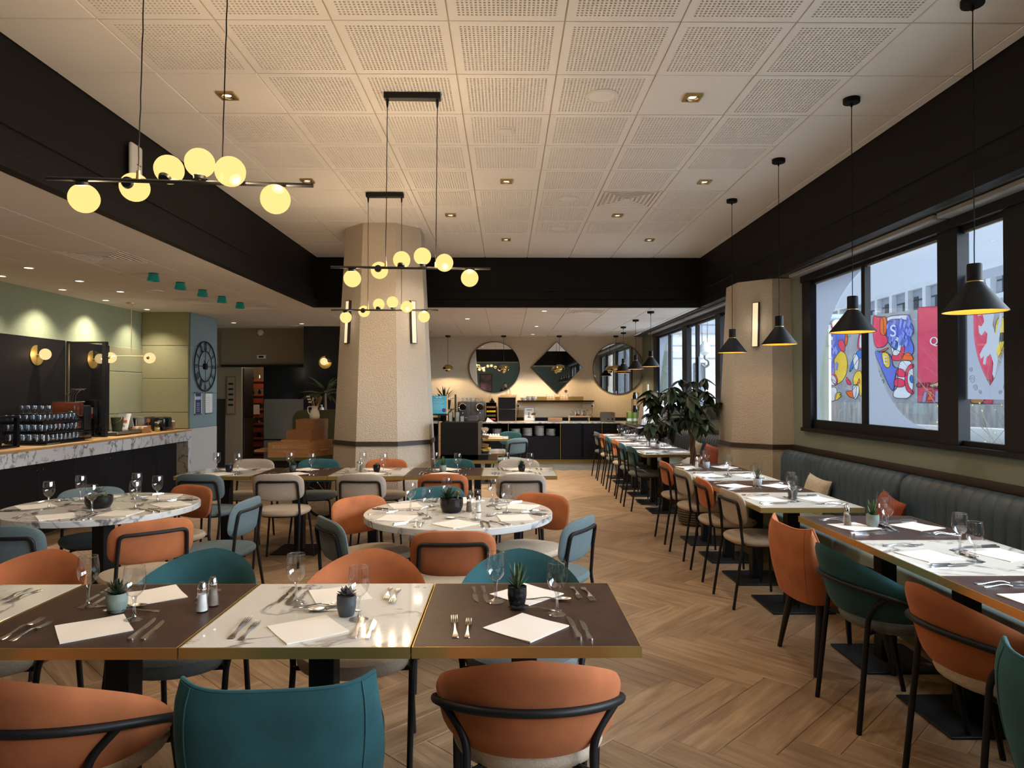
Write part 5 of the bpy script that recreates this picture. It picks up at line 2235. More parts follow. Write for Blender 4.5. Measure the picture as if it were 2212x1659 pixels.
# juice machine
t = thing('juice_machine', 'orange juicer with smoky hopper and wire chute on the bar', 'juicer', (-5.20, 8.33, .953))
MB().rbox(-.17, .17, -.20, .16, 0, .10, .02, 2).build('base', 'black_gloss', t)
MB().rbox(-.17, .15, .02, .17, .10, .40, .015, 2).build('body', 'black_cabinet', t)
MB().rbox(-.13, .15, -.17, .02, .27, .44, .02, 2).build('hopper', 'juice_orange', t)
MB().rbox(-.11, .14, -.15, .0, .12, .26, .03, 3).build('squeezer_window', 'juice_orange', t)
MB().sphere((.10, -.17, .24), (.10, .06, .11), 20, 12).build('dome', 'smoke_glass', t)
MB().tube([(-.14, -.175, .445), (.155, -.175, .445), (.155, .02, .445)], .006, 6).build('trim', 'chrome', t)
MB().tube([(.02, -.24, .115), (.20, -.19, .115)], .008, 8).build('spout_rail', 'chrome', t)
MB().rbox(-.10, .16, -.26, -.20, .0, .03, .01, 2).build('drip_tray', 'steel_brushed', t)
for k in range(5):
    x = -.03 + .03 * k
    MB().tube(bez([(x, -.06, .44), (x, -.05, .54), (x + .06, -.03, .60), (x + .09, -.03, .585)], r=.06), .0035, 6).build('chute_wire', 'chrome', t)
MB().tube(bez([(.0, -.035, .60), (.20, -.03, .60)]), .0035, 6).build('chute_bar', 'chrome', t)
t = thing('coffee_machine', 'tall black hot drinks machine with red and cream panel, behind the partition', 'coffee machine', (-5.25, 8.94, .953))
MB().rbox(-.10, .075, -.18, .0, 0, .46, .012, 2).build('body', 'black_gloss', t)
MB().box(-.085, .06, -.186, -.18, .29, .37).build('menu_panel', 'wall_beige', t, smooth=False)
MB().box(-.085, .06, -.186, -.18, .23, .29).build('red_panel', 'red', t, smooth=False)
for k in range(3):
    for q in range(2):
        MB().lathe([(.0, .004), (.009, .003), (.009, 0)], 12, tf=lambda x, y, z, k=k, q=q: (-.055 + k * .042 + x, -.186 - z, .31 + q * .035 + y)).build('button', 'black_metal', t)
for k in range(6):
    MB().box(-.085, .06, -.186, -.18, .04 + k * .018, .048 + k * .018).build('slot', 'steel_brushed', t, smooth=False)
MB().box(-.098, -.09, -.184, -.178, .02, .44).build('side_trim', 'steel_brushed', t, smooth=False)
# things at the far end of the bar
t = thing('warming_plate', 'flat steel warming plate with three knobs on the bar', 'hot plate', (-5.13, 9.12, .953))
MB().rbox(-.25, .17, -.22, .42, .012, .05, .004, 1).build('body', 'steel_brushed', t)
MB().rbox(-.24, .16, -.21, .41, .05, .056, .002, 1).build('glass_top', 'black_gloss', t)
for k in range(3):
    MB().tube([(-.10 + .07 * k, -.22, .032), (-.10 + .07 * k, -.245, .032)], .013, 12).build('knob', 'black_metal', t)
for sx in (-.2, .12):
    MB().lathe([(.012, .012), (.014, 0), (.0, 0)], 10, (sx, -.15, 0)).lathe([(.012, .012), (.014, 0), (.0, 0)], 10, (sx, .35, 0)).build('foot', 'black_metal', t)
t = thing('ice_bucket', 'grey tapered bucket with a bow handle on the bar', 'bucket', (-5.16, 9.25, 1.009))
MB().lathe([(.0, 0), (.055, 0), (.060, .01), (.078, .165), (.082, .17), (.076, .172), (.072, .16), (.055, .012), (.0, .012)], 28).build('pail', 'olive', t)
MB().tube([(.08 * cos(a), -.03 - .05 * sin(a), .165 - .07 * sin(a)) for a in [pi * i / 16 for i in range(17)]], .003, 6).build('handle', 'steel_brushed', t)
t = thing('menu_tent', 'white folded tent card with an orange stripe behind the bucket', 'sign', (-5.20, 9.52, 1.009))
MB().prism([(-.09, 0), (-.083, 0), (0, .20), (.083, 0), (.09, 0), (.004, .212), (-.004, .212)], -.08, .08, tf=lambda x, z, y: (y, x, z)).build('card', 'white_card', t, smooth=False)
MB().box(-.055, .055, -.062, -.056, .10, .125).build('stripe', 'mural_orange', t, smooth=False)
MB().box(-.05, .02, -.078, -.072, .06, .064).box(-.05, .04, -.082, -.076, .045, .049).build('print_lines', 'machine_grey', t, smooth=False)
t = thing('tea_box', 'open wooden box of sachets on the bar', 'box', (-5.03, 9.58, .953))
b = MB()
b.box(-.10, .10, -.09, -.08, 0, .06).box(-.10, .10, .08, .09, 0, .10).box(-.10, -.09, -.08, .08, 0, .085).box(.09, .10, -.08, .08, 0, .085).box(-.09, .09, -.08, .08, 0, .01)
b.build('case', 'wood_warm', t, smooth=False)
for k in range(4):
    MB().rbox(-.08 + .042 * k, -.045 + .042 * k, -.05, .05, .012, .088, .003, 1).build('sachets', 'paper' if k % 2 else 'wood_light', t)
t = thing('microwave_oven', 'small steel oven against the green wall on the bar', 'oven', (-5.30, 9.98, .953))
MB().rbox(-.19, .19, -.16, .16, .01, .21, .01, 2).build('body', 'steel_brushed', t)
MB().box(-.17, .08, -.165, -.158, .03, .19).build('door', 'black_gloss', t, smooth=False)
MB().tube([(.10, -.18, .05), (.10, -.18, .17)], .006, 8).build('handle', 'chrome', t)
for i, (x, y, h, m, n_, l) in enumerate(((-5.03, 9.80, .085, 'chrome', 'sugar_caddy', 'steel sugar caddy with a pink tag on the bar'), (-4.97, 9.93, .12, 'oil', 'oil_bottle', 'glass jar of oil with a wooden stopper on the bar'))):
    t = thing(n_, l, 'jar', (x, y, .953))
    MB().lathe([(.0, 0), (.038, 0), (.04, .005), (.04, h * .6), (.028, h * .75), (.028, h)], 20).build('jar', 'bowl_glass' if i else 'chrome', t)
    if i:
        MB().lathe([(.0, .004), (.036, .004), (.037, h * .5), (.0, h * .5)], 20).build('oil', 'oil', t)
        MB().lathe([(.0, h), (.034, h), (.034, h + .018), (.0, h + .018)], 16).build('stopper', 'wood_light', t)
    else:
        MB().box(-.002, .002, -.002, .002, h, h + .06).build('pick', 'copper', t, smooth=False)
        MB().box(-.022, .022, -.003, .003, h + .05, h + .10).build('tag', 'cushion_rust', t, smooth=False)
t = thing('capsule_machine', 'compact black coffee machine at the far end of the bar', 'coffee machine', (-5.0, 10.12, .953))
MB().rbox(-.09, .09, -.11, .14, .01, .20, .03, 3).build('body', 'black_gloss', t)
MB().rbox(-.07, .07, -.13, -.10, .07, .12, .008, 2).build('spout', 'black_cabinet', t)
MB().rbox(-.06, .06, -.16, -.09, .0, .02, .004, 1).build('drip_tray', 'black_metal', t)
MB().box(.0, .06, -.1125, -.11, .145, .152).box(.01, .055, -.1125, -.11, .132, .139).build('print_lines', 'rail_grey', t, smooth=False)
MB().lathe([(.0, .004), (.006, .003), (.006, 0)], 10, tf=lambda x, y, z: (.06 + x, -.111 - z, .06 + y)).build('button', 'red', t)
t = thing('cup_stack', 'stack of paper cups at the very end of the bar', 'cups', (-4.96, 10.36, .953))
MB().lathe([(.0, 0), (.034, 0), (.041, .115), (.043, .118), (.043, .122), (.0, .122)], 22).build('cups', 'cork', t)
MB().lathe([(.0, .122), (.03, .122), (.028, .134), (.0, .134)], 18).build('lid', 'white_card', t)

# clock and two frames on the blue wall
t = thing('wall_clock', 'large black skeleton clock with roman numerals on the blue wall', 'clock', (-4.782, 11.02, 1.92))
cp = lambda r, a, d=.022: (d, r * sin(a), r * cos(a))
for r, w in ((.392, .010), (.242, .008)):
    MB().tube([cp(r, 2 * pi * i / 64) for i in range(64)], w, 8, closed=True).build('ring', 'black_metal', t)
ROM = ['XII', 'I', 'II', 'III', 'IV', 'V', 'VI', 'VII', 'VIII', 'IX', 'X', 'XI']
for h in range(12):
    a = 2 * pi * h / 12
    b = MB()
    wch = {'I': .022, 'V': .045, 'X': .045}
    tot = sum(wch[c] for c in ROM[h])
    o_ = -tot / 2

    def bar(x0, x1):
        p = []
        for (x, r) in ((x0, .252), (x1, .382)):
            p.append((.022, r * sin(a) + x * cos(a), r * cos(a) - x * sin(a)))
        b.tube(p, .0045, 6)
    for c in ROM[h]:
        m = o_ + wch[c] / 2
        if c == 'I':
            bar(m, m)
        elif c == 'V':
            bar(m, m - .016); bar(m, m + .016)
        else:
            bar(m - .016, m + .016); bar(m + .016, m - .016)
        o_ += wch[c]
    b.build('numeral', 'black_metal', t)
b = MB()
for a in (0, pi / 2, pi, 3 * pi / 2):
    b.tube([cp(.03, a), cp(.242, a)], .005, 6)
b.build('cross_bars', 'black_metal', t)
MB().tube([cp(.0, 0, .03), cp(.12, R(-35), .03)], .005, 6).build('hour_hand', 'black_metal', t)
MB().tube([cp(.0, 0, .034), cp(.15, R(40), .034)], .004, 6).build('minute_hand', 'black_metal', t)
MB().tube([(.0, 0, 0), (.042, 0, 0)], .05, 24).build('hub', 'brown_black', t)
for y, m, l in ((10.80, 'navy', 'silver poster frame with a dark blue sheet under the clock'), (11.19, 'white_card', 'silver poster frame with a printed white sheet under the clock')):
    t = thing('poster_frame', l, 'picture frame', (-4.783, y, 1.335))
    MB().box(0, .012, -.125, -.105, -.165, .165).box(0, .012, .105, .125, -.165, .165).build('frame', 'white_plastic', t, smooth=False)
    MB().box(0, .014, -.125, .125, .155, .175).box(0, .014, -.125, .125, -.175, -.155).build('clip_rail', 'machine_grey', t, smooth=False)
    MB().box(0, .006, -.105, .105, -.155, .155).build('sheet', m, t, smooth=False)
    b = MB()
    if m == 'navy':
        MB().box(.006, .007, -.095, .095, .06, .11).build('pale_band', 'facade_blue', t, smooth=False)
        for k in range(5):
            b.box(.006, .007, -.05, .06, -.12 + k * .03, -.112 + k * .03)
        b.build('print_lines', 'facade_blue', t, smooth=False)
    else:
        for k in range(9):
            b.box(.006, .007, -.08, .08 - .02 * (k % 3), -.13 + k * .028, -.126 + k * .028)
        b.build('print_lines', 'machine_grey', t, smooth=False)

# ================================================================== HALL AND FOOD CART
t = thing('framed_notice', 'brown framed notice board beside the pantry door', 'picture frame', (-5.21, 13.199, 1.45))
MB().box(-.085, .085, -.02, 0, -.36, .36).build('frame', 'wood_red', t, smooth=False)
MB().box(-.07, .07, -.023, -.02, -.34, .34).build('sheet', 'wall_hall', t, smooth=False)
for k in range(5):
    MB().box(-.045, .045, -.026, -.023, -.2 + k * .1, -.165 + k * .1).build('print_block', 'brown_black', t, smooth=False)
t = thing('exit_sign', 'small white sign box with a dark label over the hall opening', 'sign', (-4.63, 13.178, 2.18))
MB().rbox(-.08, .08, -.03, .0, -.035, .035, .004, 1).build('case', 'white_plastic', t)
MB().box(-.045, .045, -.033, -.03, -.018, .018).build('label_plate', 'brown_black', t, smooth=False)
t = thing('smoke_detector', 'round white detector high on the hall wall', 'detector', (-4.66, 13.199, 2.64))
MB().sphere((0, -.02, 0), (.055, .03, .055), 20, 10).build('dome', 'white_plastic', t)
MB().lathe([(.0, 0), (.06, 0), (.06, .012), (.0, .012)], 20, tf=lambda x, y, z: (x, -z, y)).build('base', 'white_plastic', t)
t = thing('hall_cabinet', 'dark brown low cabinet at the hall corner by the clock', 'cabinet', (-5.42, 12.95, 0))
MB().rbox(-.1, .12, -.2, .2, .0, 1.38, .004, 1).build('body', 'brown_black', t, smooth=False)
MB().rbox(-.09, .11, -.215, -.2, .03, 1.35, .003, 1).build('door', 'bronze_panel', t, smooth=False)
t = thing('bottle_rack', 'red crates and bottles on a rack inside the pantry', 'rack', (-5.12, 14.5, 0))
for k in range(6):
    z = .08 + k * .30
    MB().rbox(-.24, .24, -.14, .16, z, z + .19, .006, 1).build('crate', 'crate_red', t, smooth=False)
    MB().box(-.20, .20, -.146, -.14, z + .11, z + .15).build('crate_slot', 'black_metal', t, smooth=False)
    for q in range(3):
        MB().lathe([(.0, 0), (.03, 0), (.03, .05), (.012, .08), (.012, .1), (.0, .1)], 12, (-.14 + q * .14, -.05, z + .19)).build('bottle', 'chrome' if (k + q) % 3 == 0 else 'black_gloss', t)
MB().box(-.27, -.25, -.14, .16, 0, 1.9).box(.25, .27, -.14, .16, 0, 1.9).build('upright', 'crate_red', t, smooth=False)
MB().box(-.10, .04, -.155, -.148, 1.05, 1.25).build('tag_sheet', 'white_card', t, smooth=False)
point_light('pantry_light', (-4.6, 13.95, 2.2), 16, (1, .75, .5), .08)
t = thing('steel_splashback', 'brushed steel panel behind the food cart', 'panel', (-4.10, 13.12, 0))
MB().box(-.46, .40, -.012, .02, .0, 1.38).build('sheet', 'steel_brushed', t, smooth=False)
MB().box(-.46, .40, -.03, -.012, .60, .63).build('lip', 'black_metal', t, smooth=False)

t = thing('food_cart', 'wooden food cart with stepped top and spoked wheel by the column', 'cart', (-2.52, 8.25, 0))
foot = [(-.30, 0), (.19, 0), (.38, .40), (.30, .62), (-.20, .62)]
MB().prism(foot, .74, .915).build('box', 'wood_warm', t, smooth=False)
MB().prism([(x * 1.02, y * 1.01 - .005) for x, y in foot], .70, .74).build('skirt', 'olive', t, smooth=False)
MB().prism([(x * .9, y * .9 + .05) for x, y in foot], .30, .70).build('lower_body', 'brown_black', t, smooth=False)
MB().prism([(-.165, .06), (.17, .06), (.30, .40), (-.165, .50)], .915, .945).build('step', 'wood_warm', t, smooth=False)
MB().prism([(-.105, .08), (.19, .08), (.30, .42), (-.105, .50)], .945, 1.06).build('step', 'wood_red', t, smooth=False)
MB().prism([(.0, .10), (.21, .10), (.30, .44), (.0, .50)], 1.06, 1.185).build('step', 'wood_red', t, smooth=False)
MB().box(-.48, -.30, .05, .40, .80, .825).build('side_shelf', 'wood_warm', t, smooth=False)
d = Vector((.19, .40, 0)).normalized()
ang = atan2(d.y, d.x)
dr = MB().box(.05, .38, -.008, .004, .775, .845)
dr.xf(Matrix.Translation((.19, 0, 0)) @ Matrix.Rotation(ang, 4, 'Z'))
dd = dr.build('drawer', 'wood_warm', t, smooth=False)
hd = MB().tube([(.16, -.025, .815), (.32, -.025, .815)], .008, 8)
hd.xf(Matrix.Translation((.19, 0, 0)) @ Matrix.Rotation(ang, 4, 'Z'))
hd.build('handle', 'wood_light', dd)
text('lettering', 'BONS&VIVANTS', .056, 'wood_light', t, (-.045, -.002, .845), (R(90), 0, 0), .0008)
text('lettering', 'MERCURE', .032, 'wood_light', t, (-.045, -.002, .795), (R(90), 0, 0), .0008)
wh = MB()
wc = (.38, .08, .29)
wh.tube([(wc[0], wc[1] + .27 * cos(2 * pi * i / 48), wc[2] + .27 * sin(2 * pi * i / 48)) for i in range(48)], .016, 8, closed=True)
w_ = wh
w_.xf(Matrix.Translation((wc[0], wc[1], 0)) @ Matrix.Rotation(R(-50), 4, 'Z') @ Matrix.Translation((-wc[0], -wc[1], 0)))
wheel = w_.build('wheel', 'black_metal', t)
sp = MB()
for i in range(14):
    a = 2 * pi * i / 14
    sp.tube([(wc[0], wc[1], wc[2]), (wc[0], wc[1] + .262 * cos(a), wc[2] + .262 * sin(a))], .002, 5)
sp.tube([(wc[0] - .03, wc[1], wc[2]), (wc[0] + .03, wc[1], wc[2])], .018, 12)
sp.xf(Matrix.Translation((wc[0], wc[1], 0)) @ Matrix.Rotation(R(-50), 4, 'Z') @ Matrix.Translation((-wc[0], -wc[1], 0)))
sp.build('spokes', 'chrome', wheel)
for x, y in ((-.22, .1), (-.15, .5)):
    MB().tube([(x, y, .32), (x, y, .07)], .014, 8).sphere((x, y, .045), (.018, .045, .045), 14, 8).build('caster', 'black_metal', t)
# enamel jug with utensils
JZ = 1.185
t = thing('enamel_jug', 'cream enamel jug on top of the food cart', 'jug', (-2.35, 8.55, JZ))
MB().lathe([(.0, 0), (.050, 0), (.060, .012), (.062, .045), (.050, .09), (.036, .12), (.036, .14), (.048, .158), (.045, .158), (.033, .14), (.033, .12), (.0, .115)], 28).build('body', 'ceramic', t)
MB().tube(bez([(-.040, 0, .150), (-.085, 0, .150), (-.085, 0, .09), (-.056, 0, .045)], r=.04), .006, 8).build('handle', 'ceramic', t)
t = thing('paper_flag', 'small black and white striped flag standing in the jug', 'flag', (-2.36, 8.55, JZ + .117))
MB().tube([(0, 0, 0), (-.055, 0, .17)], .0025, 6).build('stick', 'wood_light', t)
for k in range(6):
    q = MB().box(-.092 + .006 * k, -.052 + .007 * k, -.001, .001, .150 - .017 * k, .165 - .017 * k)
    q.build('stripe', 'black_metal' if k % 2 else 'white_card', t, smooth=False)
t = thing('whisk', 'wire whisk standing in the enamel jug', 'whisk', (-2.33, 8.55, JZ + .117))
MB().tube([(0, 0, 0), (.022, 0, .07)], .005, 8).build('handle', 'chrome', t)
b = MB()
for k in range(5):
    a = pi * k / 5
    pts = []
    for i in range(17):
        u = 2 * pi * i / 16
        w = .026 * sin(u)
        h = .05 * (1 - cos(u))
        pts.append((.022 + h * .32 + w * cos(a) * .95, w * sin(a), .07 + h * .95 - w * cos(a) * .3))
    b.tube(pts, .0013, 5)
b.build('wires', 'copper', t)
for x0, tx, m, l in ((-.004, -.022, 'wood_light', 'pale wooden spatula in the enamel jug'), (.004, .012, 'wood_red', 'brown wooden spoon in the enamel jug')):
    t = thing('wooden_utensil', l, 'utensil', (-2.345 + x0, 8.56, JZ + .117))
    MB().tube([(0, 0, 0), (tx, 0, .10)], .0045, 8).build('stick', m, t)
    MB().sphere((tx * 1.2, 0, .125), (.012, .004, .026), 12, 8).build('blade', m, t)
# olive planter and its dark plant, soap bottle
t = thing('rounded_planter', 'olive green round-cornered planter cabinet behind the cart', 'planter', (-2.72, 9.9, 0))
pl = [(-.28, 0)] + [(-.28 + .14 * (1 - cos(R(a))), 1.12 + .14 * sin(R(a))) for a in range(0, 91, 10)] + [(.34, 1.26), (.34, 0)]
MB().prism(pl, -.12, .16, tf=lambda x, z, y: (x, y, z)).build('body', 'olive', t, smooth=False)
t = thing('soap_bottle', 'white pump soap bottle on the olive planter', 'bottle', (-2.62, 9.9, 1.26))
MB().lathe([(.0, 0), (.030, 0), (.032, .008), (.028, .03), (.014, .036), (.014, .045), (.005, .048), (.005, .065), (.0, .066)], 18).build('bottle', 'white_plastic', t)
MB().rbox(-.026, .008, -.006, .006, .062, .072, .002, 1).build('pump', 'white_plastic', t)
t = thing('palm_plant', 'dark palm with drooping leaves against the black wall', 'plant', (-2.74, 10.6, 0))
MB().lathe([(.0, 0), (.15, 0), (.19, .45), (.17, .45), (.0, .40)], 24).build('pot', 'brown_black', t)
MB().tube([(0, 0, .38), (.0, 0, .8), (-.02, 0, 1.55)], .022, 8).build('stem', 'trunk', t)
lm2 = leaf_mesh(.42, .030, 'leaf_palm', .25, -.35, seg=8)
rp = random.Random(8)
for k in range(26):
    o = link('leaf', lm2, t)
    o.location = (-.02, 0, 1.45 + .1 * rp.random())
    s_ = rp.uniform(.7, 1.1)
    o.scale = (s_, s_, s_)
    o.rotation_euler = (R(rp.uniform(-12, 62)), R(rp.uniform(-25, 25)), 2 * pi * k / 26 * 3.1 + rp.uniform(-.3, .3))

# ================================================================== BACK COUNTER
t = thing('back_counter', 'long black serving counter with a pale top along the back wall', 'counter')
CZ = .875
MB().rbox(-1.6, 3.02, 14.58, 15.29, CZ - .028, CZ, .003, 1).rbox(2.40, 3.02, 12.56, 14.58, CZ - .028, CZ, .003, 1).build('worktop', 'marble_edge', t, smooth=False)
b = MB()
b.box(-1.6, 2.42, 15.20, 15.28, .09, CZ - .028)
b.box(-1.6, 2.42, 14.62, 15.2, .09, .11)
for x in (-1.6, -.9, .06, 1.16, 1.62, 2.04, 2.41):
    b.box(x - .009, x + .009, 14.62, 15.2, .11, CZ - .028)
b.build('carcass', 'black_cabinet', t, smooth=False)
for x in (.06, 1.16, 2.04):
    MB().box(x - .006, x + .006, 14.603, 14.62, .09, CZ - .028).build('brass_strip', 'brass', t, smooth=False)
for x0, x1 in ((-1.58, -.92), (-.88, .04), (.08, 1.14)):
    MB().box(x0, x1, 14.63, 15.2, .555, .575).build('shelf', 'black_cabinet', t, smooth=False)
    MB().rbox(x0, x1, 14.605, 14.625, .095, .56, .002, 1).build('drawer_front', 'black_cabinet', t, smooth=False)
for x0, x1 in ((1.18, 1.60), (1.64, 2.02), (2.06, 2.40)):
    MB().rbox(x0, x1, 14.605, 14.625, .095, CZ - .032, .002, 1).build('door', 'black_cabinet', t, smooth=False)
MB().box(2.43, 3.0, 12.60, 14.6, .09, CZ - .028).build('side_cabinet', 'black_cabinet', t, smooth=False)
MB().box(-1.6, 2.42, 14.655, 14.67, 0, .09).box(2.45, 3.0, 12.63, 12.645, 0, .09).build('toe_kick', 'brass', t, smooth=False)
MB().box(-1.6, 3.02, 15.27, 15.298, CZ, CZ + .075).build('upstand', 'black_cabinet', t, smooth=False)


def mk_plate(label):
    o = MB().lathe([(.0, .0), (.06, .0), (.075, .003), (.105, .014), (.104, .018), (.072, .008), (.0, .006)], 28).build('plate', 'ceramic')
    tag(o, label, 'plate')
    return o


PLT = Kind(mk_plate)
for x, n, w in ((.21, 9, 'first'), (.47, 10, 'second'), (.72, 13, 'third'), (.97, 9, 'fourth'), (-.18, 9, 'left'), (-.50, 10, 'leftmost')):
    for k in range(n):
        PLT.put((x + random.uniform(-.003, .003), 14.80, .575 + k * .0165), 0,
                'white plate in the %s plate stack under the back counter' % w, 'white plates in the %s stack under the counter' % w)


def BXp(px, y=14.9):
    return (px - 1092) / 1495 * y


Z0 = CZ
# double-headed coffee machine with tumblers on top
t = thing('capsule_coffee_machine', 'wide grey coffee machine with two chrome-ringed heads, back counter', 'coffee machine', (-.735, 14.98, Z0))
MB().rbox(-.295, .295, -.10, .22, .0, .43, .012, 2).build('body', 'machine_grey', t)
MB().box(-.004, .0, -.103, -.10, .1, .42).box(-.11, -.106, -.103, -.10, .1, .42).box(.11, .114, -.103, -.10, .1, .42).build('panel_seams', 'black_metal', t, smooth=False)
for s in (-1, 1):
    MB().lathe([(.088, .0), (.092, .04), (.080, .055), (.068, .045), (.066, .0)], 32, tf=lambda x, y, z, s=s: (s * .185 + x, -.10 - z, .315 + y)).build('chrome_ring', 'chrome', t)
    MB().lathe([(.0, .03), (.068, .03)], 28, tf=lambda x, y, z, s=s: (s * .185 + x, -.10 - z, .315 + y)).build('head', 'black_gloss', t)
    MB().rbox(s * .185 - .10, s * .185 + .10, -.20, -.10, .0, .05, .01, 1).build('drip_tray', 'black_metal', t)
    MB().tube(bez([(s * .185, -.10, .20), (s * .185, -.14, .20), (s * .185, -.14, .17)], r=.02), .010, 8).build('spout', 'chrome', t)
for i in range(10):
    TU.put((-.95 + .085 * (i % 6) + .03 * (i // 6), 14.98 + .09 * (i // 6), Z0 + .431), 0, 'clear tumbler upside on the grey coffee machine', 'tumblers on the coffee machine')
t = thing('card_reader_tray', 'steel document tray with a grey sign before the coffee machine', 'tray', (-.80, 14.68, Z0))
MB().rbox(-.22, .0, -.07, .07, .03, .05, .004, 1).rbox(-.21, -.01, -.06, .06, .0, .03, .004, 1).build('tray', 'black_metal', t)
MB().rbox(-.23, -.01, -.075, .05, .085, .10, .004, 1).build('lid', 'steel_brushed', t)
MB().rbox(.01, .22, -.02, .0, .0, .13, .003, 1).build('sign_plate', 'machine_grey', t)
MB().box(.05, .19, -.0215, -.02, .085, .090).box(.03, .19, -.0215, -.02, .065, .069).build('print_lines', 'opening_dark', t, smooth=False)
t = thing('folded_cloth', 'white napkin folded to a peak on the back counter', 'napkin', (-.36, 14.66, Z0))
MB().add([(-.06, -.05, 0), (.13, -.05, 0), (.12, .06, 0), (-.05, .06, 0), (-.02, .0, .10), (.05, .0, .045)], [(0, 1, 5, 4), (1, 2, 5), (2, 3, 4, 5), (3, 0, 4), (3, 2, 1, 0)]).build('cloth', 'paper', t, smooth=False)
t = thing('drawer_tower', 'slim black drawer tower with coloured drawers on the back counter', 'drawers', (-.31, 14.98, Z0))
MB().box(-.11, -.10, -.12, .14, 0, .41).box(.10, .11, -.12, .14, 0, .41).box(-.1, .1, .12, .14, 0, .41).box(-.11, .11, -.12, .14, .40, .41).build('case', 'black_metal', t, smooth=False)
for z, m in ((.03, 'red'), (.11, 'olive'), (.20, 'yellow'), (.29, 'wood_red')):
    d = MB().rbox(-.098, .098, -.145, .11, z, z + .04, .006, 1).build('drawer', m, t)
    MB().rbox(-.03, .03, -.152, -.145, z + .014, z + .022, .002, 1).build('handle', m, d)
t = thing('glass_bottle', 'clear round-topped bottle above the drawer tower', 'bottle', (-.33, 15.05, Z0 + .411))
MB().lathe([(.0, 0), (.04, 0), (.042, .01), (.042, .11), (.02, .15), (.018, .17), (.026, .19), (.02, .21), (.0, .215)], 20).build('body', 'bowl_glass', t)
t = thing('dark_succulent', 'dark spiky succulents on the drawer tower', 'plant', (-.29, 14.93, Z0 + .411))
MB().lathe([(.0, 0), (.05, 0), (.06, .035), (.0, .03)], 18).build('dish', 'pot_black', t)
me = leaf_mesh(.07, .012, 'leaf_dark', .3, .1)
for k in range(16):
    o = link('leaf', me, t)
    o.location = (0, 0, .03)
    o.rotation_euler = (R(20 + 50 * (k % 3) / 2), 0, k * 2.4)
t = thing('bread_cabinet', 'black two-door cabinet in a pale wood case on the back counter', 'cabinet', (.03, 14.98, Z0))
for q in ((-.20, -.185, 0, .54), (.185, .20, 0, .54)):
    MB().box(q[0], q[1], -.16, .2, q[2], q[3]).build('side_panel', 'wood_light', t, smooth=False)
MB().box(-.2, .2, -.16, .2, .525, .54).box(-.2, .2, -.16, .2, 0, .015).build('top_and_base', 'wood_light', t, smooth=False)
for z0, z1 in ((.018, .267), (.273, .522)):
    MB().rbox(-.183, .183, -.155, -.14, z0, z1, .003, 1).build('door', 'black_cabinet', t, smooth=False)
for k in range(2):
    t = thing('wooden_board', ('upper' if k else 'lower') + ' pale wooden board on the bread cabinet', 'board', (.06 + .02 * k, 14.98, Z0 + .541 + .022 * k))
    MB().rbox(-.19, .17, -.10, .12, 0, .018, .006, 2).build('board', 'wood_light', t)
t = thing('wire_lantern', 'small black wire lantern on the wooden boards', 'lantern', (.06, 14.98, Z0 + .583))
b = MB()
for k in range(6):
    a = 2 * pi * k / 6
    b.tube([(.058 * cos(a), .058 * sin(a), 0), (.032 * cos(a), .032 * sin(a), .13)], .003, 5)
b.tube([(.058 * cos(2 * pi * i / 24), .058 * sin(2 * pi * i / 24), .003) for i in range(24)], .003, 5, closed=True)
b.tube([(.032 * cos(2 * pi * i / 24), .032 * sin(2 * pi * i / 24), .13) for i in range(24)], .003, 5, closed=True)
b.build('cage', 'black_metal', t)
MB().sphere((0, 0, .05), .022, 12, 8).build('candle_glass', 'opal_soft', t)
# wall shelf
t = thing('wall_shelf', 'black rounded wall shelf with a brass back strip', 'shelf', (1.10, 15.298, 1.295))
out = [(-.84, 0), (.84, 0), (.84, -.20)] + [(.84 - .10 * (1 - cos(R(a))), -.20 - .10 * sin(R(a))) for a in range(10, 91, 10)]
out = [(-.84, 0), (.84, 0)] + [(.74 + .10 * cos(R(a)), -.18 - .10 * sin(R(a))) for a in range(0, 91, 10)] + [(-.74 - .10 * sin(R(a)), -.18 - .10 * cos(R(a))) for a in range(0, 91, 10)]
MB().prism(out[::-1], 0, .034).build('board', 'black_gloss', t, smooth=False)
MB().box(-.64, .62, -.012, 0, .034, .115).build('back_strip', 'brass', t, smooth=False)
MB().box(-.72, .62, -.03, 0, -.035, 0).build('bracket_rail', 'brass', t, smooth=False)


def mk_bowl(label):
    o = MB().lathe([(.0, 0), (.030, 0), (.032, .008), (.055, .03), (.066, .062), (.063, .062), (.052, .034), (.0, .014)], 26).build('bowl', 'ceramic')
    tag(o, label, 'bowl')
    return o


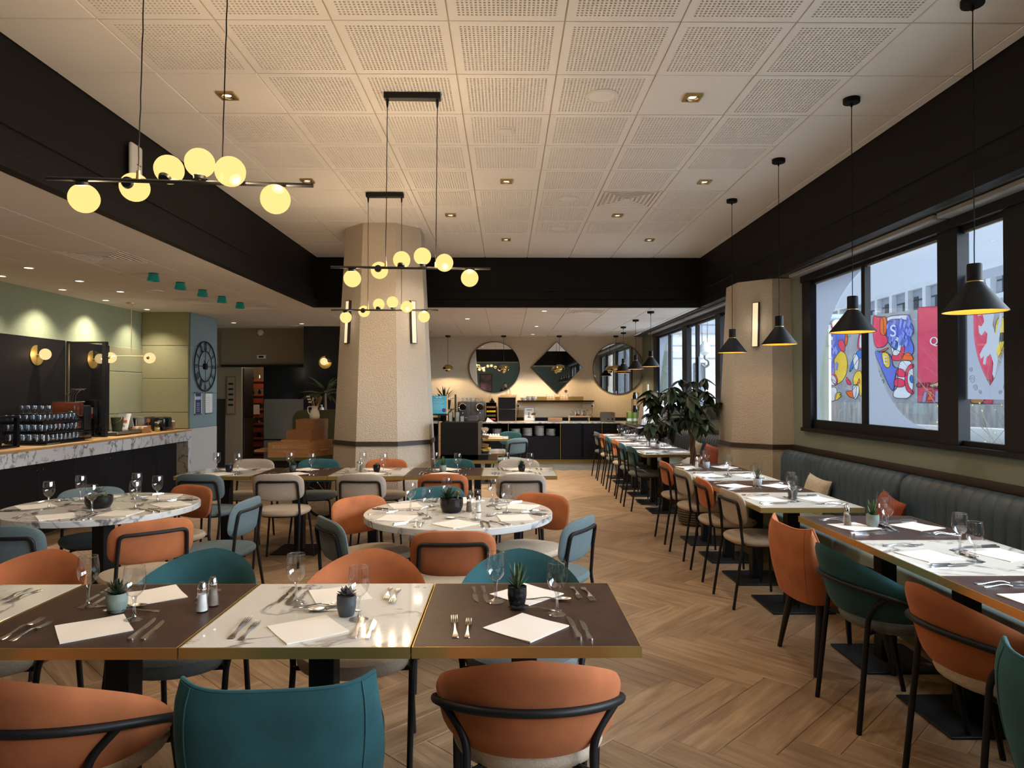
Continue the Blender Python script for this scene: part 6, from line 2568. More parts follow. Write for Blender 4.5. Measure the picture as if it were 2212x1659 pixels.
BW = Kind(mk_bowl)
for x, n, w in ((.385, 1, 'single'), (.515, 2, 'taller'), (.625, 2, 'right hand')):
    for k in range(n):
        BW.put((x, 15.12, 1.329 + .03 * k), 0, ('white bowl standing alone at the end of the wall shelf' if n == 1 else 'white bowl, %s of the %s stack on the wall shelf' % (('lower', 'upper')[k], w.replace('right hand', 'second'))))
for x, l in ((.99, 'slatted wooden box on the wall shelf, nearer the bowls'), (1.28, 'slatted wooden box with a star sign on the wall shelf')):
    t = thing('wooden_crate', l, 'box', (x, 15.14, 1.329))
    for k in range(3):
        MB().box(-.09, .09, -.08, -.072, .005 + .03 * k, .027 + .03 * k).build('slat', 'wood_light', t, smooth=False)
        MB().box(-.09, .09, .072, .08, .005 + .03 * k, .027 + .03 * k).build('slat', 'wood_light', t, smooth=False)
    MB().box(-.09, -.082, -.072, .072, 0, .13).box(.082, .09, -.072, .072, 0, .13).box(-.082, .082, -.072, .072, 0, .006).build('ends', 'wood_light', t, smooth=False)
    for k in range(5):
        MB().rbox(-.075 + .03 * k, -.05 + .03 * k, -.05, .05, .008, .10, .004, 1).build('sachet', ('paper', 'bread')[k % 2], t)
    if x > 1.1:
        MB().box(.035, .04, -.02, -.015, .1, .17).build('stick', 'wood_light', t, smooth=False)
        st = [((.045 if i % 2 == 0 else .024) * cos(pi / 2 + i * pi / 5) + .04, (.045 if i % 2 == 0 else .024) * sin(pi / 2 + i * pi / 5) + .20) for i in range(10)]
        MB().prism(st, -.02, -.014, tf=lambda x, z, y: (x, y, z)).build('star', 'copper', t, smooth=False)
# under the shelf
t = thing('standing_frame', 'silver photo frame with a pale drawing on the back counter', 'picture frame', (.52, 15.10, Z0))
t.rotation_euler = (R(-8), 0, 0)
b = MB()
b.box(-.12, .12, 0, .018, 0, .018).box(-.12, .12, 0, .018, .29, .31).box(-.12, -.102, 0, .018, .018, .29).box(.102, .12, 0, .018, .018, .29)
b.build('frame', 'rail_grey', t, smooth=False)
MB().box(-.102, .102, .006, .014, .018, .29).build('sheet', 'white_card', t, smooth=False)
MB().box(-.06, .06, .004, .006, .24, .255).box(-.02, .0, .004, .006, .1, .2).box(-.04, .03, .004, .006, .08, .1).build('print', 'machine_grey', t, smooth=False)
t = thing('round_board', 'round wooden board lying on the back counter', 'board', (.40, 14.80, Z0))
MB().lathe([(.0, 0), (.17, 0), (.18, .008), (.17, .018), (.0, .018)], 36).build('board', 'wood_light', t)
t = thing('wooden_sign', 'small wooden sign on a glass stand, back counter', 'sign', (.60, 14.82, Z0))
MB().lathe([(.0, 0), (.035, 0), (.03, .01), (.012, .06), (.012, .1), (.0, .1)], 16).build('stand', 'bowl_glass', t)
MB().rbox(-.045, .045, -.005, .005, .14, .195, .004, 1).build('board', 'copper', t)
MB().box(-.004, .004, -.004, .004, .08, .15).build('stick', 'wood_light', t, smooth=False)
t = thing('cork_block', 'brown cork block on the back counter', 'block', (1.06, 14.80, Z0))
MB().rbox(-.15, .15, -.06, .06, 0, .085, .006, 2).build('block', 'cork', t)
t = thing('wooden_riser', 'pale wooden riser with jars on the back counter', 'stand', (1.575, 14.85, Z0))
MB().rbox(-.22, .22, -.09, .09, .105, .122, .003, 1).build('top', 'wood_light', t, smooth=False)
for s in (-1, 1):
    MB().box(s * .21 - .01, s * .21 + .01, -.09, .09, 0, .105).build('leg', 'wood_light', t, smooth=False)
for i, (x, y, r, h) in enumerate(((-.16, .0, .035, .10), (-.09, -.03, .04, .14), (-.02, .02, .045, .17), (.05, -.03, .04, .15), (.12, .02, .038, .10), (.18, -.02, .03, .12))):
    t = thing('glass_jar', ('wide' if r > .039 else 'slim') + ' clear jar on the wooden riser, %s from the frame' % o6[i], 'jar', (1.575 + x, 14.85 + y, Z0 + .1225))
    MB().lathe([(.0, 0), (r, 0), (r, h * .7), (r * .6, h * .85), (r * .6, h)], 18).build('jar', 'tumbler_glass', t)
    MB().lathe([(r * .62, h * .97), (r * .64, h), (r * .3, h + .012), (.0, h + .014)], 14).build('lid', 'chrome', t)
    if i in (2, 4):
        MB().lathe([(.0, .003), (r * .92, .003), (r * .92, h * .3), (.0, h * .3)], 14).build('jam', 'red', t)
for x, n, l in ((.285, 1, 'single white wall socket with a black plug'), (1.83, 3, 'triple white wall socket with a black plug and cable')):
    t = thing('wall_socket', l, 'socket', (x, 15.298, 1.205))
    MB().rbox(-.042 * n, .042 * n, -.012, 0, -.042, .042, .004, 1).build('plate', 'white_plastic', t)
    for k in range(n):
        MB().lathe([(.026, 0), (.026, .003), (.020, .003), (.019, -.004), (.0, -.004)], 18, tf=lambda x_, y_, z_, k=k: (-.042 * (n - 1) + .084 * k + x_, -.012 - z_, y_)).build('outlet', 'white_card', t)
    xo = .042 * (n - 1)
    MB().lathe([(.0, .045), (.014, .045), (.019, .03), (.019, .0), (.0, .0)], 16, tf=lambda x_, y_, z_: (xo + x_, -.0125 - z_, y_)).build('plug', 'black_metal', t)
    c = [(xo, -.05, -.005), (xo, -.055, -.10), (xo - .02, -.055, -.20)]
    if n == 3:
        c += [(xo - .05 + .045 * cos(a), -.06, -.25 + .05 * sin(a)) for a in [R(90 + 30 * i) for i in range(12)]] + [(xo + .05, -.07, -.325)]
    else:
        c += [(xo - .10, -.06, -.30)]
    MB().tube(bez(c, r=.05), .004, 6).build('cable', 'black_metal', t)
t = thing('toaster', 'brushed steel toaster with two dials on the back counter', 'toaster', (2.19, 14.85, Z0))
pr = [(-.15, .01), (.15, .01), (.145, .19), (.135, .205), (-.135, .205), (-.145, .19)]
MB().prism(pr, -.10, .10, tf=lambda x, z, y: (x, y, z)).build('body', 'steel_brushed', t, smooth=False)
MB().box(-.11, .11, -.03, -.005, .2, .207).box(-.11, .11, .02, .045, .2, .207).build('slots', 'black_metal', t, smooth=False)
for x, r in ((-.0, .014), (.09, .02)):
    MB().lathe([(.0, .02), (r, .018), (r, 0)], 16, tf=lambda a, c, z, x=x: (x + a, -.10 - z, .06 + c)).build('dial', 'black_metal', t)
MB().rbox(.06, .12, -.103, -.10, .15, .17, .001, 1).build('badge', 'red', t)
MB().box(-.14, -.12, -.09, -.07, 0, .012).box(.12, .14, -.09, -.07, 0, .012).box(-.14, .14, .07, .09, 0, .012).build('feet', 'black_metal', t, smooth=False)
# corner of the counter by the windows
t = thing('green_packet', 'green and white coffee packet in the counter corner', 'packet', (2.60, 14.1, Z0))
MB().rbox(-.13, .13, -.07, .07, .0, .24, .025, 3).build('bag', 'green_pack', t)
MB().box(-.131, .131, -.0715, -.068, .05, .10).build('label_band', 'white_card', t, smooth=False)
t = thing('metal_stand', 'thin bronze frame stand holding two black carafes, counter corner', 'stand', (2.52, 13.45, Z0))
b = MB()
for x, y in ((-.05, -.06), (.05, -.06), (-.05, .06), (.05, .06)):
    b.box(x - .005, x + .005, y - .005, y + .005, 0, .50)
b.box(-.055, .055, -.065, .065, .495, .505).box(-.055, .055, -.065, .065, .24, .25).box(-.09, .09, -.10, .10, 0, .012)
b.build('frame', 'bronze_panel', t, smooth=False)
for z, l in ((.506, 'black carafe on top of the bronze stand'), (.251, 'black carafe on the middle level of the bronze stand')):
    t = thing('carafe', l, 'jug', (2.52, 13.45, Z0 + z))
    MB().lathe([(.0, 0), (.045, 0), (.048, .05), (.034, .10), (.034, .125), (.0, .13)], 18).build('body', 'black_gloss', t)
    MB().tube(bez([(.034, 0, .11), (.075, 0, .11), (.075, 0, .03), (.046, 0, .03)], r=.025), .006, 6).build('handle', 'black_gloss', t)
t = thing('grinder', 'smoky plastic bean hopper beside the white machine', 'grinder', (2.72, 13.45, Z0))
MB().lathe([(.0, 0), (.075, 0), (.08, .02), (.08, .22), (.055, .25), (.0, .26)], 24).build('hopper', 'stone_brown', t)
MB().rbox(-.06, .06, -.09, -.07, .01, .12, .01, 1).build('chute', 'black_gloss', t)
t = thing('white_machine', 'white sloping-fronted drinks machine on the counter by the windows', 'machine', (2.73, 12.86, Z0))
pr = [(-.20, .03), (.22, .03), (.22, .53), (-.12, .53)]
MB().prism([(-.24, .035), (.24, .035), (.24, .50), (-.16, .54)], -.18, .20, tf=lambda x, z, y: (x, y, z)).build('body', 'white_plastic', t, smooth=False)
MB().box(-.20, .22, -.19, -.18, .07, .47).build('front_panel', 'white_card', t, smooth=False)
MB().box(-.26, .26, -.20, .20, .012, .035).build('base', 'black_gloss', t, smooth=False)
for s in (-.2, .0, .2):
    MB().lathe([(.0, 0), (.018, 0), (.008, .014), (.0, .014)], 10, (s, -.18, 0)).build('foot', 'black_gloss', t)
MB().lathe([(.0, .54), (.05, .54), (.055, .66), (.0, .67)], 18, (.06, 0, 0)).build('hopper', 'tumbler_glass', t)
MB().box(-.10, -.085, -.10, .0, .54, .78).build('lid_arm', 'white_plastic', t, smooth=False)
t = thing('wooden_tongs_rail', 'bronze tray edge on the counter corner', 'tray', (2.50, 12.95, Z0))
MB().rbox(-.10, -.02, -.36, .9, 0, .018, .004, 1).build('tray', 'bronze_panel', t)

# ---- left of the counter: sign stand with plants
t = thing('plant_stand', 'bronze plant stand with a spiky plant beside the column', 'plant stand', (-1.06, 12.6, 0))
for x, y in ((-.15, -.12), (.15, -.12), (-.15, .12), (.15, .12)):
    MB().box(x - .008, x + .008, y - .008, y + .008, 0, 1.47).build('post', 'bronze_panel', t, smooth=False)
for z in (.45, .95, 1.20):
    MB().box(-.16, .16, -.13, .13, z, z + .014).build('tier', 'bronze_panel', t, smooth=False)
lm3 = leaf_mesh(.30, .016, 'leaf_pachira', .3, -.1, seg=6)
MB().lathe([(.0, 0), (.10, 0), (.12, .16), (.0, .15)], 20, (-.05, 0, 1.214)).build('pot', 'pot_black', t)
for k in range(20):
    o = link('leaf', lm3, t)
    o.location = (-.05, 0, 1.36)
    o.rotation_euler = (R(15 + 60 * ((k * 7) % 10) / 10), 0, k * 2.39)
MB().lathe([(.0, 0), (.09, 0), (.11, .14), (.0, .13)], 20, (-.02, 0, .964)).build('pot', 'pot_black', t)
for k in range(12):
    o = link('leaf', lm3, t)
    o.location = (-.02, 0, 1.07)
    o.scale = (.8, .8, .8)
    o.rotation_euler = (R(-30 + 40 * (k % 3)), 0, k * 2.2)
t = thing('blue_menu_board', 'light blue printed board with a purple dot beside the column', 'sign', (-1.18, 12.35, 0))
MB().rbox(-.22, .13, -.012, .012, 1.125, 1.445, .004, 1).build('board', 'sign_blue', t, smooth=False)
MB().box(.13, .15, -.015, .015, .02, 1.48).build('post', 'wood_light', t, smooth=False)
MB().box(-.22, .15, -.015, .015, 1.10, 1.125).box(-.05, .25, -.12, .12, 0, .02).build('ledge', 'black_metal', t, smooth=False)
MB().lathe([(.0, .003), (.034, .003), (.034, 0)], 24, tf=lambda x, y, z: (.085 + x, -.012 - z, 1.19 + y)).build('dot', 'sign_purple', t)
b = MB()
for k in range(7):
    b.box(-.10, .05 + .02 * (k % 3), -.0135, -.012, 1.21 + k * .028, 1.214 + k * .028)
b.box(-.06, -.02, -.0135, -.012, 1.41, 1.425).box(.0, .04, -.0135, -.012, 1.41, 1.425)
b.build('print_lines', 'facade_blue', t, smooth=False)
t = thing('slatted_screen', 'tall pale slatted wooden panel low beside the column', 'panel', (-1.02, 11.6, 0))
for k in range(3):
    MB().rbox(-.10 + .045 * k, -.062 + .045 * k, -.01, .012, .0, 1.02, .003, 1).build('slat', 'wood_light', t, smooth=False)
MB().box(-.10, .03, .012, .024, .2, .24).box(-.10, .03, .012, .024, .8, .84).build('batten', 'wood_light', t, smooth=False)

# ---- table right of the column with the black display box
SQT['brown'].put((-.437, 8.09, 0), 0, 'brown stone-topped table carrying the black display box')
SQT['marble'].put((-.36, 8.98, 0), 0, 'marble-topped table just behind the black display box')
SQT['marble'].put((-.30, 11.65, 0), 0, 'small marble table with a board, before the back counter')
BI['grey'].put((.06, 10.75, 0), R(40), 'grey-blue bistro chair alone before the back counter')
BI['teal'].put((.0, 12.15, 0), R(150), 'teal velvet bistro chair between the board table and the back counter')
GL.put((-.33, 11.45, .75), 0, 'empty wine glass on the small table before the back counter')
GL.put((-.36, 11.55, .75), 0, 'second empty wine glass behind the first, on the board table')
t = thing('serving_board', 'pale wooden board on the small table before the back counter', 'board', (-.22, 11.55, .75))
MB().rbox(-.22, .16, -.10, .10, 0, .025, .005, 2).build('board', 'wood_light', t)
for k in range(7):
    MB().sphere((-.17 + .045 * k, .16, .03), (.022, .02, .03), 10, 6).build('roll', 'ceramic', t)
t = thing('display_box', 'large matt black display box on the table right of the column', 'display', (-.50, 8.10, .75))
MB().box(-.235, .19, -.255, -.235, .0, .42).box(-.235, .19, .235, .255, 0, .42).box(-.235, -.215, -.235, .235, 0, .42).box(-.235, .19, -.235, .235, .40, .42).box(-.235, .30, -.255, .255, 0, .055).build('case', 'black_paint', t, smooth=False)
MB().box(.19, .225, -.256, -.244, .055, .42).box(.19, .225, .244, .256, .055, .42).box(.19, .225, -.25, .25, .40, .42).build('chrome_trim', 'steel_brushed', t, smooth=False)
for z in (.16, .26, .35):
    MB().add([(-.2, -.23, z + .04), (.30, -.23, z - .03), (.30, .23, z - .03), (-.2, .23, z + .04), (-.2, -.23, z + .05), (.30, -.23, z - .02), (.30, .23, z - .02), (-.2, .23, z + .05)],
             [(0, 3, 2, 1), (4, 5, 6, 7), (0, 1, 5, 4), (1, 2, 6, 5), (2, 3, 7, 6), (3, 0, 4, 7)]).build('slanted_tray', 'wood_red' if z < .3 else 'wood_light', t, smooth=False)
MB().rbox(.10, .33, -.20, -.05, .10, .125, .004, 1).build('yellow_tray', 'yellow', t)
MB().tube(bez([(.22, -.24, .06), (.34, -.22, .06), (.30, -.20, .115)], r=.03), .006, 6).build('wire_foot', 'steel_brushed', t)
for i, (x, h, l) in enumerate(((-.14, .11, 'clear holder of white leaflets on the black display box, bar side'), (-.06, .115, 'clear holder of white leaflets on the black display box, second'), (-.005, .065, 'short clear holder on the black display box'))):
    t = thing('leaflet_holder', l, 'holder', (-.50 + x, 8.08, 1.17))
    MB().box(-.026, -.024, -.03, .03, 0, h).box(.024, .026, -.03, .03, 0, h).box(-.024, .024, -.03, -.028, 0, h).box(-.024, .024, .028, .03, 0, h).box(-.024, .024, -.028, .028, 0, .003).build('holder', 'tumbler_glass', t, smooth=False)
    MB().box(-.018, .018, -.01, .012, .003, h * .95).build('leaflets', 'white_card', t, smooth=False)

# ================================================================== OUTSIDE
g = MB().box(3.6, 90, -30, 120, -3.2, -3.0).build('street', 'street', smooth=False)
struct(g)
# painted concrete wall across the street
P0 = Vector((19.4, 36, 0))
DU = Vector((.347, -.938, 0))
DN = Vector((-.938, -.347, 0))       # towards the restaurant


def MW(u, z, d):
    return tuple(P0 + DU * u + DN * d + Vector((0, 0, z)))


t = thing('mural_wall', 'grey concrete wall with a painted street mural across the road', 'mural')
b = MB()
b.add([MW(-14, .95, -.3), MW(12, .95, -.3), MW(12, 5.55, -.3), MW(-14, 5.55, -.3), MW(-14, .95, 0), MW(12, .95, 0), MW(12, 5.55, 0), MW(-14, 5.55, 0)],
      [(3, 2, 1, 0), (4, 5, 6, 7), (0, 1, 5, 4), (1, 2, 6, 5), (2, 3, 7, 6), (3, 0, 4, 7)])
b.build('wall', 'mural_grey', t, smooth=False)
b = MB()
b.add([MW(-14, -3, -.3), MW(14, -3, -.3), MW(14, .95, -.3), MW(-14, .95, -.3), MW(-14, -3, .15), MW(14, -3, .15), MW(14, .95, .15), MW(-14, .95, .15)],
      [(3, 2, 1, 0), (4, 5, 6, 7), (0, 1, 5, 4), (1, 2, 6, 5), (2, 3, 7, 6), (3, 0, 4, 7)])
b.build('concrete_base', 'concrete', t, smooth=False)
POLYS = [
('blue',[(-3.33,4.76),(-2.64,4.81),(-1.92,4.65),(-1.97,4.11),(-2.22,3.72),(-2.7,3.26),(-2.88,2.65),(-3.1,2.52),(-3.35,2.03)]),
('white',[(-3.33,5.35),(-2.8,5.31),(-2.54,5.04),(-2.95,4.73),(-3.33,4.76)]),
('red',[(-3.03,5.34),(-2.73,5.29),(-2.54,5.04),(-2.89,4.93)]),
('white',[(-3.28,4.65),(-2.73,4.64),(-2.72,4.02),(-2.96,3.97),(-3.28,4.02)]),
('blue',[(-3.08,4.42),(-2.89,4.41),(-2.89,4.18),(-3.09,4.2)]),
('orange',[(-2.01,4.72),(-1.86,4.68),(-1.84,4.37),(-1.95,3.97),(-2.05,4.18)]),
('red',[(-2.54,4.35),(-2.22,4.43),(-2.01,4.11),(-2.04,3.68),(-2.22,3.72),(-2.48,4.04)]),
('yellow',[(-2.26,3.84),(-1.97,3.57),(-1.85,3.13),(-1.91,2.56),(-2.15,2.16),(-2.53,1.92),(-2.62,2.16),(-2.79,2.44),(-2.9,2.69),(-2.7,2.99),(-2.81,3.27),(-2.55,3.6)]),
('white',[(-3.35,2.17),(-3.05,2.27),(-2.66,2.06),(-2.56,1.89),(-2.97,1.86),(-3.35,1.97)]),
('red',[(-3.05,2.65),(-2.88,2.64),(-2.53,2.3),(-2.56,1.89),(-2.75,1.89),(-3.05,2.24)]),
('white',[(-2.96,2.51),(-2.66,2.3),(-2.62,1.96),(-2.85,1.99),(-2.99,2.27)]),
('red',[(-1.94,2.35),(-1.8,2.22),(-1.57,1.91),(-1.82,1.88),(-1.98,2.12)]),
('yellow',[(-3.35,2.03),(-3.06,1.69),(-3.19,1.3),(-3.35,1.55)]),
('white',[(-3.06,1.75),(-2.66,1.79),(-2.56,1.48),(-2.76,0.96),(-3.15,1.03),(-3.12,1.41)]),
('yellow',[(-2.71,1.44),(-2.24,1.48),(-2.45,1.31),(-2.21,1.34),(-2.57,1.05),(-2.76,1.05)]),
('red',[(-1.06,4.68),(-0.87,4.7),(-0.87,3.74),(-0.99,3.75),(-1.23,3.86)]),
('white',[(-1.03,4.58),(-0.87,4.57),(-0.87,3.84),(-1.1,3.86)]),
('blue2',[(-1.19,3.73),(-0.87,3.76),(-0.88,3.32),(-1.07,3.33),(-1.4,2.94),(-1.75,2.49),(-1.64,3.02),(-1.31,3.47)]),
('white',[(-1.44,3.54),(-1.23,3.57),(-1.07,3.26),(-1.16,2.67),(-1.38,2.74),(-1.49,3.28)]),
('yellow',[(-1.24,2.64),(-0.88,2.63),(-0.89,1.28),(-1.05,1.28),(-1.08,1.88),(-1.47,1.85),(-1.49,2.28)]),
('orange',[(-1.08,2.27),(-0.99,2.01),(-1.24,1.88),(-1.31,1.15),(-1.74,1.21),(-2.03,1.55),(-1.53,1.55),(-1.16,2.01)]),
('white',[(-1.41,1.91),(-1.08,1.88),(-1.09,1.41),(-1.33,1.05),(-1.48,1.28),(-1.53,1.68)]),
('red',[(-0.2,5.55),(0.07,5.42),(0.48,5.38),(0.47,4.46),(0.84,4.25),(0.54,3.82),(-0.13,3.8)]),
('orange',[(0.26,5.41),(0.68,5.38),(0.64,4.39),(0.25,4.48)]),
('white',[(0.68,5.39),(1.9,5.36),(2.04,5.23),(2.05,4.89),(1.62,5.08),(0.68,5.08)]),
('blue',[(0.68,5.17),(1.2,5.22),(1.83,5.09),(2.17,4.82),(2.22,4.39),(1.96,4.29),(2.22,3.72),(2.16,3.36),(1.89,3.25),(1.47,3.52),(0.91,3.8),(0.65,4.26)]),
('red',[(1.55,4.47),(1.76,4.18),(1.65,3.2),(1.4,3.06),(0.94,3.11),(0.99,3.48)]),
('white',[(1.23,4.37),(1.48,4.14),(1.51,3.64),(1.33,3.34),(1.01,3.36),(0.92,3.74),(1.02,4.17)]),
('blue2',[(1.16,4.13),(1.32,4.03),(1.31,3.72),(1.16,3.61),(1.01,3.73),(1.01,4.01)]),
('blue',[(-0.13,3.67),(0.39,3.58),(0.9,3.43),(1.04,2.73),(1.4,2.72),(1.15,2.42),(1.07,1.54),(0.89,1.61),(0.31,2.75)]),
('yellow',[(0.35,3.52),(0.61,3.6),(0.83,3.37),(0.88,2.83),(0.7,2.71),(0.46,2.94)]),
('orange',[(0.17,3.59),(0.83,3.81),(0.61,3.63),(0.21,3.56)]),
('orange',[(1.92,3.5),(2.16,3.24),(2.18,3.03),(1.47,3.09),(1.61,3.36)]),
('white',[(1.47,3.09),(2.19,3.06),(2.17,1.18),(1.05,1.18),(1.05,1.54),(1.32,1.73),(1.33,2.72)]),
('red',[(2.18,2.88),(1.99,2.88),(1.74,2.56),(1.69,1.97),(1.81,1.54),(2.17,1.36),(2.17,1.54),(1.95,1.73),(1.84,2.09),(1.92,2.58),(2.18,2.69)]),
('blue2',[(2.18,2.34),(2.03,2.33),(1.97,2.15),(2.05,1.97),(2.18,1.94)]),
('red',[(1.18,2.57),(1.4,2.72),(1.71,2.56),(1.78,2.25),(1.32,2.26)]),
('red',[(1.05,2.04),(1.29,2.23),(1.71,2.1),(1.73,1.76),(1.18,1.74)]),
('crimson',[(2.46,5.65),(6.1,5.44),(6.06,1.0),(2.42,1.0)]),
('yellow',[(6.2,4.72),(6.67,4.78),(6.66,3.83),(6.45,3.15),(6.18,2.89)]),
('black',[(6.25,4.07),(6.67,4.09),(6.66,3.72),(6.32,3.69)]),
('lilac',[(2.74,1.48),(2.94,1.54),(2.84,1.01),(2.64,1.0)]),
('orange',[(2.84,1.54),(3.26,1.57),(3.1,1.22),(3.26,1.22),(3.23,1.1),(2.87,1.1),(3.07,1.45)]),
('lilac',[(3.36,1.54),(3.7,1.57),(3.7,1.02),(3.32,1.01)]),
('skin',[(3.04,1.87),(3.42,1.92),(3.55,2.07),(3.7,1.95),(3.7,1.72),(3.26,1.72),(3.04,1.78)]),
('skin',[(4.84,2.02),(5.58,2.01),(5.63,1.79),(5.46,1.6),(5.04,1.51),(4.81,1.6)]),
('blue2',[(4.81,2.02),(4.93,2.16),(5.13,2.23),(5.52,2.01)]),
('white',[(4.9,1.96),(5.04,1.99),(5.07,1.79),(4.93,1.77)]),
('white',[(5.14,1.96),(5.31,1.97),(5.32,1.79),(5.17,1.77)]),
('skin2',[(5.18,1.54),(5.58,1.71),(5.8,2.03),(5.99,2.06),(5.99,1.87),(5.74,1.54),(5.71,0.99),(5.03,0.98)]),
('pale',[(6.15,1.92),(6.55,1.91),(6.62,1.7),(6.39,1.54),(6.15,1.49),(6.09,1.76)]),
('blue2',[(6.2,1.94),(6.31,2.13),(6.56,1.91)]),
('black',[(6.44,1.59),(6.65,1.57),(6.67,1.33),(6.49,1.27)]),
('pale',[(6.51,1.5),(6.59,1.49),(6.6,1.38),(6.52,1.35)]),
]
def chaikin(p, n=2):
    for _ in range(n):
        o = []
        for a, b in zip(p, p[1:] + p[:1]):
            o += [(a[0] * .78 + b[0] * .22, a[1] * .78 + b[1] * .22), (a[0] * .22 + b[0] * .78, a[1] * .22 + b[1] * .78)]
        p = o
    return p


ol = MB()
for i, (c, p) in enumerate(POLYS):
    d = .004 + .0015 * i
    if c not in ('crimson', 'lilac'):
        p = chaikin(p)
        if i > 0:
            ol.tube([MW(u, z, d + .004) for u, z in p], .014, 4, closed=True)
    else:
        ol.tube([MW(u, z, d + .004) for u, z in p], .010, 4, closed=True)
    MB().prism(p, .001, d, tf=lambda u, z, dd: MW(u, z, dd)).build('painted_shape', 'mural_' + c, t, smooth=False)
ol.build('outlines', 'mural_black', t)
rm = random.Random(3)
cam_ = MB()
for k in range(46):
    u, z = rm.uniform(.75, 2.1), rm.uniform(3.9, 5.05)
    if k % 3 == 0:
        u, z = rm.uniform(-3.25, -2.45), rm.uniform(2.6, 4.6)
    w, h = rm.uniform(.05, .11), rm.uniform(.12, .30)
    cam_.prism([(u - w, z - h * .3), (u, z - h), (u + w * .6, z - h * .2), (u + w, z + h * .4), (u, z + h)], .001, .118, tf=lambda a, b_, dd: MW(a, b_, dd))
q = cam_.build('camo_patches', 'mural_camo', t, smooth=False)
ry = math.atan2(DU.y, DU.x)
for body, u, z, s, m in (('S', 1.12, 4.32, .85, 'mural_white'), ('E', .66, 2.95, .55, 'mural_white'), ('5', .10, 2.62, .30, 'mural_black'), ('4', .24, 2.40, .30, 'mural_black'), ('1', .37, 2.20, .30, 'mural_black'), ('0', .50, 1.95, .30, 'mural_black'), ('CR12', 2.78, 1.72, .34, 'mural_black'), ('Q', 3.35, 3.75, .55, 'mural_white'), ('B1', 3.45, 1.62, .26, 'mural_black')):
    text('painted_letters', body, s, m, t, MW(u, z, .13), (R(90), 0, ry), .01)
b = MB()
for (u, z) in ((4.97, 1.88), (5.24, 1.88), (6.3, 1.72)):
    b.lathe([(.0, .012), (.035, .012), (.035, 0)], 12, tf=lambda x, y, zz, u=u, z=z: MW(u + x, z + y, .12 + zz))
b.build('painted_eyes', 'mural_black', t, smooth=False)
# strips of kerb in front of the wall
for i, (d, z, h, m) in enumerate(((2.2, -.42, .46, 'kerb_pale'), (3.8, -1.25, .72, 'kerb_pale'), (5.6, -2.2, .8, 'kerb_pale'))):
    b = MB()
    b.add([MW(3.6, -3, d), MW(16, -3, d), MW(16, z + h, d), MW(3.6, z + h, d), MW(3.6, -3, d + 1.0), MW(16, -3, d + 1.0), MW(16, z + h, d + 1.0), MW(3.6, z + h, d + 1.0)],
          [(3, 2, 1, 0), (4, 5, 6, 7), (0, 1, 5, 4), (1, 2, 6, 5), (2, 3, 7, 6), (3, 0, 4, 7)])
    o = b.build('kerb', m, smooth=False)
    struct(o)

# white apartment block behind the mural
t = thing('apartment_block', 'long white apartment block with a row of square roof openings behind the mural', 'building', (40.0, 0, 0))
def fac(y, z, d):
    return (40.0 * 0 + .052 * (y - 80) + d, y, z)
b = MB()
y0, y1, zt = 30, 104, 11.75
b.add([fac(y0, -3, .6), fac(y1, -3, .6), fac(y1, zt, .6), fac(y0, zt, .6), fac(y0, -3, 12), fac(y1, -3, 12), fac(y1, zt, 12), fac(y0, zt, 12)],
      [(0, 1, 2, 3), (7, 6, 5, 4), (0, 4, 5, 1), (1, 5, 6, 2), (2, 6, 7, 3), (3, 7, 4, 0)])
b.build('core', 'facade_white', t, smooth=False)


def fbox(mb, ya, yb, za, zb, d0, d1):
    mb.add([fac(ya, za, d1), fac(yb, za, d1), fac(yb, zb, d1), fac(ya, zb, d1), fac(ya, za, d0), fac(yb, za, d0), fac(yb, zb, d0), fac(ya, zb, d0)],
           [(0, 1, 2, 3), (7, 6, 5, 4), (0, 4, 5, 1), (1, 5, 6, 2), (2, 6, 7, 3), (3, 7, 4, 0)])


for za, zb in ((11.35, 11.75), (8.85, 9.25), (6.2, 6.5), (3.5, 3.8)):
    b = MB(); fbox(b, y0, y1, za, zb, .0, .6); b.build('floor_band', 'facade_white', t, smooth=False)
yy = y0
k = 0
while yy < y1:
    b = MB(); fbox(b, yy, yy + .55, 9.25, 11.35, .0, .6); b.build('pier', 'facade_white', t, smooth=False)
    b = MB(); fbox(b, yy + .55, yy + 3.1, 9.4, 11.3, .50, .62); o = b.build('opening', 'facade_grey', t, smooth=False)
    b = MB(); fbox(b, yy + 1.1 + .5 * (k % 3), yy + 1.8 + .5 * (k % 3), 9.4, 10.4 + .3 * (k % 2), .42, .5)
    fbox(b, yy + .7, yy + 2.9, 10.3, 10.42, .42, .5)
    b.build('roof_plant', 'opening_dark', o, smooth=False)
    for zz, hh in ((6.75, 1.8), (4.05, 1.8)):
        m = ('window_far', 'blind_tan', 'facade_white', 'window_far', 'facade_grey')[(k * 2 + int(zz)) % 5]
        b = MB(); fbox(b, yy + .5, yy + 1.5, zz, zz + hh, .52, .62); o = b.build('window', m, t, smooth=False)
        b = MB(); fbox(b, yy + .95, yy + 1.05, zz, zz + hh, .45, .52); fbox(b, yy + .4, yy + 1.6, zz - .12, zz, .40, .52); b.build('mullion', 'facade_white', o, smooth=False)
        b = MB(); fbox(b, yy + 2.0, yy + 2.9, zz + .3, zz + hh, .52, .62); o = b.build('window', 'blind_tan' if (k + int(zz)) % 4 == 0 else 'window_far', t, smooth=False)
        b = MB(); fbox(b, yy + 2.42, yy + 2.5, zz + .3, zz + hh, .45, .52); b.build('mullion', 'facade_white', o, smooth=False)
    if k % 4 == 1:
        b = MB(); fbox(b, yy + .2, yy + 3.0, 6.6, 8.7, .56, .60); b.build('grey_panel', 'facade_grey', t, smooth=False)
    b = MB(); fbox(b, yy + 3.0, yy + 3.1, 3.8, 8.85, .35, .6); b.build('fin', 'facade_white', t, smooth=False)
    yy += 3.1
    k += 1
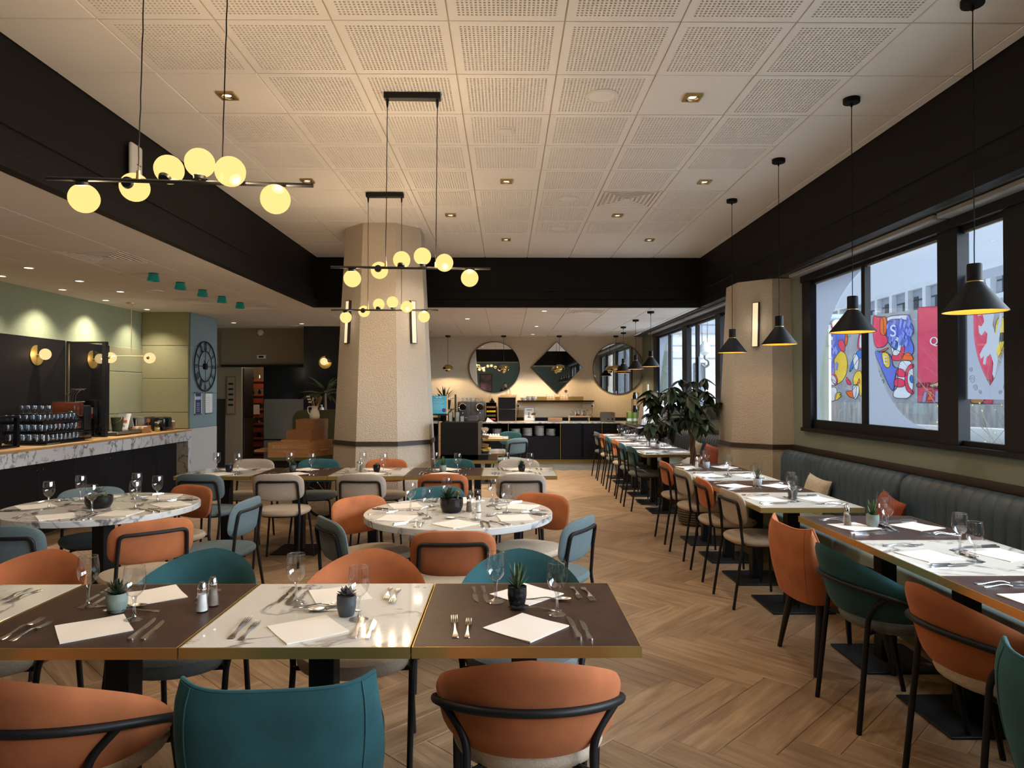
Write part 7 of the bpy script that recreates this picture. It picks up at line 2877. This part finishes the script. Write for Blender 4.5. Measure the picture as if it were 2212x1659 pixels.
t = thing('blue_block', 'plain blue block at the far end of the white apartments', 'building', (41.6, 108, 0))
MB().box(-1, 8, -2, 8, -3, 11.6).build('walls', 'facade_blue2', t, smooth=False)
MB().box(-1.15, 8.15, -2.15, 8.15, 11.6, 11.9).build('roof_edge', 'facade_white', t, smooth=False)
# neighbouring pale block seen through the far windows
t = thing('pale_blue_block', 'large flat pale blue building seen through the far windows', 'building', (9.0, 46, 0))
MB().box(-3, 14, 0, 10, -3, 6.7).build('walls', 'facade_blue', t, smooth=False)
for z in (6.4, 6.0):
    MB().box(-3.05, 14.05, -.06, 0, z, z + .08).build('cornice_line', 'facade_grey', t, smooth=False)
for x in range(5):
    f = MB().box(-1.8 + x * 3, -.2 + x * 3, -.08, 0, 1.6, 2.9).build('window', 'facade_grey', t, smooth=False)
    MB().box(-1.04 + x * 3, -.96 + x * 3, -.11, -.08, 1.6, 2.9).build('mullion', 'facade_white', f, smooth=False)
t = thing('grey_townhouse', 'low grey rendered building with small windows beyond the far windows', 'building', (9.6, 33, 0))
MB().box(-1.6, 6, 0, 6, -3, 4.3).build('walls', 'facade_white', t, smooth=False)
MB().box(-1.7, 6.1, -.1, 6, 4.3, 4.5).build('roof_edge', 'facade_grey', t, smooth=False)
for z in (3.1, 3.7):
    MB().box(-1.62, 6.02, -.03, 0, z, z + .05).build('joint', 'facade_grey', t, smooth=False)
for x in (-.6, .6, 2.2, 3.6):
    f = MB().box(x, x + .55, -.05, 0, 1.9, 2.9).build('window', 'window_far', t, smooth=False)
    MB().box(x + .25, x + .30, -.08, -.05, 1.9, 2.9).box(x - .06, x + .61, -.08, -.0, 1.82, 1.9).build('mullion', 'facade_white', f, smooth=False)
t = thing('crane_hook', 'crane hook hanging on two cables outside the far windows', 'hook', (7.45, 25.8, 3.05))
MB().tube([(-.10, 0, .3), (-.14, 0, 7)], .015, 6).tube([(.10, 0, .3), (.14, 0, 7)], .015, 6).build('cable', 'machine_grey', t)
MB().lathe([(.0, .42), (.05, .36), (.24, .10), (.24, -.05), (.06, -.18), (.0, -.18)], 16).build('block', 'facade_white', t)
MB().tube(bez([(0, 0, -.15), (0, 0, -.30), (.14, 0, -.36), (.16, 0, -.52), (.02, 0, -.62), (-.12, 0, -.52)], r=.08), .045, 8).build('hook', 'machine_grey', t)
MB().tube([(0, 0, -.6), (0, 0, -4)], .03, 6).build('chain', 'machine_grey', t)
# bare budding shrub close outside
t = thing('budding_shrub', 'bare budding shrub outside the near window', 'shrub', (4.75, 5.6, -.6))
rb = random.Random(21)


def twig(p, d, L, r, depth, mb, buds):
    pts = [p]
    for i in range(5):
        d = (d + Vector((rb.uniform(-.13, .13), rb.uniform(-.13, .13), rb.uniform(-.06, .10)))).normalized()
        p = p + d * L / 5
        pts.append(p)
        if depth < 3 and rb.random() < .62:
            e = (d + Vector((rb.uniform(-.9, .9), rb.uniform(-.9, .9), rb.uniform(-.2, .6)))).normalized()
            twig(p, e, L * .62, r * .6, depth + 1, mb, buds)
    mb.tube(pts, [r * (1 - .12 * i) for i in range(len(pts))], 5)
    if depth >= 1:
        buds.append(p)


buds = []
for k in range(7):
    tb = MB()
    twig(Vector((rb.uniform(-.2, .25), rb.uniform(-1.0, 1.0), 0)), Vector((rb.uniform(-.1, .2), rb.uniform(-.6, .6), 1)).normalized(), 1.75, .008, 0, tb, buds)
    tb.build('branch', 'twig', t)
bb = MB()
for p in buds:
    if p.x > -.95 and p.z < 2.1:
        bb.sphere(p, .009, 6, 4)
o = bb.build('buds', 'bud', t)
o['kind'] = 'stuff'

# ================================================================== PHOTOGRAPHER (seen only in the round mirror)
t = thing('person', 'person in a dark jacket holding a phone up, seen in the round mirror', 'person', (-.02, -.56, 0))


def skin_fig(name, verts, edges, radii, m, parent, root=0, sub=2):
    me = bpy.data.meshes.new(name)
    me.from_pydata(verts, edges, [])
    o = bpy.data.objects.new(name, me)
    COL.objects.link(o)
    o.parent = parent
    sk = o.modifiers.new('skin', 'SKIN')
    for i, r in enumerate(radii):
        me.skin_vertices[0].data[i].radius = (r, r) if not isinstance(r, tuple) else r
    me.skin_vertices[0].data[root].use_root = True
    ss = o.modifiers.new('sub', 'SUBSURF')
    ss.levels = sub; ss.render_levels = sub
    me.materials.append(MATS[m])
    return o


V = [(0, 0, .95), (0, .01, 1.15), (0, .0, 1.36), (0, .0, 1.48), (.17, 0, 1.43), (.22, .16, 1.22), (.07, .36, 1.44), (-.17, 0, 1.43), (-.22, .16, 1.22), (-.07, .36, 1.44),
     (.10, 0, .90), (.11, .02, .50), (.11, -.02, .08), (.12, .12, .04), (-.10, 0, .90), (-.11, .02, .50), (-.11, -.02, .08), (-.12, .12, .04)]
E = [(0, 1), (1, 2), (2, 3), (2, 4), (4, 5), (5, 6), (2, 7), (7, 8), (8, 9), (0, 10), (10, 11), (11, 12), (12, 13), (0, 14), (14, 15), (15, 16), (16, 17)]
r_ = [(.15, .11), (.14, .10), (.16, .11), (.06, .06), .075, .05, .035, .075, .05, .035, .09, .065, .045, .04, .09, .065, .045, .04]
body = skin_fig('body', V, E, r_, 'cloth_dark', t)
hd = MB().sphere((0, .03, 1.63), (.075, .095, .115), 20, 14)
hd.sphere((0, .125, 1.615), (.014, .02, .02), 8, 6).sphere((.08, .02, 1.62), (.012, .022, .032), 8, 6).sphere((-.08, .02, 1.62), (.012, .022, .032), 8, 6)
hd.tube([(0, .0, 1.48), (0, .01, 1.56)], .052, 12)
head = hd.build('head', 'skin', t)
MB().sphere((.03, .118, 1.645), .011, 8, 6).sphere((-.03, .118, 1.645), .011, 8, 6).build('eyes', 'hair_dark', head)
MB().tube([(-.025, .115, 1.572), (0, .122, 1.570), (.025, .115, 1.572)], .005, 6).build('mouth', 'velvet_orange', head)
MB().sphere((0, .012, 1.675), (.083, .095, .09), 20, 12).build('hair', 'hair_dark', head)
for s in (-1, 1):
    hv, he, hr = [(s * .07, .36, 1.44), (s * .068, .40, 1.49)], [(0, 1)], [.030, .034]
    for f in range(4):
        k = len(hv)
        z = 1.475 + .022 * f
        hv += [(s * .075, .43, z), (s * .078, .462, z + .004), (s * .06, .47, z + .006)]
        he += [(1, k), (k, k + 1), (k + 1, k + 2)]
        hr += [.0095, .0085, .0075]
    k = len(hv)
    hv += [(s * .05, .415, 1.53), (s * .05, .438, 1.555)]
    he += [(1, k), (k, k + 1)]
    hr += [.010, .0085]
    skin_fig('hand', hv, he, hr, 'skin', t, 0, 1)
t2 = thing('phone', 'black phone held up in both hands by the photographer', 'phone', (-.02, -.10, 1.475))
MB().rbox(-.078, .078, -.004, .004, 0, .075, .003, 2).build('body', 'black_gloss', t2)
MB().lathe([(.0, .002), (.007, .002), (.007, 0)], 14, tf=lambda x, y, z: (.05 + x, .0042 + z, .055 + y)).build('lens', 'smoke_glass', t2)
print('objects', len(bpy.data.objects))
